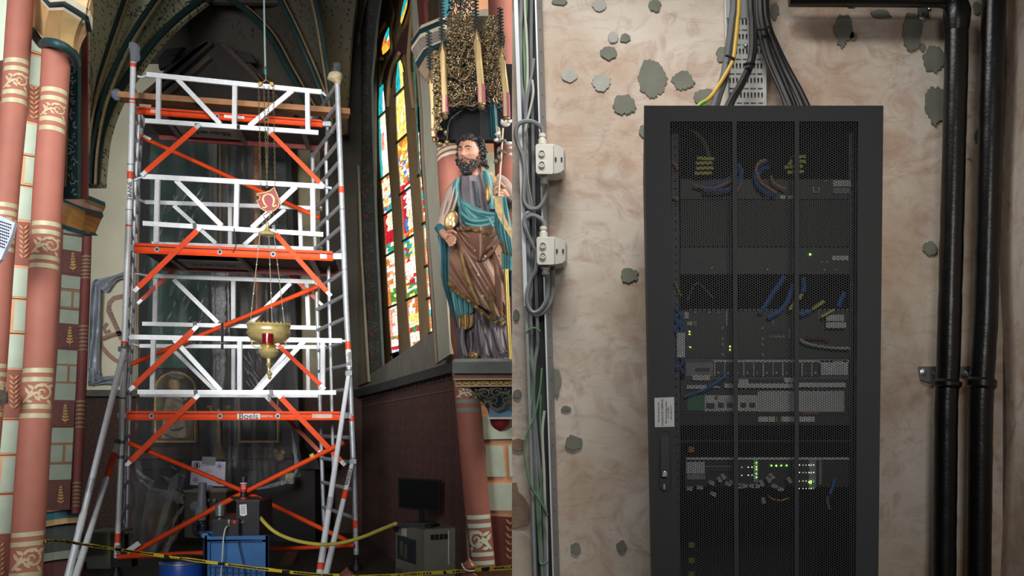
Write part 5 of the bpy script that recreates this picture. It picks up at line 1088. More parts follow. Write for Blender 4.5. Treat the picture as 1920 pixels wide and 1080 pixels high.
# =================================================================== ALTAR AND PLASTIC
YA = 13.9
M_altar = mat('dark altar wood', (38,30,25), .6, var=.25, scale=6); M_altar2 = mat('brown altar wood', (66,51,38), .6, var=.25, scale=6)
M_green = mat('dark green painting', (44,70,58), .7, var=.3, scale=3); M_agold = mat('dim altar gold', (176,138,72), .5, .3, var=.25, scale=14)
altar = thing('altar', 'dark carved altar with gilded panels behind the plastic sheet', 'altar', P(425,1062,YA))
def ap(nm, pts, Y, m, th=.1): return MB().plate(pts, Y, th).build(nm, m, altar)
ap('gable', [(300,150),(330,120),(385,78),(422,80),(470,120),(545,190),(560,262),(262,262)], YA+.3, M_altar, .2)
for pts in ([(288,168),(310,128),(392,74),(398,82),(300,170)], [(264,176),(384,76),(391,80),(272,182)], [(414,84),(422,80),(512,170),(504,174)], [(300,178),(390,104),(396,108),(310,184)], [(480,140),(486,138),(530,190),(524,194)]): ap('gable_beam', pts, YA+.2, M_altar2 if pts[0][0] != 288 else mat('near black wood', (34,28,26), .7), .1)
for pts in ([(310,92),(345,88),(330,102),(298,108)], [(296,108),(330,104),(318,122),(298,130)], [(420,82),(444,96),(430,100)], [(440,92),(470,100),(480,118),(460,116)]): ap('carved_crest', pts, YA+.25, mat('near black wood', (34,28,26)), .08)
ap('reredos', [(264,262),(545,262),(560,850),(256,850)], YA+.2, M_altar, .25)
ap('painting', [(282,262),(392,262),(392,690),(276,690)], YA+.15, M_green, .06); ap('painting', [(424,262),(470,262),(470,640),(424,640)], YA+.15, mat('dusky painting', (34,34,30), .7, var=.3, scale=3), .06); ap('painting', [(496,262),(536,262),(540,640),(496,640)], YA+.15, mat('dusky painting', (34,34,30)), .06)
for x0, x1, y0, y1, m in ((392,397,262,690,M_altar2),(401,406,262,690,mat('beige pilaster',(84,76,60),.7)),(410,414,262,690,mat('beige pilaster',(84,76,60))),(418,423,262,690,M_altar2)): ap('pilaster', [(x0,y0),(x1,y0),(x1,y1),(x0,y1)], YA+.1, m, .08)
MB().tube([P(479,262,YA+.05), P(480,450,YA+.05), P(482,645,YA+.05)], .055, 14).build('twisted_column', mat('amber column', (140,92,54), .45, var=.35, scale=9), altar, smooth=True); MB().tube([P(500,420,YA+.08), P(502,645,YA+.08)], .03, 10).build('twisted_column', M_altar2, altar, smooth=True)
def arch(x0, x1, y0, y1, r=.5): 
    xc = (x0+x1)/2; rx_ = (x1-x0)/2; return [(x0, y1)]+[(xc-rx_*math.cos(math.pi*k/12), y0+rx_*.9-rx_*.9*math.sin(math.pi*k/12)) for k in range(13)]+[(x1, y1)]
ap('panel_frame', arch(289,367,696,830), YA+.08, M_agold, .06); ap('panel_painting', arch(293,363,700,826), YA+.06, mat('warm dark panel painting', (84,74,56), .6, var=.35, scale=5), .05)
b = MB(); b.ball(P(326,722,YA+.05), .085, 12, (1,.3,1.1)); b.build('painted_head', mat('faded gold halo', (160,126,84), .6, var=.3, scale=12), altar, smooth=True)
MB().slab([[P(326-w_, y, YA+.05), P(326+w_, y, YA+.05)] for y, w_ in ((738,6),(750,16),(780,20),(822,24))], (0,.02,0)).build('painted_robe', mat('faded beige robe', (140,122,96), .6, var=.3, scale=9), altar)
ap('panel_frame', [(446,742),(522,742),(522,830),(446,830)], YA+.08, M_agold, .06); ap('panel_painting', [(450,746),(518,746),(518,826),(450,826)], YA+.06, mat('dusky painting', (34,34,30)), .05)
ap('predella', [(256,838),(560,838),(566,862),(250,862)], YA-.1, M_altar2, .3)
ap('altar_table', [(250,862),(596,862),(600,880),(248,880)], YA-.5, M_altar, .9); ap('altar_front', [(258,880),(590,880),(592,1064),(254,1064)], YA-.4, mat('near black wood', (34,28,26)), .7)
ap('front_panel', [(275,925),(335,925),(335,1030),(275,1030)], YA-.44, mat('dim red panel', (92,52,44), .7), .05); ap('front_panel', [(282,932),(328,932),(328,1024),(282,1024)], YA-.46, mat('dim olive panel', (84,74,52), .7, var=.3), .04)
t = thing('candlestick', 'gilded candlestick standing in the middle of the altar behind the plastic', 'candlestick', P(410,862,YA-.3)); sY = (YA-.3)/F
MB().lathe([(11*sY,0),(10*sY,14*sY),(6*sY,26*sY),(3*sY,44*sY),(4*sY,52*sY),(2.4*sY,64*sY),(3*sY,72*sY),(5*sY,78*sY)], P(410,862,YA-.3), 14).build('stem', M_agold, t, smooth=True)
for dx in (-17, 17): MB().tube(smooth_path([P(410,788,YA-.3), P(410+dx*.6,776,YA-.3), P(410+dx,764,YA-.3)], 4), .016, 8).build('branch', M_agold, t, smooth=True); MB().lathe([(.02,0),(.035,.02),(.03,.04)], P(410+dx,766,YA-.3), 10).build('cup', M_agold, t)
MB().lathe([(.02,0),(.02,.12)], P(410,784,YA-.3), 10).build('candle', M_cream_c, t)
tag(MB().ball(P(524,856,YA-.62), .07, 10, (1,.8,1)).ball(P(518,846,YA-.62), .04, 8).ball(P(530,848,YA-.62), .045, 8).build('altar_ornament', mat('dull brass ornament', (150,130,92), .45, .4, var=.3)), 'small dull brass ornament on the altar, right of the framed panels', 'ornament')
tag(MB().lathe([(.05,0),(.035,.1),(.045,.14),(.03,.2),(.05,.24)], P(486,900,12.75), 8).build('lantern', mat('dull brass ornament', (150,130,92))), None, None) if False else None
tag(MB().box(P(488+56,897,YA-.95), (.1,.06,.14)).build('glass_jar', mat('pale glass jar', (170,164,140), .25, var=.3, scale=20)), 'small pale jar at the right end of the altar table', 'jar')
# plastic sheet hung before the altar
def clear_film(name, refl, rough, haze, sc_, bump, dist=.05):
    t_ = NT(name); co = t_.coords(sc_); n_ = t_.noise(co, 3, 6, .65, .9); n2 = t_.noise(co, 12, 5, .7, 1.4); bm = t_.n('Bump'); bm.inputs['Strength'].default_value = bump; bm.inputs['Distance'].default_value = dist; t_.l(t_.mix(.45, n_, n2), bm.inputs['Height'])
    tr = t_.n('BsdfTransparent'); gl = t_.n('BsdfGlossy'); gl.inputs['Roughness'].default_value = rough; gl.inputs['Color'].default_value = (.95,.97,1,1); t_.l(bm.outputs[0], gl.inputs['Normal']); df = t_.n('BsdfDiffuse'); df.inputs['Color'].default_value = (.9,.93,.94,1); t_.l(bm.outputs[0], df.inputs['Normal'])
    fr = t_.n('Fresnel'); fr.inputs['IOR'].default_value = 1.5; t_.l(bm.outputs[0], fr.inputs['Normal']); m1 = t_.n('MixShader'); t_.l(t_.math('ADD', t_.math('MULTIPLY', fr.outputs[0], .55 if refl < .1 else 1.2), refl), m1.inputs[0]); t_.l(tr.outputs[0], m1.inputs[1]); t_.l(gl.outputs[0], m1.inputs[2])
    m2 = t_.n('MixShader'); t_.l(t_.math('MULTIPLY', t_.ramp(n2, [(.45,(0,0,0,1)),(.75,(1,1,1,1))]), haze), m2.inputs[0]); t_.l(m1.outputs[0], m2.inputs[1]); t_.l(df.outputs[0], m2.inputs[2]); t_.l(m2.outputs[0], t_.out.inputs['Surface']); return t_.m
M_sheet = clear_film('hanging clear sheet', .0, .15, .025, (3,3,1.2), .3)
def sheetY(x, y):
    d = 0
    for xc, w_, a in ((283,14,.05),(330,20,.05),(370,12,.06),(412,11,.3),(450,12,.07),(480,10,.08),(520,16,.06),(560,12,.05)):
        xx = xc+(y-500)*.012; d += a*math.exp(-((x-xx)/w_)**2)
    return 12.95-d+.035*noise.noise(Vector((x*.03, y*.014, 1)))+.012*noise.noise(Vector((x*.11, y*.06, 4)))
ps = thing('plastic_sheet', 'large wrinkled clear plastic sheet hanging in front of the altar', 'plastic sheet', P(425,1000,12.9))
rows = [[P(x, y, sheetY(x, y)) for x in np.linspace(258+(y-250)*-.008, 545+(y-250)*.03, 90)] for y in np.linspace(252, 930, 80)]
last = [P(x, 915+14*noise.noise(Vector((x*.02, 0, 3)))-max(0, (x-500)*.35), sheetY(x, 915)) for x in np.linspace(252, 566, 90)]; rows[-1] = last; rows[-2] = [a.lerp(c, .6) for a, c in zip(rows[-5], last)]; rows[-3] = [a.lerp(c, .4) for a, c in zip(rows[-5], last)]; rows[-4] = [a.lerp(c, .2) for a, c in zip(rows[-5], last)]
MB().grid(rows).build('hanging_sheet', M_sheet, ps, smooth=2)
rows = []
for i, v in enumerate(np.linspace(0, 1, 26)):
    r = []
    for u in np.linspace(0, 1, 40):
        x = lerp(lerp(246, 350, v**.8*.2), lerp(348, 350, v), u) if False else lerp(238+8*v, lerp(352, 300, v), u); y = lerp(872+30*math.sin(u*3.1), 1085, v)+20*u*v
        r.append(P(x, y, 12.7-.9*v-.1*abs(math.sin(u*9+v*2))+.05*noise.noise(Vector((u*6, v*6, 2)))))
    rows.append(r)
MB().grid(rows).build('draped_sheet', M_sheet, ps, smooth=2)
M_fold_gleam = clear_film('bright fold gleam', .45, .25, 1.0, (8,8,5), .8)  # whitish film for folds and their highlights, brightness put into the material
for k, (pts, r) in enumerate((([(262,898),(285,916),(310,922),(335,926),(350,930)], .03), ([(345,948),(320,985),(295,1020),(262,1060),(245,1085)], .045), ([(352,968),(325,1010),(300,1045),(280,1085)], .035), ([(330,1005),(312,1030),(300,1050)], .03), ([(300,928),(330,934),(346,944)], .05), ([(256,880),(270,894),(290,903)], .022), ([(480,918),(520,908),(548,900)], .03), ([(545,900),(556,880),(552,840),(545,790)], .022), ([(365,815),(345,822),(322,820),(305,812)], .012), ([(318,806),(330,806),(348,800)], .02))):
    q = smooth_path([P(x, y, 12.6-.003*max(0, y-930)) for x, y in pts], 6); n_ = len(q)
    MB().tube(q, [r*(.25+math.sin(math.pi*(i+.5)/n_))*(.6+.8*abs(noise.noise(Vector((i*.7, k, 0))))) for i in range(n_)], 7).build('sheet_fold_gleam', M_fold_gleam, ps, smooth=True)
for k, (pts, r) in enumerate((([(410,455),(413,500),(414,560),(413,620),(414,690),(411,742)], .062), ([(398,470),(400,560),(402,650),(401,720)], .016), ([(426,480),(428,560),(430,640)], .012), ([(318,700),(330,708),(345,706)], .03), ([(322,745),(340,752),(356,742)], .018))):  # bright streaks on the sheet, highlights built as whitish tubes
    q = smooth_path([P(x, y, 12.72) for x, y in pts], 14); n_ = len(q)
    MB().tube([p+Vector((.012*noise.noise(Vector((i*.5, k, 2))), 0, 0)) for i, p in enumerate(q)], [r*(.35+.65*math.sin(math.pi*(i+.5)/n_)**.5)*(1+.5*noise.noise(Vector((i*.45, k, 7)))) for i in range(n_)], 12).build('sheet_fold_gleam', M_fold_gleam, ps, smooth=2)
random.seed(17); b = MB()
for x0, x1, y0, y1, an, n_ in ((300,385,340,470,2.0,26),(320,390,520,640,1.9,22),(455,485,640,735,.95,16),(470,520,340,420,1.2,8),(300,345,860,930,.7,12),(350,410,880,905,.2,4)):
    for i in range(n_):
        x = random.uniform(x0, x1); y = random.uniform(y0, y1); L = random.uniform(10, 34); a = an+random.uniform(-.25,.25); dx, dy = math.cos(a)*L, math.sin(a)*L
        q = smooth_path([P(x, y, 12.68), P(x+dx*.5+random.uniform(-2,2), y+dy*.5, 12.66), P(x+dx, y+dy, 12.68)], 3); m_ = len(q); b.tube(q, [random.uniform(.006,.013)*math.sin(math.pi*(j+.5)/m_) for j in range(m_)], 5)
tag(b.build('sheet_crease_gleams', M_fold_gleam, ps, smooth=2), None, None, None, 'stuff')  # short crease highlights modelled as thin whitish tubes
tarp = thing('grey_tarp', 'grey blue plastic taped as a frame on the cream wall left of the scaffold', 'tarp', P(205,728,14.3))
M_tarp = mat('grey blue plastic film', (150,156,166), .3, var=.18, scale=4, bump=.5, bscale=10)
def cloth(nm, L, Rr, seed, n=16):
    a = smooth_path([Vector((x, y, 0)) for x, y in L], 5); c = smooth_path([Vector((x, y, 0)) for x, y in Rr], 5); m_ = min(len(a), len(c)); rows = []
    for i in range(m_): rows.append([P(lerp(a[i].x, c[i].x, u), lerp(a[i].y, c[i].y, u), 14.3-.05*math.sin(u*7+i*.2+seed)-.05*noise.noise(Vector((u*4, i*.3, seed)))) for u in np.linspace(0, 1, n)])
    MB().slab(rows, (0,.015,0)).build(nm, M_tarp, tarp, smooth=2)
cloth('side_strip', [(172,530),(169,580),(167,640),(165,690),(164,722)], [(188,536),(188,580),(187,640),(186,690),(190,712)], 1); cloth('top_flap', [(172,532),(178,524),(190,522),(215,516),(240,506)], [(186,541),(200,548),(210,536),(222,524),(242,522)], 2); cloth('bottom_strip', [(164,716),(175,712),(195,706),(215,704),(240,702)], [(166,724),(178,722),(195,720),(215,721),(240,722)], 3)
cloth('corner_bunch', [(165,690),(170,702),(180,710),(190,714)], [(176,690),(182,700),(190,706),(198,710)], 5, 10)
# =================================================================== FLOOR THINGS
YM = 9.6
sg = thing('warning_sign', 'white paper warning sign with round and diamond symbols taped to the plastic', 'sign', P(390,911,12.5)); YS = 12.4
MB().plate([(360,864),(356,909),(421,912),(423,866)], YS, .01).build('paper', mat('sign paper', (214,208,226), .7, var=.02), sg)
M_sred = mat('sign symbol red', (120,50,50), .7); 
def ringpx(cx, cy, r, wd, m, nm, n=20, dia=False):
    b = MB(); k = 4 if dia else n; o = [P(cx+r*math.cos(2*math.pi*i/k), cy+r*math.sin(2*math.pi*i/k), YS-.004) for i in range(k)]; i_ = [P(cx+(r-wd)*math.cos(2*math.pi*i/k), cy+(r-wd)*math.sin(2*math.pi*i/k), YS-.004) for i in range(k)]
    b.add(o+i_, [(i, (i+1) % k, k+(i+1) % k, k+i) for i in range(k)]); b.build(nm, m, sg)
for cx, cy in ((369.5,872.5),(411.5,902.5)):
    ringpx(cx, cy, 5.8, 1.3, M_sred, 'prohibition_ring'); MB().plate([(cx-1.5,cy-3.5),(cx+1.2,cy-3.8),(cx+2.2,cy+1),(cx+1.5,cy+3.5),(cx-1.8,cy+3.5),(cx-2.4,cy)], YS-.003, .002).build('prohibition_symbol', M_btxt, sg)
    MB().plate([(cx-4.2,cy-3.4),(cx-3.4,cy-4.2),(cx+4.2,cy+3.4),(cx+3.4,cy+4.2)], YS-.006, .002).build('prohibition_bar', M_sred, sg)
for cx, cy in ((411.5,874.5),(366.5,900)):
    ringpx(cx, cy, 6.4, 1.0, M_sred, 'hazard_diamond', dia=True); MB().plate([(cx-2,cy-2.4),(cx+2,cy-2.4),(cx+2,cy+2),(cx-2,cy+2)], YS-.003, .002).build('hazard_symbol', mat('sign grey ink', (110,104,116), .8), sg)
b = MB(); text_mesh(b, 'LAGE TEMPERATUUR', 2.5*YS/F, face_cam(P(390,873,YS-.004)));  b.build('heading', mat('sign grey ink', (110,104,116)), sg)
b = MB(); text_mesh(b, 'ATTENTIE', 2.4*YS/F, face_cam(P(391,881,YS-.004))); text_mesh(b, 'GEVAARLIJK', 2.4*YS/F, face_cam(P(391,884.5,YS-.004))); b.build('warning_text', mat('sign orange ink', (214,128,84), .8), sg)
b = MB(); text_mesh(b, 'niet betreden zonder toestemming', 1.7*YS/F, face_cam(P(391,892,YS-.004))); text_mesh(b, 'houd afstand', 1.7*YS/F, face_cam(P(391,896,YS-.004))); b.build('small_print', mat('sign grey ink', (110,104,116)), sg)
M_tape = plastic('grey sticky tape', .7, .95, .3, (8,8,8), (150,154,156), .4)
MB().plate([(379,856),(405,857),(403,872),(378,870)], YS-.012, .006).build('tape', M_tape, sg); MB().plate([(383,908),(399,910),(397,925),(384,922)], YS-.012, .006).build('tape', M_tape, sg)
# duct and dark extractor housing
t = thing('extractor_housing', 'dark brown metal extractor box with a grey duct and black hose at the altar foot', 'extractor', P(385,1012,11.9)); YD = 11.9
MB().plate([(346,921),(424,921),(424,1010),(346,1008)], YD, .4).build('box', mat('dark brown housing', (70,58,50), .5, var=.2), t); MB().rect(344, 919, 426, 923, YD-.02, .42).build('box_edge', mat('housing edge metal', (140,124,108), .4, .5), t)
M_pvc = mat('grey pvc pipe', (120,126,132), .4, var=.08)
MB().tube([P(380,905,YD-.15), P(379,925,YD-.15), P(378,955,YD-.15), P(377,975,YD-.15)], [.045,.045,.058,.058], 14).build('vertical_duct', M_pvc, t, smooth=True); MB().tube([P(366,950,YD-.1), P(378,949,YD-.16)], .068, 14).build('side_duct', M_pvc, t, smooth=True); MB().lathe([(.07,-.06),(.07,.06)], P(377,958,YD-.15), 14).build('duct_collar', M_pvc, t)
q = smooth_path([P(372,976,YD-.12), P(366,986,YD-.14), P(369,999,YD-.15), P(378,998,YD-.15), P(381,985,YD-.15), P(376,978,YD-.14)], 6); MB().tube(q, [.035+.006*(i % 2) for i in range(len(q))], 10).build('flexible_hose', mat('shiny black hose', (50,52,58), .25, var=.2), t, smooth=True)
for x in (391, 402): MB().ball(P(x, 938, YD-.03), .025, 10).build('knob', M_pvc, t, smooth=True)
# blue crate
YC = 9.35
t = thing('blue_crate', 'big blue steel mesh crate in front of the scaffold base', 'crate', Vector((P(442,1000,YC).x, YC+.3, 0))); M_blue = mat('blue crate paint', (52,108,166), .5, var=.14, scale=5); M_blued = mat('deep blue paint', (30,70,122), .5, var=.14, scale=5)
yb = 1097
MB().rect(392, 1012, 492, yb, YC+.03, .02).build('front_sheet', M_blue, t)
for x0, y0, x1, y1 in ((384,1004,393,yb),(492,1004,502,yb)): MB().rect(x0, y0, x1, y1, YC, .05).build('post', M_blue, t)
MB().plate([(393,1006),(492,1004),(492,1013),(393,1015)], YC, .05).build('top_rail', M_blue, t); MB().rect(388, 1016, 390, yb, YC-.005, .01).build('post_line', M_blued, t); MB().plate([(396,1017),(490,1015),(490,1017),(396,1019)], YC+.02, .02).build('sheet_edge', M_blued, t)
b = MB(); b.prism([P(384,1004,YC), P(380,1000,YC+.55), P(380,yb-30,YC+.55), P(384,yb,YC)], (.02,0,0)); b.build('side_sheet', M_blued, t); b = MB(); b.prism([P(502,1004,YC), P(497,1000,YC+.55), P(497,yb-30,YC+.55), P(502,yb,YC)], (-.02,0,0)); b.build('side_sheet', M_blued, t)
b = MB(); b.bar(P(384,1004,YC), P(380,1000,YC+.55), .05, .04); b.build('top_rail', M_blue, t); b = MB(); b.bar(P(380,1000,YC+.55), P(497,999,YC+.55), .05, .04); b.build('top_rail', M_blue, t)
for k in range(9): MB().rect(402+k*11, 1062, 404+k*11, yb, YC+.015, .015).build('mesh_wire', M_blued, t)
for k in range(3): MB().rect(394, 1063+k*11, 491, 1065+k*11, YC+.012, .012).build('mesh_wire', M_blued, t)
MB().prism([P(384,1012,YC), P(500,1012,YC), P(497,1009,YC+.55), P(380,1010,YC+.55)], (0,0,-.02)).build('tray', M_blued, t)
# black machine on the crate
M_mach = mat('black machine case', (34,34,36), .45, var=.12, scale=20)
t = thing('black_machine', 'black metal machine of two boxes standing on the blue crate', 'machine', P(445,1012,YC+.3)); Ya, Yb = YC+.06, YC+.16
def casebox(nm, x0, y0, x1, y1, Yf, dep, tp, m=M_mach):
    b = MB(); f = [P(x0,y0,Yf), P(x1,y0,Yf), P(x1,y1,Yf), P(x0,y1,Yf)]; b.prism(f, (-.03*dep/.4 if tp else 0, dep, 0)); return b.build(nm, m, t)
casebox('low_case', 399, 977, 447, 1012, Ya, .5, 1); MB().prism([P(398,977,Ya-.006), P(448,977,Ya-.006), P(449,964,Ya+.5), P(393,964,Ya+.5)], (0,0,.012)).build('low_case_top', mat('black machine top', (52,52,54), .4), t)
casebox('tall_case', 443, 940, 486, 1011, Yb, .42, 1); MB().prism([P(442,940,Yb-.006), P(487,940,Yb-.006), P(486,933,Yb+.42), P(431,933,Yb+.42)], (0,0,.012)).build('tall_case_top', mat('brownish machine top', (70,60,54), .5), t)
sy_ = Ya/F; MB().lathe([(9*sy_,0),(9*sy_,21*sy_),(8*sy_,21.5*sy_),(8*sy_,3*sy_)], P(413,967,Ya+.22), 18).build('chimney_pipe', mat('steel pipe', (150,154,156), .3, .7), t, smooth=True)
MB().plate([(449,946.5),(462,945.5),(463,965),(458,967.5),(450,966.5)], Yb-.004, .003).build('paper_label', M_paper, t)
b = MB(); [b.rect(451, 948.5+k*2.4, 460.5, 949.3+k*2.4, Yb-.0055, .001) for k in range(7)]; b.build('label_print', M_ink, t)
MB().lathe([(.018,0),(.018,.006),(.008,.012),(0,.012)], P(440,979,Ya-.001), 12, Matrix.Rotation(math.pi/2,3,'X')).build('red_button', mat('red button', (226,58,44), .3), t); MB().lathe([(.018,0),(.018,.006),(.008,.014),(0,.014)], P(455,979,Yb-.001), 12, Matrix.Rotation(math.pi/2,3,'X')).build('grey_button', M_zinc, t)
MB().rect(427, 974, 431, 981, Ya-.012, .01).build('latch', M_zinc, t); MB().tube([P(429,980,Ya-.02), P(430,987,Ya-.02)], .006, 6).build('latch_pin', M_zinc, t)
tag(MB().tube(smooth_path([P(426,987,Ya-.03), P(422,993,Ya-.06), P(419,1010,Ya-.1), P(417,1040,Ya-.12), P(414,1080,Ya-.12)], 5), .0065, 6).build('white_cable', M_whitecable, smooth=True), 'thin white cord hanging down the front of the blue crate', 'cord')
tag(MB().tube(smooth_path([P(446,1012,YC-.01), P(450,1030,YC-.02), P(456,1056,YC-.02), P(462,1085,YC-.02)], 5), .005, 6).build('black_cable', M_blackcable, smooth=True), 'thin black cord running down the front of the blue crate', 'cord')
t = thing('spray_can', 'red and black spray can standing on the black machine', 'spray can', P(457,937.5,Yb+.12)); cY = (Yb+.12)/F; cz = P(457,937.5,Yb+.12)
for nm, z0, z1, r, m in (('base', 0, 5, 6.6, mat('can red', (206,48,46), .35)), ('lower_wrap', 5, 16, 6.1, M_black), ('upper_wrap', 16, 31, 6.1, mat('can red', (206,48,46))), ('shoulder_ring', 31, 32.5, 6.4, M_paper), ('cap', 32.5, 44, 6.3, M_black)): MB().lathe([(r*cY,z0*cY),(r*cY,z1*cY)], cz, 16).build(nm, m, t, smooth=True)
b = MB(); [b.rect(452.5, 909+k*3, 461, 910.6+k*3, Yb+.12-.034, .001) for k in range(3)]; b.build('label_marks', mat('can label pink', (240,160,150), .5), t)
# drum
YB_ = 9.5; t = thing('blue_drum', 'blue plastic drum with a black lid and steel ring left of the crate', 'drum', Vector((P(340,1060,YB_).x, YB_, 0))); s_ = YB_/F; z0 = P(340,1047,YB_).z
MB().lathe([(37*s_,0),(38.5*s_,z0*.3),(38.5*s_,z0*.7),(38*s_,z0-.06),(36*s_,z0-.01)], (P(340,1060,YB_).x, YB_, 0), 28).build('barrel', mat('blue drum plastic', (38,84,178), .35, var=.06), t, smooth=True)
MB().lathe([(37.5*s_,z0-.05),(38.8*s_,z0-.045),(38.8*s_,z0-.03),(37.5*s_,z0-.025)], (P(340,1060,YB_).x, YB_, 0), 28).build('clamp_ring', M_zinc, t, smooth=True); MB().lathe([(36*s_,z0-.02),(36*s_,z0+.01),(33*s_,z0+.02),(0,z0+.012)], (P(340,1060,YB_).x, YB_, 0), 28).build('lid', M_black, t, smooth=True)
# hose, brown board
tag(MB().tube(smooth_path([P(484,965,9.6), P(498,982,9.5), P(515,997,9.45), P(540,1009,9.4), P(570,1017,9.35), P(605,1021,9.3), P(640,1018,9.1), P(680,1007,8.9), P(712,994,8.7), P(742,982,8.5)], 6), .017, 10).build('yellow_hose', mat('yellow hose rubber', (206,196,84), .45, var=.1), smooth=True), 'yellow hose sagging from the black machine to the beige cabinet', 'hose')
bx = P(540,1045,11.7); tag(MB().prism([P(538,1034,11.8), P(560,1034,11.8), P(545,1064,11.2), P(520,1064,11.2)], (0,0,-.04)).build('brown_board', mat('brown board', (150,104,60), .6, var=.2)), 'short brown board lying behind the scaffold braces, right of the crate', 'board')
# grey box at the left
t = thing('grey_box', 'dull grey green metal box on the floor left of the scaffold', 'box', Vector((P(178,1060,11).x, 11.2, 0)))
MB().prism([P(150,1002,11), P(206,1001,11), P(208,1092,11), P(146,1092,11)], (-.1,.5,0)).build('case', mat('grey green metal', (150,150,134), .6, var=.12, scale=3), t); MB().plate([(149,999),(207,998),(207,1003),(149,1004)], 10.98, .5).build('lid', mat('grey green metal', (112,112,98)), t)
for r in ((154,1054,160,1056),(154,1064,160,1066),(153,1054,155,1066),(157,1056,159,1064)): MB().rect(*r, 10.97, .03).build('latch', M_black, t)
# beige cabinet with a screen
YK = 8.25
t = thing('beige_cabinet', 'beige metal instrument cabinet at the foot of the right wall', 'cabinet', Vector((P(800,1070,YK).x, YK+.3, 0))); M_bei = mat('beige cabinet paint', (116,113,101), .55, var=.06)
c0, c1, c2 = (742,977,YK+.55), (792,998,YK), (867,988,YK+.2)                        # left rear, near corner, right
c3 = (c0[0]+(c2[0]-c1[0])*.93, 969, YK+.74); zf = 0
def col_(c): p = P(*c); return p, Vector((p.x, p.y, 0))
A0, a0 = col_(c0); A1, a1 = col_(c1); A2, a2 = col_(c2); A3 = A0+(A2-A1); a3 = Vector((A3.x, A3.y, 0)); zt = (A0.z+A1.z+A2.z)/3
for v in (A0, A1, A2, A3): v.z = zt
sA = (A0+A1+A2+A3)/4
MB().add([A0,A1,A2,A3,a0,a1,a2,a3], [(0,1,2,3),(4,7,6,5),(0,4,5,1),(1,5,6,2),(2,6,7,3),(3,7,4,0)]).build('case', M_bei, t)
def onface(P0, P1, u, v, off): n_ = (P1-P0).cross(Vector((0,0,1))).normalized(); n_ = n_ if n_.y < 0 else -n_; return P0.lerp(P1, u)+Vector((0,0,-v))+n_*off
def facequad(P0, P1, u0, u1, v0, v1, nm, m, off=.006): 
    pts = [onface(P0,P1,u0,v0,off), onface(P0,P1,u1,v0,off), onface(P0,P1,u1,v1,off), onface(P0,P1,u0,v1,off)]; n_ = onface(P0,P1,0,0,off)-onface(P0,P1,0,0,0); return MB().prism(pts, -n_*.9).build(nm, m, t)
facequad(A0, A1, .08, .78, .1, .3, 'control_panel', mat('dark display panel', (40,46,48), .3)); facequad(A0, A1, .03, .3, .38, .46, 'round_dial', mat('dim dial grey', (84,84,80), .5), .012); facequad(A0, A1, .06, .16, .52, .6, 'latch', M_black); facequad(A0, A1, .26, .42, .02, .09, 'paper_note', mat('dim paper', (190,186,172), .7)); facequad(A0, A1, -.02, .12, -.005, .07, 'hose_socket', M_black, .02)
facequad(A0, A1, .2, .3, .14, .26, 'display_window', mat('dim dial grey', (84,84,80)), .009); facequad(A0, A1, .36, .46, .16, .28, 'display_window', mat('dim dial grey', (84,84,80)), .009)
for k in range(4): facequad(A1, A2, .2+k*.11, .285+k*.11, .045, .09, 'vent_slot', M_black)
facequad(A1, A2, .0, .02, 0, .7, 'case_edge', mat('dim cabinet edge', (96,94,84), .6)); facequad(A1, A2, .63, .66, .02, .3, 'white_cord', mat('dim paper', (190,186,172)), .01)
mo = thing('monitor', 'black flat screen monitor on the beige cabinet', 'monitor', P(792,985,YK+.5)); YMo = YK+.5
def mq(x, y, dy=0): return P(x, y, YMo-.002*(x-786)+dy)
MB().prism([mq(746,896), mq(826,900), mq(824,961), mq(747,953)], (0,.05,0)).build('bezel', mat('monitor black', (22,23,25), .4), mo); MB().prism([mq(749,899,-.004), mq(823,903,-.004), mq(821,957,-.004), mq(750,949,-.004)], (0,.003,0)).build('screen', mat('dark screen', (16,20,22), .2), mo)
MB().prism([mq(785,956,.02), mq(794,957,.02), mq(794,978,.02), mq(785,978,.02)], (0,.03,0)).build('neck', mat('monitor black', (22,23,25)), mo); MB().lathe([(.11,0),(.11,.012),(.03,.02)], Vector((mq(790,980).x, YMo+.03, zt)), 16).build('foot', mat('monitor black', (22,23,25)), mo)
k_ = thing('keyboard', 'black keyboard lying in front of the monitor on the cabinet', 'keyboard', Vector((sA.x-.02, sA.y-.1, zt)))
cK = Vector((P(785,982,YK+.3).x, YK+.28, zt+.012)); rK = Matrix.Rotation(-.15, 3, 'Z'); MB().box(cK, (.33,.13,.02), rK).build('body', mat('keyboard black', (30,31,33), .45), k_)
for i in range(4): MB().box(cK+rK @ Vector((-.0,-.045+i*.03,.012)), (.3,.02,.008), rK).build('key_row', mat('key grey', (52,54,56), .4), k_)
tag(MB().ball(Vector((P(806,987,YK+.2).x, YK+.17, zt+.017)), .03, 12, (1.5,1,.55)).build('mouse', mat('mouse black', (20,20,22), .3), smooth=True), 'black computer mouse at the front edge of the cabinet', 'mouse')
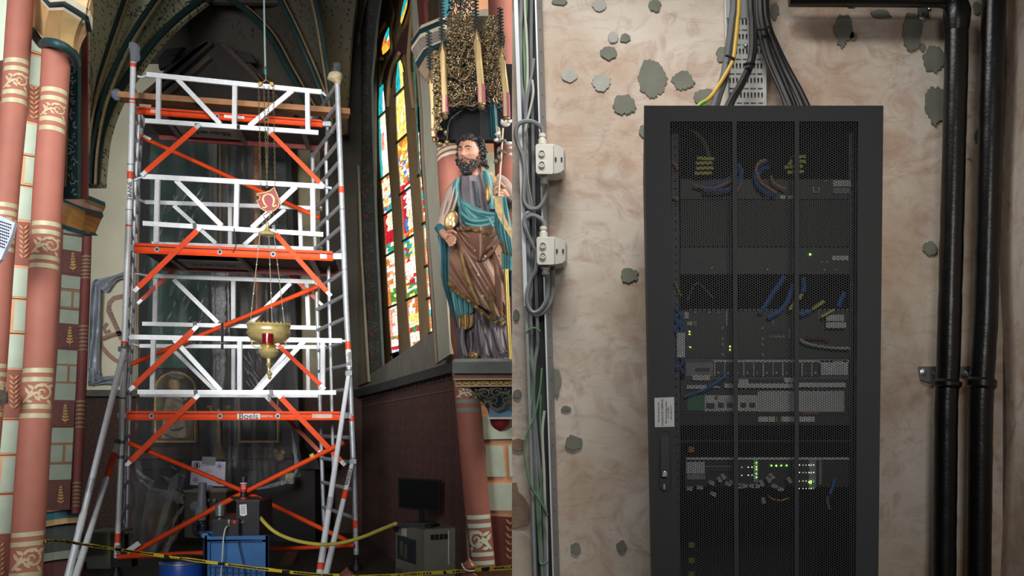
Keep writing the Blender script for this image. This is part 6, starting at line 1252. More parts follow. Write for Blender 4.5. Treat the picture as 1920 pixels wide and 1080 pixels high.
# barrier tape and the rail knobs
M_bt = mat('barrier tape yellow', (232,206,48), .45, var=.06)
def tapeseg(pts, lab, w_=7):
    t_ = thing('barrier_tape', lab, 'tape', P(*pts[len(pts)//2])); path = smooth_path([P(*p) for p in pts], 6); n_ = len(path); rows = [[], []]; W_ = []
    for i, v in enumerate(path):
        tw = .75+.35*noise.noise(Vector((i*.35, len(lab), 0))); h = w_/2*tw*v.y/F; rows[0].append(v+Vector((0,.02*noise.noise(Vector((i*.5,3,1))),h))); rows[1].append(v-Vector((0,.0,h)))
    MB().slab(rows, (0,.002,0)).build('film', M_bt, t_)
    b = MB(); L = [(a-c).length for a, c in zip(path[1:], path[:-1])]; tot = 0
    for i in range(n_-1):
        k0 = tot % .62; tot += L[i]
        for fr, lo_, hi_ in ((1, .15, .85),):
            pass
    t_len = sum(L); s = .1
    def at(s):
        for i, l in enumerate(L):
            if s <= l: return path[i].lerp(path[i+1], s/l), i, s/l
            s -= l
        return path[-1], n_-2, 1
    while s < t_len:
        for ds, de, lo_, hi_ in ((0, .06, -.92, .92),)+tuple((.11+.035*j, .13+.035*j, -.5, .5) for j in range(11)):
            if s+de > t_len: break
            A, i, f = at(s+ds); B, j, g = at(s+de); ha = (rows[0][i]-path[i]).length; hb = (rows[0][j]-path[j]).length; o = Vector((0,-.006,0))
            b.add([A+o+Vector((0,0,lo_*ha)), B+o+Vector((.012,0,lo_*hb)), B+o+Vector((.012,0,hi_*hb)), A+o+Vector((0,0,hi_*ha))], [(0,1,2,3)])
        s += .62
    tag(b.build('tape_print', M_btxt, t_), None, None, None, 'stuff'); return t_
tapeseg([(84,1015,7.0),(105,1014,7.9),(134,1017,9.25),(150,1020,9.3),(200,1027,9.2),(260,1036,9.0),(340,1047,8.8),(430,1059,8.6),(520,1070,8.5),(590,1077,8.4),(649,1079,8.3)], 'yellow and black barrier tape running down from the red column to the left knob', 7.5)
tapeseg([(652,1082,8.3),(720,1080,8.0),(780,1076,7.6),(830,1073,7.4),(876,1070,7.2)], 'barrier tape stretched between the two wooden knobs at the bottom', 9); tapeseg([(884,1069,7.2),(920,1066,7.1),(975,1062,7.0)], 'barrier tape leaving the right wooden knob towards the right', 9)
M_knob = mat('dark turned wood', (134,82,62), .32, var=.12, scale=10)
for x, y, Y, s_, lab in ((880,1071,7.2,1.15,'turned brown wooden knob with white string tied round its neck'),(650,1087,8.3,1.1,'turned brown wooden knob half cut off by the bottom edge')):
    t = thing('wooden_finial', lab, 'finial', P(x, y+30, Y)); k = s_*Y/F
    MB().lathe([(9*k,-30*k),(9*k,-12*k),(13*k,-10*k),(13*k,-6*k),(6*k,-3*k),(6*k,0),(10*k,2*k),(12.5*k,7*k),(11.5*k,11*k),(7*k,15*k),(3*k,18*k),(1.2*k,21*k),(0,22*k)], P(x, y, Y), 20).build('knob', M_knob, t, smooth=True)
    if x > 800: MB().tube([P(x-9,y-3,Y-.05), P(x,y,Y-.06), P(x+10,y-1,Y-.05)], .006, 6).build('string', M_whitecable, t); MB().tube(smooth_path([P(x-8,y-3,Y-.05), P(x-13,y-10,Y-.05), P(x-14,y-15,Y-.05)], 4), .005, 6).build('string_end', M_whitecable, t)
tag(MB().plate([(872,1073),(990,1066),(990,1100),(868,1100)], 7.4, .12).build('communion_rail', mat('brown rail wood', (150,104,64), .5, var=.2)), 'brown wooden communion rail at the bottom right of the church', 'rail')
# grey perforated speaker at the far left
t = thing('wall_speaker', 'grey box speaker with a black perforated front at the left edge', 'speaker', P(5,490,6.4)); YP_ = 6.35
MB().plate([(-30,396),(0,404),(28,418),(22,440),(2,486),(-30,520)], YP_, .03).build('case', mat('speaker grey', (196,200,216), .4, .2), t)
for j in range(9):
    for i in range(-4, 5):
        x = 9+i*3.6+(j % 2)*1.8-j*1.9; y = 418+j*5.2+i*1.2+(j % 2)*.6; 
        if -8 < x < 22-(j*1.9)*.8 and y < 482 : MB().lathe([(.0055,0),(.0055,.002)], P(x, y, YP_-.001), 6, Matrix.Rotation(math.pi/2,3,'X')).build('grille_hole', mat('speaker hole black', (14,16,20), .6), t)
tag(MB().plate([(-10,728),(13,734),(14,757),(-10,762)], 6.66, .01).plate([(-6,733),(11,738),(12,753),(-6,757)], 6.655, .004).build('small_picture', [mat('small dark picture', (70,60,46), .6, var=.5, scale=40)]), 'small dark picture hung at the left edge on the red column', 'picture')
# =================================================================== SANCTUARY LAMP
YLm = 9.3; kL = YLm/F; M_brass = mat('polished brass', (226,204,136), .26, .6, var=.15, scale=12); M_chain = mat('dull chain brass', (130,116,84), .4, .6, var=.2)
lamp = thing('sanctuary_lamp', 'hanging brass sanctuary lamp with a red glass on long chains', 'lamp', P(504,712,YLm))
MB().tube([P(494.5,-30,YLm), P(496,60,YLm), P(497.5,128,YLm)], 1.8*kL, 8).build('rope', mat('grey green rope', (120,140,136), .7), lamp, smooth=True)
MB().tube([P(497.5,125,YLm), P(497.5,133,YLm), P(498,140,YLm)], [2.6*kL,3.2*kL,2.2*kL], 8).build('swivel', mat('green swivel', (24,110,100), .4), lamp, smooth=True); MB().tube([P(496.5,128,YLm), P(500,129,YLm)], 4*kL, 8).build('swivel_ring', M_chain, lamp)
MB().tube(smooth_path([P(498,140,YLm), P(498,150,YLm), P(492,154,YLm), P(486,158,YLm), P(488,162,YLm)], 4), 1.3*kL, 6).build('hook', M_chain, lamp, smooth=True); MB().tube(smooth_path([P(498,150,YLm), P(504,153,YLm), P(510,157,YLm), P(511,161,YLm)], 4), 1.3*kL, 6).build('hook', M_chain, lamp, smooth=True)
for x in (488, 510): MB().lathe([(3.8*kL,-.012),(3.8*kL,.012)], P(x,158,YLm), 12, Matrix.Rotation(math.pi/2,3,'X')).build('pulley', M_agold, lamp)
def chain(x0, y0, x1, y1, wpx=1.9, step=4.6, nm='chain', m=None):
    b = MB(); n_ = int(abs(y1-y0)/step)
    for i in range(n_):
        c = P(lerp(x0, x1, (i+.5)/n_), lerp(y0, y1, (i+.5)/n_), YLm); 
        rot = Matrix.Rotation(math.pi/2*(i % 2)+.5, 3, 'Z'); pts = [c+rot @ Vector((wpx*kL*.8*math.cos(a), 0, step*.62*kL*math.sin(a))) for a in [2*math.pi*k/8 for k in range(8)]]
        b.tube(pts, .45*kL, 4, closed=True)
    return b.build(nm, m or M_chain, lamp)
for a in ((485,162,489,356),(494.5,162,501,352),(504,162,500,352),(512.5,162,516,358)): chain(*a)
sh = [(482,363),(497,361),(507,357),(514,351),(519,363),(524,377),(522,388),(514,395),(500,397),(489,391),(483,380),(481.5,376),(486,374),(487.5,370),(485,366),(481.5,367)]
b = MB(); b.plate(sh, YLm-.1, .03); shd = b.build('shield', mat('maroon shield', (128,52,62), .45, var=.06), lamp); ed = MB(); q = [P(x, y, YLm-.1) for x, y in sh]; ed.tube(q, .9*kL, 6, closed=True); ed.build('shield_rim', mat('shield gold', (226,188,120), .4, .3), shd)
b = MB(); sf = surf_plane(YLm-.102)
ribbon(b, [(492,389.5),(497,389),(501,387.5),(496,382),(492.5,374),(495,367),(502,363.5),(509,365.5),(513.5,372),(513.5,379),(511,385),(512,387),(518.5,385)], [2.2,2.2,1.6,2.6,3.6,2.8,1.6,2.8,3.8,3,1.8,2.2,2.2], sf); b.build('omega_letter', mat('shield gold', (226,188,120)), shd)
MB().tube(smooth_path([P(503,397,YLm), P(499,401,YLm), P(494,404,YLm), P(497,410,YLm), P(500,415,YLm), P(501,424,YLm)], 4), .9*kL, 6).build('hanger', M_chain, lamp); MB().tube(smooth_path([P(503,397,YLm), P(507,402,YLm), P(504,410,YLm)], 4), .8*kL, 6).build('hanger', M_chain, lamp)
MB().lathe([(0,-22*kL),(15*kL,-21*kL),(16.5*kL,-18*kL),(15.5*kL,-16*kL),(7*kL,-13*kL),(3.5*kL,-9*kL),(2.2*kL,-4*kL),(3.2*kL,0),(1.4*kL,4*kL)], P(501,420,YLm), 20).build('canopy_plate', M_brass, lamp, smooth=True)
for x0, y0, x1, y1 in ((487,441,469,606),(504,442,510,604),(514,441,533,606)):
    c_ = thing_c = MB(); A = P(x0, y0, YLm); B = P(x1, y1, YLm); c_.tube([A, B], .8*kL, 6)
    for k in range(1, 6): c_.ball(A.lerp(B, k/6), 1.9*kL, 8)
    c_.build('rod_chain', mat('steel brass chain', (150,142,120), .35, .7), lamp)
o = P(504,630,YLm)
MB().lathe([(33*kL,20*kL),(38.5*kL,22*kL),(39.5*kL,19*kL),(38*kL,17*kL),(38*kL,8*kL),(39.5*kL,6*kL),(39*kL,3.5*kL)], o, 36).build('bowl_rim', M_brass, lamp, smooth=True)
MB().lathe([(38*kL,4*kL),(36*kL,-3*kL),(30*kL,-9*kL),(22*kL,-12*kL),(14*kL,-14*kL)], o, 36).build('bowl', M_brass, lamp, smooth=True)
b = MB()
for k in range(30):
    a = 2*math.pi*k/30; b.ball(o+Vector((38*kL*math.cos(a), 38*kL*math.sin(a), 23*kL)), 1.7*kL, 6)
b.build('rim_beading', M_brass, lamp)
MB().lathe([(9.5*kL,-13*kL),(10*kL,-2*kL),(10*kL,6*kL)], P(502,632,YLm-.165), 18).build('red_glass', mat('red glass', (120,16,28), .12), lamp, smooth=True)
b = MB()
for k in range(12):
    a = 2*math.pi*k/12; b.ball(P(502,605,YLm)+Vector((11*kL*math.cos(a), 11*kL*math.sin(a), 0)), 2.0*kL, 6)
b.build('glass_crown', mat('red glass', (120,16,28)), lamp)
MB().lathe([(13*kL,18*kL),(15*kL,16*kL),(12*kL,13*kL),(16*kL,10*kL),(18*kL,4*kL),(15*kL,-3*kL),(9*kL,-7*kL),(4*kL,-9*kL),(3.5*kL,-16*kL),(5*kL,-19*kL),(3*kL,-23*kL),(2*kL,-30*kL),(3.4*kL,-33*kL),(1.5*kL,-36*kL)], P(504,664,YLm), 24).build('lower_knop', M_brass, lamp, smooth=True)
MB().lathe([(4*kL,4*kL),(5*kL,0),(2.5*kL,-3*kL),(3.6*kL,-6*kL),(1.2*kL,-10*kL)], P(505.5,702,YLm), 14).build('pendant', M_brass, lamp, smooth=True)
for sx in (-1, 1): MB().tube(smooth_path([P(504+sx*34,636,YLm), P(504+sx*30,648,YLm), P(504+sx*20,652,YLm), P(504+sx*13,648,YLm)], 5), 1.1*kL, 6).build('scroll_bracket', M_brass, lamp, smooth=True)
# =================================================================== CONSOLE, STATUE, CANOPY
YS_ = 7.5
con = thing('wall_console', 'carved bracket with gold frieze and teal shield carrying the statue', 'console', P(905,808,7.8))
def cp(nm, pts, Y, m, th=.9): return MB().plate(pts, Y, th).build(nm, m, con)
cp('top_slab', [(848,679),(990,677),(990,700),(848,700)], 7.15, mat('grey stone slab', (104,106,102), .8, var=.1)); cp('slab_top_edge', [(852,673),(990,671),(990,679),(848,679)], 7.2, mat('pale stone edge', (150,150,144), .85, var=.15), .7)  # second piece is paler, along the top of the slab
cp('brown_moulding', [(848,700),(990,700),(990,710),(850,710)], 7.22, mat('brown red moulding', (122,80,70), .65)); cp('gilt_fillet', [(849,710),(990,709),(990,712),(850,712.5)], 7.18, M_gilt_dk); cp('frieze', [(851,712.5),(990,712),(990,722),(854,723)], 7.26, mat('dark frieze', (64,46,30), .6)); cp('gilt_fillet', [(853,722.5),(990,722),(990,724.5),(855,725)], 7.2, M_gilt_dk)
b = MB(); 
for k in range(9): scroll(b, surf_plane(7.25), 860+k*13, 717.5, 13, 9, 1 if k % 2 else -1, 1.6)
b.build('gold_foliage', M_goldleaf, con)
rows = []
for y, xl, xr, Y in ((724,880,985,7.3),(738,888,980,7.36),(752,902,975,7.5),(768,914,968,7.62),(783,918,960,7.75)): rows.append([P(lerp(xl, xr, u), y, Y+.12*(2*u-1)**2) for u in np.linspace(0, 1, 9)])
MB().slab(rows, (0,.3,0)).build('bracket_core', mat('teal bracket', (52,92,112), .6, var=.15), con, smooth=2)
b = MB(); sfc = lambda x, y: P(x, y, interp([(724,7.27),(738,7.33),(752,7.46),(768,7.58),(783,7.7)], y)-.02)
scroll(b, sfc, 900, 738, 40, 22, 1, 4); scroll(b, sfc, 940, 736, 44, 22, -1, 4); scroll(b, sfc, 918, 752, 30, 18, 1, 3.6); scroll(b, sfc, 955, 752, 26, 16, -1, 3)
ribbon(b, [(916,752),(922,764),(932,769),(942,765),(948,754)], [4,6,7,6,4], sfc); b.build('stone_foliage', mat('grey green foliage', (158,156,132), .7, var=.15), con)
cp('shield', [(917,758),(955,758),(958,783),(917,783)], 7.66, mat('blue shield', (56,104,138), .5, var=.1), .1); cp('pale_ledge', [(914,782),(990,782),(990,786),(914,786)], 7.6, M_cream_c, .4); 
rows = []
for y, w_ in ((786,19.5),(795,18),(801,14),(806,7),(809,1)): rows.append([P(938+w_*math.sin(a), y, 7.75-w_*.004*math.cos(a)) for a in np.linspace(-1.57, 1.57, 9)])
MB().slab(rows, (0,.25,0)).build('red_pendant', mat('deep red pendant', (134,40,48), .5), con, smooth=2)
# ------------------------------------------------ statue
M_skin = mat('painted statue skin', (190,138,114), .42, var=.08, scale=16); M_tunic = mat('grey mauve tunic', (122,112,116), .5, var=.14, scale=10); M_brown_r = mat('bronze brown mantle', (150,112,92), .38, .1, var=.16, scale=8); M_teal_r = mat('sea teal mantle', (84,140,142), .42, var=.12, scale=8); M_tealdk = mat('dark teal cloak lining', (44,84,92), .5, var=.15)
M_gold_r = mat('worn gold border', (156,126,78), .4, .45, var=.3, scale=30); M_hair = mat('black painted hair', (44,42,44), .35, var=.2, scale=30); M_beard = mat('dark grey beard', (58,56,58), .4, var=.25, scale=30); M_sleeve = mat('taupe sleeve', (170,146,134), .42, var=.12, scale=9); M_brow = mat('dark brow paint', (70,52,46), .6); M_lip = mat('lip paint', (176,110,98), .5); M_eye = mat('eye white paint', (158,132,116), .4); M_pup = mat('iris paint', (62,48,40), .3); M_hem = mat('dark mauve robe', (96,86,90), .45, var=.15, scale=8)
stt = thing('saint_statue', 'painted statue of a bearded man in teal and brown robes with staff', 'statue', P(905,677,YS_))
def fold_loft(nm, secs, m, n=40, folds=(), closed=True, par=None, sq=1.0, seed=0):
    # secs: (y, xl, xr, Ycentre, depth)  elliptical sections, folds: (angle frequency, amplitude px, twist)
    ys_ = [s[0] for s in secs]; rows = []
    for i in range(int((ys_[-1]-ys_[0])/4)+1):
        y = ys_[0]+i*(ys_[-1]-ys_[0])/int((ys_[-1]-ys_[0])/4); f = lambda k: interp([(s[0], s[k]) for s in secs], y)
        xl, xr, Yc, dp = f(1), f(2), f(3), f(4); c = P((xl+xr)/2, y, Yc); rx = (xr-xl)/2*Yc/F; r = []
        for k in range(n):
            a = 2*math.pi*k/n; mlt = 1
            for fr, am, tw in folds: mlt += am*math.sin(fr*a+tw*i+seed)*min(1, (i+2)/12)
            r.append(c+Vector((rx*math.cos(a)*(1 if mlt > 1 else mlt), dp*math.sin(a)*mlt, 0)))
        rows.append(r)
    b = MB(); b.grid(rows, closed=True); b.add(rows[0], [tuple(range(n-1,-1,-1))]); b.add(rows[-1], [tuple(range(n))]); return b.build(nm, m, par or stt, smooth=2)
fold_loft('robe', [(322,872,898,7.52,.06),(334,862,912,7.52,.09),(352,856,934,7.53,.12),(400,852,948,7.54,.15),(450,848,952,7.54,.17),(560,846,956,7.54,.18),(620,852,958,7.53,.19),(660,858,962,7.5,.21),(676,858,966,7.5,.22)], M_hem, 72, [(13, .10, .012), (7, .07, -.01)])
def drape(nm, L, Rr, m, bulge=.12, folds=(), Y0=7.42, n=44, rowsn=30, th=.02, par=None, Yt=None):
    # surface between two pixel polylines; folds: (freq, amp m, phase, skew)
    a = smooth_path([Vector((x, y, 0)) for x, y in L], 8); c = smooth_path([Vector((x, y, 0)) for x, y in Rr], 8); rows = []
    def samp(p, t): q = t*(len(p)-1); i = min(int(q), len(p)-2); return p[i].lerp(p[i+1], q-i)
    for i in range(rowsn+1):
        v = i/rowsn; A, B = samp(a, v), samp(c, v); r = []
        for k in range(n+1):
            u = k/n; p = A.lerp(B, u); d = bulge*math.sin(math.pi*u)**.7 if bulge else 0
            for fr, am, ph, sk in folds: d += am*(1-abs(math.sin(fr*math.pi*(u+sk*v)+ph))**.8)
            r.append(P(p.x, p.y, (Y0 if Yt is None else interp(Yt, v))-d))
        rows.append(r)
    return MB().slab(rows, (0,th,0)).build(nm, m, par or stt, smooth=2)
# dark cloak behind at the left, then brown mantle, gold hems
drape('cloak_lining', [(820,440),(824,480),(828,525),(838,560),(846,590),(858,628)], [(850,440),(850,480),(850,525),(858,570),(864,600),(870,640)], M_tealdk, .03, [(2,.04,.3,.2)], 7.5)
drape('under_fold', [(846,540),(848,560),(853,580),(858,597)], [(884,560),(888,575),(888,586),(884,588)], M_teal_r, .02, [(4,.05,.3,.1)], 7.33, 40, 12); drape('gold_flap', [(858,592),(859,604),(862,614),(868,619)], [(886,588),(888,602),(886,612),(878,617)], M_gold_r, .03, [(3,.03,0,.1)], 7.32, 30, 10)
man = drape('mantle', [(848,432),(844,460),(842,490),(842,520),(843,540)], [(944,430),(948,470),(950,520),(954,570),(956,606)], M_brown_r, .17, [(3.2,.055,.5,-.85),(6.5,.022,.2,-1.0)], 7.42, 70, 40)
drape('mantle_swag', [(857,425),(861,445),(874,472),(890,488)], [(944,424),(938,448),(926,470),(908,489)], M_brown_r, .15, [(1.4,.05,.9,0)], 7.33, 40, 22)
for k, (w0, pts) in enumerate(((7, [(842,528),(852,545),(866,553),(885,568),(902,584),(920,597),(938,606),(957,609)]), (5, [(857,430),(870,427),(892,432),(912,438)]))):
    b = MB(); q = smooth_path([Vector((x, y, 0)) for x, y in pts], 5); ribbon(b, [(p.x, p.y) for p in q], [w0*(1+.25*math.sin(i*1.3)) for i in range(len(q))], lambda x, y: P(x, y, 7.19-.06*math.sin((x-840)/115*math.pi)+.02*math.sin(x*.5))); b.build('gold_hem', M_gold_r, stt)
b = MB(); random.seed(11)
for x, y in ((882,500),(897,515),(872,520),(915,540),(905,555),(928,520),(925,560),(940,590),(860,500),(855,470),(890,470),(910,480),(935,480),(880,545),(947,560)):
    for a in (0, 1.05, 2.1): leaf(b, x-2.5*math.cos(a), y-2.5*math.sin(a), a, 5, 1.6, lambda x, y: P(x, y, 7.185-.06*math.sin((x-840)/115*math.pi)))
b.build('gold_pattern', M_gold_r, stt)
for pts, w0 in (([(928,480),(933,520),(936,560),(940,596)], 6), ([(863,470),(872,510),(884,545),(898,572)], 5), ([(918,548),(922,575),(930,596)], 4.5)):
    b = MB(); q = smooth_path([P(x, y, 7.2-.05) for x, y in pts], 6); n_ = len(q); b.tube(q, [w0*7.2/F*(.35+.65*math.sin(math.pi*(i+.4)/n_)) for i in range(n_)], 8); b.build('fold_ridge', M_gold_r if w0 < 6 else M_brown_r, stt, smooth=True)
for pts in ([(861,436),(880,460),(902,470),(926,456),(941,436)], [(866,452),(884,478),(904,487),(924,470),(938,450)], [(858,428),(880,444),(902,450),(924,442),(944,428)]):
    q = smooth_path([P(x, y, 7.2+.0009*abs(x-900)) for x, y in pts], 6); n_ = len(q); MB().tube(q, [4.2*7.2/F*(.25+.75*math.sin(math.pi*(i+.5)/n_)) for i in range(n_)], 10).build('swag_fold', M_brown_r, stt, smooth=2)
# robe hem curls and shoe
for x, y, r in ((872,670,6),(911,669,8),(938,666,7),(951,663,6)):
    sp = []
    for k in range(20):
        a = k*.55; rr = r*(1-k/24); sp.append(P(x+rr*math.cos(a), y+rr*math.sin(a)*.8, 7.26))
    MB().tube(sp, [.012*(1-k/30) for k in range(20)], 8).build('hem_curl', M_hem, stt, smooth=True)
for pts, w0 in (([(868,610),(866,640),(872,668)], 8), ([(898,600),(903,640),(912,668)], 9), ([(925,615),(934,645),(942,664)], 8), ([(945,622),(951,645),(956,662)], 6), ([(882,620),(884,650),(880,668)], 5)):
    q = smooth_path([P(x, y, 7.3) for x, y in pts], 6); n_ = len(q); MB().tube(q, [w0*7.3/F*(.5+.5*i/n_) for i in range(n_)], 10).build('robe_fold', M_hem, stt, smooth=True)
MB().ball(P(887,667,7.24), .032, 12, (1.15,1.2,.9)).build('shoe', M_gold_r, stt, smooth=True)
# chest: tunic, lapels, teal drape
drape('tunic', [(866,330),(864,350),(865,372),(866,392)], [(902,328),(908,350),(910,375),(914,398)], M_tunic, .07, [(2.2,.012,.4,0)], 7.42, 30, 14); drape('placket', [(883,339),(885,352),(887,366),(889,384)], [(893,340),(896,352),(898,368),(902,388)], mat('dark blue grey placket', (84,90,98), .45), .035, [(1,.02,.8,0)], 7.36, 14, 10)
drape('lapel', [(853,336),(848,350),(850,370),(860,392)], [(864,332),(862,350),(864,368),(868,392)], M_teal_r, .04, [], 7.38, 12, 14); drape('lapel', [(904,320),(908,345),(912,370),(916,392)], [(919,322),(924,340),(926,365),(928,392)], M_teal_r, .04, [], 7.38, 12, 14)
b = MB(); ribbon(b, [(919,322),(927,334),(931,350),(926,372)], [4,7,8,5], lambda x, y: P(x, y, 7.33)); b.build('gold_lapel_trim', M_gold_r, stt)
MB().ball(P(914,362,7.31), .044, 14, (.55,.3,1.55)).build('gold_clasp', M_gold_r, stt, smooth=True)
drape('chest_drape', [(860,372),(860,395),(864,410),(876,424),(896,432),(914,440)], [(872,376),(900,392),(930,398),(946,396),(950,420),(946,442)], M_teal_r, .1, [(3.0,.035,.2,.15)], 7.38, 50, 34)
for pts, w0 in (([(866,378),(885,392),(905,398),(928,402)], 4.5), ([(864,398),(882,412),(905,414),(930,408)], 5), ([(872,418),(892,424),(912,422),(934,414)], 5), ([(900,432),(918,430),(938,420)], 4), ([(915,442),(930,436),(944,424)], 4)):
    q = smooth_path([P(x, y, 7.27) for x, y in pts], 6); n_ = len(q); MB().tube(q, [w0*7.3/F*(.3+.7*math.sin(math.pi*(i+.5)/n_)) for i in range(n_)], 10).build('drape_fold', M_teal_r, stt, smooth=True)
# sleeves and arms
def limb(nm, pts, m, n=16, par=None):
    q = smooth_path([P(x, y, Y) for x, y, Y, r in pts], 6); rs = smooth_path([Vector((r, 0, 0)) for *_, r in pts], 6); return MB().tube(q, [r.x*7.4/F for r in rs], n).build(nm, m, par or stt, smooth=True)
limb('sleeve', [(858,344,7.5,9),(850,362,7.47,14),(843,385,7.42,15),(836,405,7.36,13),(829,420,7.3,10),(825,428,7.27,8.5)], M_sleeve)
for pts in ([(852,350),(846,375),(838,400),(831,415)], [(858,360),(853,382),(846,402)], [(838,372),(832,395),(827,412)]):
    q = smooth_path([P(x, y, 7.3) for x, y in pts], 6); n_ = len(q); MB().tube(q, [2.4*7.34/F*(.3+.7*math.sin(math.pi*(i+.5)/n_)) for i in range(n_)], 8).build('sleeve_fold', M_sleeve, stt, smooth=True)
MB().tube([P(822,425,7.27), P(827,431,7.26), P(831,436,7.25)], [8.6*7.3/F, 9.6*7.3/F, 8.4*7.3/F], 14).build('cuff', M_tealdk, stt, smooth=True)
limb('sleeve', [(930,335,7.5,11),(944,345,7.5,13),(953,362,7.46,13),(962,380,7.4,12),(960,388,7.34,11)], M_sleeve); limb('sleeve', [(962,380,7.34,11),(955,376,7.29,9),(948,372,7.26,8)], M_sleeve)
MB().tube([P(957,378,7.28), P(952,375,7.26), P(947,372,7.25)], [9.5*7.3/F, 9.5*7.3/F, 8*7.3/F], 14).build('cuff', mat('dark cuff', (70,60,58), .5), stt, smooth=True)
def hand(nm, palm, fingers, thumb, k=7.25/F):
    b = MB(); q = [P(*p[:3]) for p in palm]; b.tube(smooth_path(q, 3), [r.x*k for r in smooth_path([Vector((p[3],0,0)) for p in palm], 3)], 12)
    for f in fingers+[thumb]:
        q = smooth_path([P(*p[:3]) for p in f], 4); n_ = len(q); r0 = f[0][3]; b.tube(q, [r0*k*(1-.32*i/n_) for i in range(n_)], 8); b.ball(q[-1], r0*k*.7, 8)
    o = b.build(nm, M_skin, stt, smooth=2); md = o.modifiers.new('merge', 'REMESH'); md.mode = 'VOXEL'; md.voxel_size = .0035; md.use_smooth_shade = True
    s2 = o.modifiers.new('soften', 'SMOOTH'); s2.factor = .5; s2.iterations = 3; return o
hand('hand', [(827,433,7.25,5.8),(834,440,7.22,8),(841,445,7.2,8)], [
  [(843,440,7.19,3.1),(850,443,7.16,3),(854,449,7.14,2.8),(851,453,7.13,2.6)], [(843,446,7.18,3.1),(850,450,7.15,3),(853,455,7.14,2.8),(849,457,7.13,2.6)], [(841,450,7.18,3),(847,455,7.15,2.9),(849,459,7.14,2.6),(845,460,7.13,2.4)], [(837,451,7.19,2.7),(842,457,7.16,2.6),(843,461,7.15,2.4)]],
  [(838,436,7.19,3.3),(845,433,7.15,3.1),(851,434,7.13,2.9),(855,437,7.12,2.6)])
hand('hand', [(952,371,7.26,6.5),(945,364,7.24,8.4),(940,358,7.23,8.6)], [
  [(941,349,7.22,3.2),(934,345,7.17,3.1),(927,347,7.15,2.9),(926,351,7.16,2.6)], [(940,356,7.21,3.2),(932,353,7.15,3.1),(926,355,7.14,2.9),(926,359,7.15,2.6)], [(941,363,7.21,3.1),(933,361,7.15,3),(927,363,7.14,2.8),(927,366,7.15,2.5)], [(943,369,7.22,2.8),(936,368,7.16,2.7),(930,369,7.15,2.5)]],
  [(946,352,7.2,3.4),(940,345,7.17,3.2),(934,341,7.16,2.9),(931,341,7.16,2.6)])
# disc in the left hand, staff
b = MB(); rot = Matrix.Rotation(math.pi/2, 3, 'X') ; c_ = P(846,413,7.19)
b.lathe([(.0,-.012),(.042,-.012),(.048,-.006),(.048,.006),(.043,.012),(.038,.009),(0,.008)], c_, 28, Matrix.Rotation(.35, 3, 'Y') @ Matrix.Diagonal((.95,1,1.45)).to_3x3() @ rot); dsc = b.build('disc', M_gold_r, stt, smooth=True)
b = MB(); [b.ball(P(846+dx, 413+dy, 7.172), .018, 8, (.8,.25,1.2)) for dx, dy in ((-3,-6),(3,-2),(-2,5),(4,7))]; b.build('disc_relief', mat('disc relief', (196,180,140), .45, .2, var=.25, scale=60), dsc)
limb('staff', [(943,240,7.12,1.6),(940,290,7.13,1.8),(936.5,340,7.14,2.0),(935,372,7.15,2.0)], mat('pale staff wood', (214,190,160), .5))
limb('staff', [(949,505,7.12,4.2),(951,560,7.12,4.2),(954,620,7.12,4),(957,674,7.12,3.6)], mat('gilded staff', (226,196,110), .35, .4))
M_lily = mat('lily petals', (220,212,200), .5, var=.12); M_lilyd = mat('grey lily leaves', (124,120,108), .5, var=.2)
b = MB()
for x, y, an, L in ((944,236,-1.9,13),(944,236,-1.1,12),(944,236,-.3,13),(950,232,-.6,12),(938,248,2.7,11),(948,270,-.2,13),(952,276,.3,12),(935,262,3.0,9),(953,290,.0,9)):
    b.tube(smooth_path([P(x, y, 7.1), P(x+L*.5*math.cos(an), y+L*.5*math.sin(an), 7.07), P(x+L*math.cos(an), y+L*math.sin(an), 7.1)], 3), [.004,.009,.013,.014,.012,.008,.003], 6)
tag(b.build('lily_flowers', M_lily, stt, smooth=2), None, None, None, 'stuff'); b = MB()
for x, y, an, L in ((940,258,2.2,14),(937,275,1.9,15),(934,290,1.2,13),(942,282,.8,12),(932,300,2.4,8),(944,262,.9,11)):
    b.tube(smooth_path([P(x, y, 7.12), P(x+L*.5*math.cos(an), y+L*.5*math.sin(an), 7.08), P(x+L*math.cos(an), y+L*math.sin(an), 7.11)], 3), [.003,.011,.015,.014,.01,.006,.002], 6)
b.build('lily_leaves', M_lilyd, stt, smooth=2)
# hanging mantle end under the right hand
drape('mantle_end', [(930,368),(928,395),(927,425),(934,446),(944,470)], [(948,368),(954,400),(960,430),(964,455),(966,480)], M_teal_r, .05, [(3,.04,.4,.2)], 7.2, 36, 24); b = MB(); ribbon(b, [(934,370),(936,392),(942,410),(952,428),(962,445)], [14,15,12,10,9], lambda x, y: P(x, y, 7.125)); b.build('gold_mantle_trim', M_gold_r, stt)
drape('mantle_tail', [(940,472),(941,490),(941,504)], [(966,480),(966,495),(966,508)], M_teal_r, .03, [(3,.03,.2,0)], 7.2, 20, 10); drape('mantle_tail', [(945,505),(944,530),(946,552)], [(966,510),(966,535),(966,560)], M_tealdk, .03, [(3,.03,.2,0)], 7.22, 20, 10); drape('gold_mantle_tail', [(938,450),(940,462),(942,474)], [(952,455),(954,470),(956,478)], M_gold_r, .03, [(2,.02,.2,0)], 7.18, 14, 8)
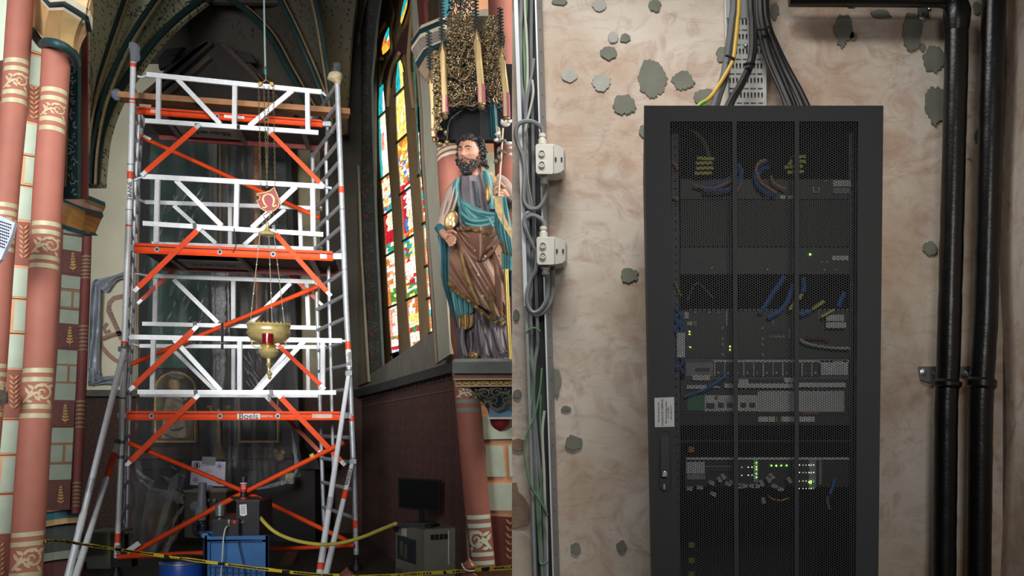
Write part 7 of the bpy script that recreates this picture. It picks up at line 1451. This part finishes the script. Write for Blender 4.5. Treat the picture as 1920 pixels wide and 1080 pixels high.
# neck and head
limb('neck', [(890,338,7.5,15),(886,326,7.47,12),(884,310,7.45,11.5)], M_skin)
Hc = P(881,287,7.42); hk = 7.42/F; fw = Vector((-.30,-.94,-.12)).normalized(); sd_ = fw.cross(Vector((0,0,1))).normalized(); up_h = sd_.cross(fw).normalized(); roll = -.04
def HV(a, b_, c): return Hc+(sd_*a+up_h*b_+fw*c)*hk           # a: to the figure's left (viewer right is negative a), px units
def skull(th, ph):
    x, y, z = math.cos(ph)*math.sin(th), math.sin(ph), math.cos(ph)*math.cos(th)                # x side, y up, z forward
    rx, ry, rz = 21.5, 31, 25
    if y < 0: rx *= 1-.18*y*y; rz *= 1-.06*y*y
    X, Yv, Z = x*rx, y*ry, z*rz
    if z > 0:
        g = lambda cx, cy, sx, sy: math.exp(-((X-cx)/sx)**2-((Yv-cy)/sy)**2)
        Z += 9.0*g(0,-6,2.9,4.2)+5.5*g(0,1,2.2,6)+2.6*g(0,9.5,12,2.6)-3.6*g(8.2,4.6,4.6,3.0)-3.6*g(-8.2,4.6,4.6,3.0)+2.0*g(11,-4,5,4)+2.0*g(-11,-4,5,4)+1.6*g(0,-14.5,6,2)-1.2*g(0,-11.5,5,1.2)+2.2*g(0,-24,7,5)+1.8*g(3.6,-8.5,2,1.8)+1.8*g(-3.6,-8.5,2,1.8)
    return HV(X, Yv, Z)
rows = [[skull(2*math.pi*k/64, -math.pi/2+math.pi*(i+.001)/48) for k in range(64)] for i in range(49)]
MB().grid(rows, closed=True).build('head', M_skin, stt, smooth=2)
def front(a, b_, ex=0):                                           # point on the face
    best = None
    th = math.asin(max(-1, min(1, a/21.5))); ph = math.asin(max(-1, min(1, b_/31))); return skull(math.asin(max(-.99, min(.99, a/(21.5*math.cos(ph))))), ph)+fw*ex*hk
for s_ in (-1, 1):
    MB().ball(front(8.2*s_, 4.2, -.6), 3.3*hk, 12, (1.15,1,.72)).build('eye', M_eye, stt, smooth=True); MB().ball(front(8.2*s_-.6, 3.8, 1.9), 1.4*hk, 8).build('iris', M_pup, stt, smooth=True)
    b = MB(); b.tube(smooth_path([front(3*s_, 7.6, .6), front(8*s_, 9.6, .9), front(13.5*s_, 7.8, .5)], 4), [1.0*hk]*3+[1.3*hk]*3+[.7*hk]*3, 6); b.build('eyebrow', M_brow, stt, smooth=True)
    b = MB(); b.tube(smooth_path([front(4.6*s_, 4.6, 1.0), front(8.2*s_, 6.9, 2.0), front(12*s_, 4.6, 1.0)], 4), .75*hk, 6); b.build('eyelid', M_skin, stt, smooth=True)
    e = HV(20.5*s_, 1, -2); MB().ball(e, 5*hk, 10, (.5,.8,1.3)).build('ear', M_skin, stt, smooth=True)
b = MB(); b.tube(smooth_path([front(-5, -15.4, .8), front(0, -14.4, 1.6), front(5, -15.4, .8)], 4), [.8*hk]*3+[1.5*hk]*3+[.8*hk]*3, 6); b.tube(smooth_path([front(-4.4, -17.2, .8), front(0, -17.8, 1.5), front(4.4, -17.2, .8)], 4), [.8*hk]*3+[1.6*hk]*3+[.8*hk]*3, 6); b.build('lips', M_lip, stt, smooth=True)
random.seed(4); b = MB()
def lump(p, r):
    ax = Vector((random.uniform(-1,1), random.uniform(-1,1), random.uniform(-1,1))).normalized(); u_ = ax.orthogonal().normalized(); v_ = ax.cross(u_); a0 = random.uniform(0, 6.28); n_ = 9; s_ = random.choice((-1, 1))
    b.tube([p+(u_*math.cos(a0+s_*k*.62)+v_*math.sin(a0+s_*k*.62))*r*hk*.78*(1-.05*k)+ax*hk*.28*(k-4) for k in range(n_)], [r*hk*.46*q for q in (.5,.85,1,1,1,1,.9,.7,.3)], 6)
rows = []                                                         # hair cap
for i in range(17):
    ph = lerp(.30, 1.56, i/16); rows.append([HV(22.6*math.cos(ph)*math.sin(t_), 32.2*math.sin(ph), 25.6*math.cos(ph)*math.cos(t_)-2.5) for t_ in [lerp(-2.62+0*ph, 2.62, k/40)+math.pi for k in range(41)]])
hb_ = MB(); hb_.grid(rows)
for r_ in (): pass
hb_.build('hair_cap', M_hair, stt, smooth=2)
for s_ in (-1, 1):
    for i in range(46):
        y = random.uniform(-27, 26); z = random.uniform(-18, 6.5 if y > 8 else 3); wdt = 23.5 if y > -6 else 24.5
        lump(HV(s_*(wdt+random.uniform(-1.5,2.5))*(1 if y < 12 else math.sqrt(max(.1, 1-((y-12)/24)**2))), y, z), random.uniform(3.4, 5.2))
for i in range(130):
    a = random.uniform(-1.5, 1.5); ph = random.uniform(.66+.1*abs(math.sin(a*3)), 1.45); lump(HV(22*math.cos(ph)*math.sin(a), 32.5*math.sin(ph), 26.5*math.cos(ph)*math.cos(a)), random.uniform(2.8, 4.4))
for i in range(40): lump(HV(random.uniform(-21,21), random.uniform(-26,22), -22+random.uniform(-4,3)), random.uniform(4, 6))
b.build('hair', M_hair, stt, smooth=True); b = MB()
for i in range(110):
    a = random.uniform(-1.35, 1.35); t_ = random.random(); y = lerp(-15, -38, t_**.8); w_ = interp([(-38,6),(-33,13),(-24,17.5),(-15,19.5)], y); x = w_*math.sin(a); 
    if y > -20 and abs(x) < 8: continue
    lump(HV(x, y, interp([(-38,17),(-28,19),(-20,16),(-14,12)], y)*math.cos(a)+5), random.uniform(2.4, 3.8))
for s_ in (-1, 1):
    for k in range(9): lump(HV(s_*lerp(17, 21.5, k/9), lerp(-16, 4, k/9), lerp(10, 1, k/9)), random.uniform(2.6, 3.6))
    for k in range(6): lump(front(s_*(1.2+k*1.6), -12.4-.5*k, 1.0), 1.7)
b.build('beard', M_beard, stt, smooth=True)
# ------------------------------------------------ canopy above the statue
can = thing('statue_canopy', 'gilded openwork gothic canopy hanging over the statue', 'canopy', P(880,260,7.35))
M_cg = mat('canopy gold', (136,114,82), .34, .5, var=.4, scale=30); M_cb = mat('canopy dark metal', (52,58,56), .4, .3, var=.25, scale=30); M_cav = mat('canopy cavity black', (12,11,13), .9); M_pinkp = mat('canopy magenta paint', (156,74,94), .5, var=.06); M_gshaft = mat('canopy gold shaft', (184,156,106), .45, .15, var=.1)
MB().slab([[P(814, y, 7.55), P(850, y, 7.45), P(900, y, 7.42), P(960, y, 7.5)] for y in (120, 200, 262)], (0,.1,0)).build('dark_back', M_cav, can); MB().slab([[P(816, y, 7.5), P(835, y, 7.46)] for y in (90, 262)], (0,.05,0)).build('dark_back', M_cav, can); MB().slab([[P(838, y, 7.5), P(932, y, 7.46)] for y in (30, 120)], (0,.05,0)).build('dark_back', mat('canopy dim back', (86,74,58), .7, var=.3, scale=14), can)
def post(x0, yt, yg, x1, ys0, ys1, yk, w_, Y, crocket=True):
    pn = thing_c2 = None
    b = MB(); b.prism([P(x0-w_/2, yg+18, Y), P(x0, yg, Y-.01), P(x0+w_/2, yg+18, Y), P(x1+w_/2, ys0, Y), P(x1-w_/2, ys0, Y)], (0,.05,0)); o = b.build('pinnacle', M_gshaft, can)
    b = MB(); b.tube([P(x0-w_*.75, yg+24, Y-.02), P(x0-w_*.35, yg+12, Y-.02), P(x0, yg-2, Y-.02), P(x0+w_*.35, yg+12, Y-.02), P(x0+w_*.75, yg+24, Y-.02)], .007, 6); b.build('gable', M_cg, o)
    MB().prism([P(x1-w_/2-.5, ys0, Y-.005), P(x1+w_/2+.5, ys0, Y-.005), P(x1+w_/2+2, ys1, Y-.005), P(x1-w_/2+.6, ys1, Y-.005)], (0,.06,0)).build('magenta_base', M_pinkp, o)
    MB().bar(P((x0+x1)/2, yg+18, Y-.012), P(x1, ys1, Y-.012), .006, .02).build('arris', M_gshaft, o)
    k = Y/F; MB().lathe([(.4*w_*k, 8*k),(.72*w_*k, 7*k),(.72*w_*k, 4*k),(.5*w_*k, 3*k),(.62*w_*k, 0),(.4*w_*k, -4*k),(0, -6*k)], P(x1+1.5, yk, Y+.02), 14).build('drop_knob', M_cg, o, smooth=True)
    if crocket:
        b = MB(); b.tube([P(x0-2, yt, Y), P(x0, yg, Y)], .009, 6); n_ = int((yg-yt)/6)
        for i in range(n_):
            y = lerp(yt+2, yg, i/n_); 
            for s_ in (-1, 1): b.ball(P(x0-2*(1-i/n_)+s_*3.6, y+(2 if s_ > 0 else 0), Y-.01), 2.3*k, 6, (1.4,1,.7))
        b.build('crockets', M_cb, o)
post(806, 58, 132, 812, 213, 256, 262, 5, 7.3); post(829, -20, 78, 833, 177, 210, 219, 9.5, 7.12); post(893, -20, 56, 901, 157, 192, 201, 11.5, 7.05); post(940, 14, 88, 948, 173, 218, 228, 10.5, 7.1)
def tracery(x0, y0, x1, y1, nx_, ny_, Y, m, seed, r=.006):
    random.seed(seed); g = []
    for j in range(ny_):
        b = MB()
        for i in range(nx_):
            cx = lerp(x0, x1, (i+.5+random.uniform(-.2,.2))/nx_); cy = lerp(y0, y1, (j+.5+random.uniform(-.25,.25))/ny_); R0 = .62*min((x1-x0)/nx_, (y1-y0)/ny_); s_ = random.choice((-1,1)); a0 = random.uniform(0,6.28); sp = []
            for k in range(18):
                a = a0+s_*k*.5; rr = R0*(1.15-k/19); sp.append(P(cx+rr*math.cos(a), cy+rr*math.sin(a)*1.1, Y-.015*math.sin(k*.4)+random.uniform(-.004,.004)))
            b.tube(sp, [r*(1.1-.5*k/18) for k in range(18)], 6); b.ball(sp[-1], r*1.7, 6)
            for k in (4, 9): 
                q = sp[k]; b.ball(q+Vector((random.uniform(-.01,.01), -.006, random.uniform(-.01,.01))), r*1.9, 6, (1.5,.7,1))
        b.build('tracery_row', m, can, smooth=True)
tracery(838, 62, 892, 196, 5, 11, 7.2, M_cg, 31, .0042); tracery(838, 70, 892, 200, 5, 10, 7.27, M_cb, 41, .0055); tracery(840, 30, 888, 70, 5, 4, 7.18, M_cg, 32, .0042); tracery(904, 60, 944, 190, 4, 11, 7.17, M_cg, 33, .0042); tracery(904, 60, 944, 200, 4, 10, 7.25, M_cb, 42, .0055); tracery(812, 95, 828, 245, 2, 13, 7.3, mat('canopy dull gold', (132,112,76), .4, .4, var=.3, scale=30), 34, .005); tracery(906, 30, 938, 62, 3, 2, 7.2, M_cg, 35, .005)
tracery(842, -10, 886, 34, 4, 3, 7.3, M_cb, 36, .005)
for pts in ([(848,70),(858,92),(868,104)], [(874,80),(866,100),(862,125),(864,132)], [(858,131),(864,128),(872,133)], [(868,143),(862,158),(866,175),(864,186)], [(841,180),(850,186),(858,180),(864,176)], [(872,176),(882,178),(890,182)], [(838,120),(846,140),(858,148)], [(888,118),(880,140),(870,150)], [(838,196),(850,199),(864,190)], [(866,190),(878,198),(892,196)], [(896,60),(892,80),(880,96)]):
    MB().tube(smooth_path([P(x, y, 7.1) for x, y in pts], 6), .006, 8).build('tracery_stem', M_cg, can, smooth=True)
b = MB()
for pts in ([(838,204),(852,206),(868,200),(884,206),(896,200)], [(838,262),(842,228),(858,212),(868,206)], [(934,262),(930,228),(914,212),(900,206)], [(906,195),(916,205),(928,198),(944,214)]): b.tube(smooth_path([P(x, y, 7.33) for x, y in pts], 5), .007, 8)
b.build('vault_ribs', M_cb, can, smooth=True)
for x, y, r in ((818,262,5),(824,272,7),(836,250,5),(838,268,5)): MB().lathe([(r*.5*7.3/F,.02),(r*7.3/F,.012),(r*7.3/F,0),(r*.6*7.3/F,-.012),(0,-.02)], P(x, y, 7.4), 12).build('corbel_knob', mat('canopy dull gold', (132,112,76)), can, smooth=True)
drp = MB().slab([[P(914+4*u+v*4, lerp(196, 258, v), 7.22-.02*math.sin(u*9)) for u in np.linspace(0, 4, 9)] for v in np.linspace(0, 1, 6)], (0,.03,0)).build('teal_panel', M_tealdk, can)
MB().prism([P(929,236,7.2), P(936,238,7.18), P(938,262,7.18), P(931,262,7.2)], (0,.04,0)).build('hanging_pinnacle', mat('pale pinnacle', (190,186,172), .5), can)
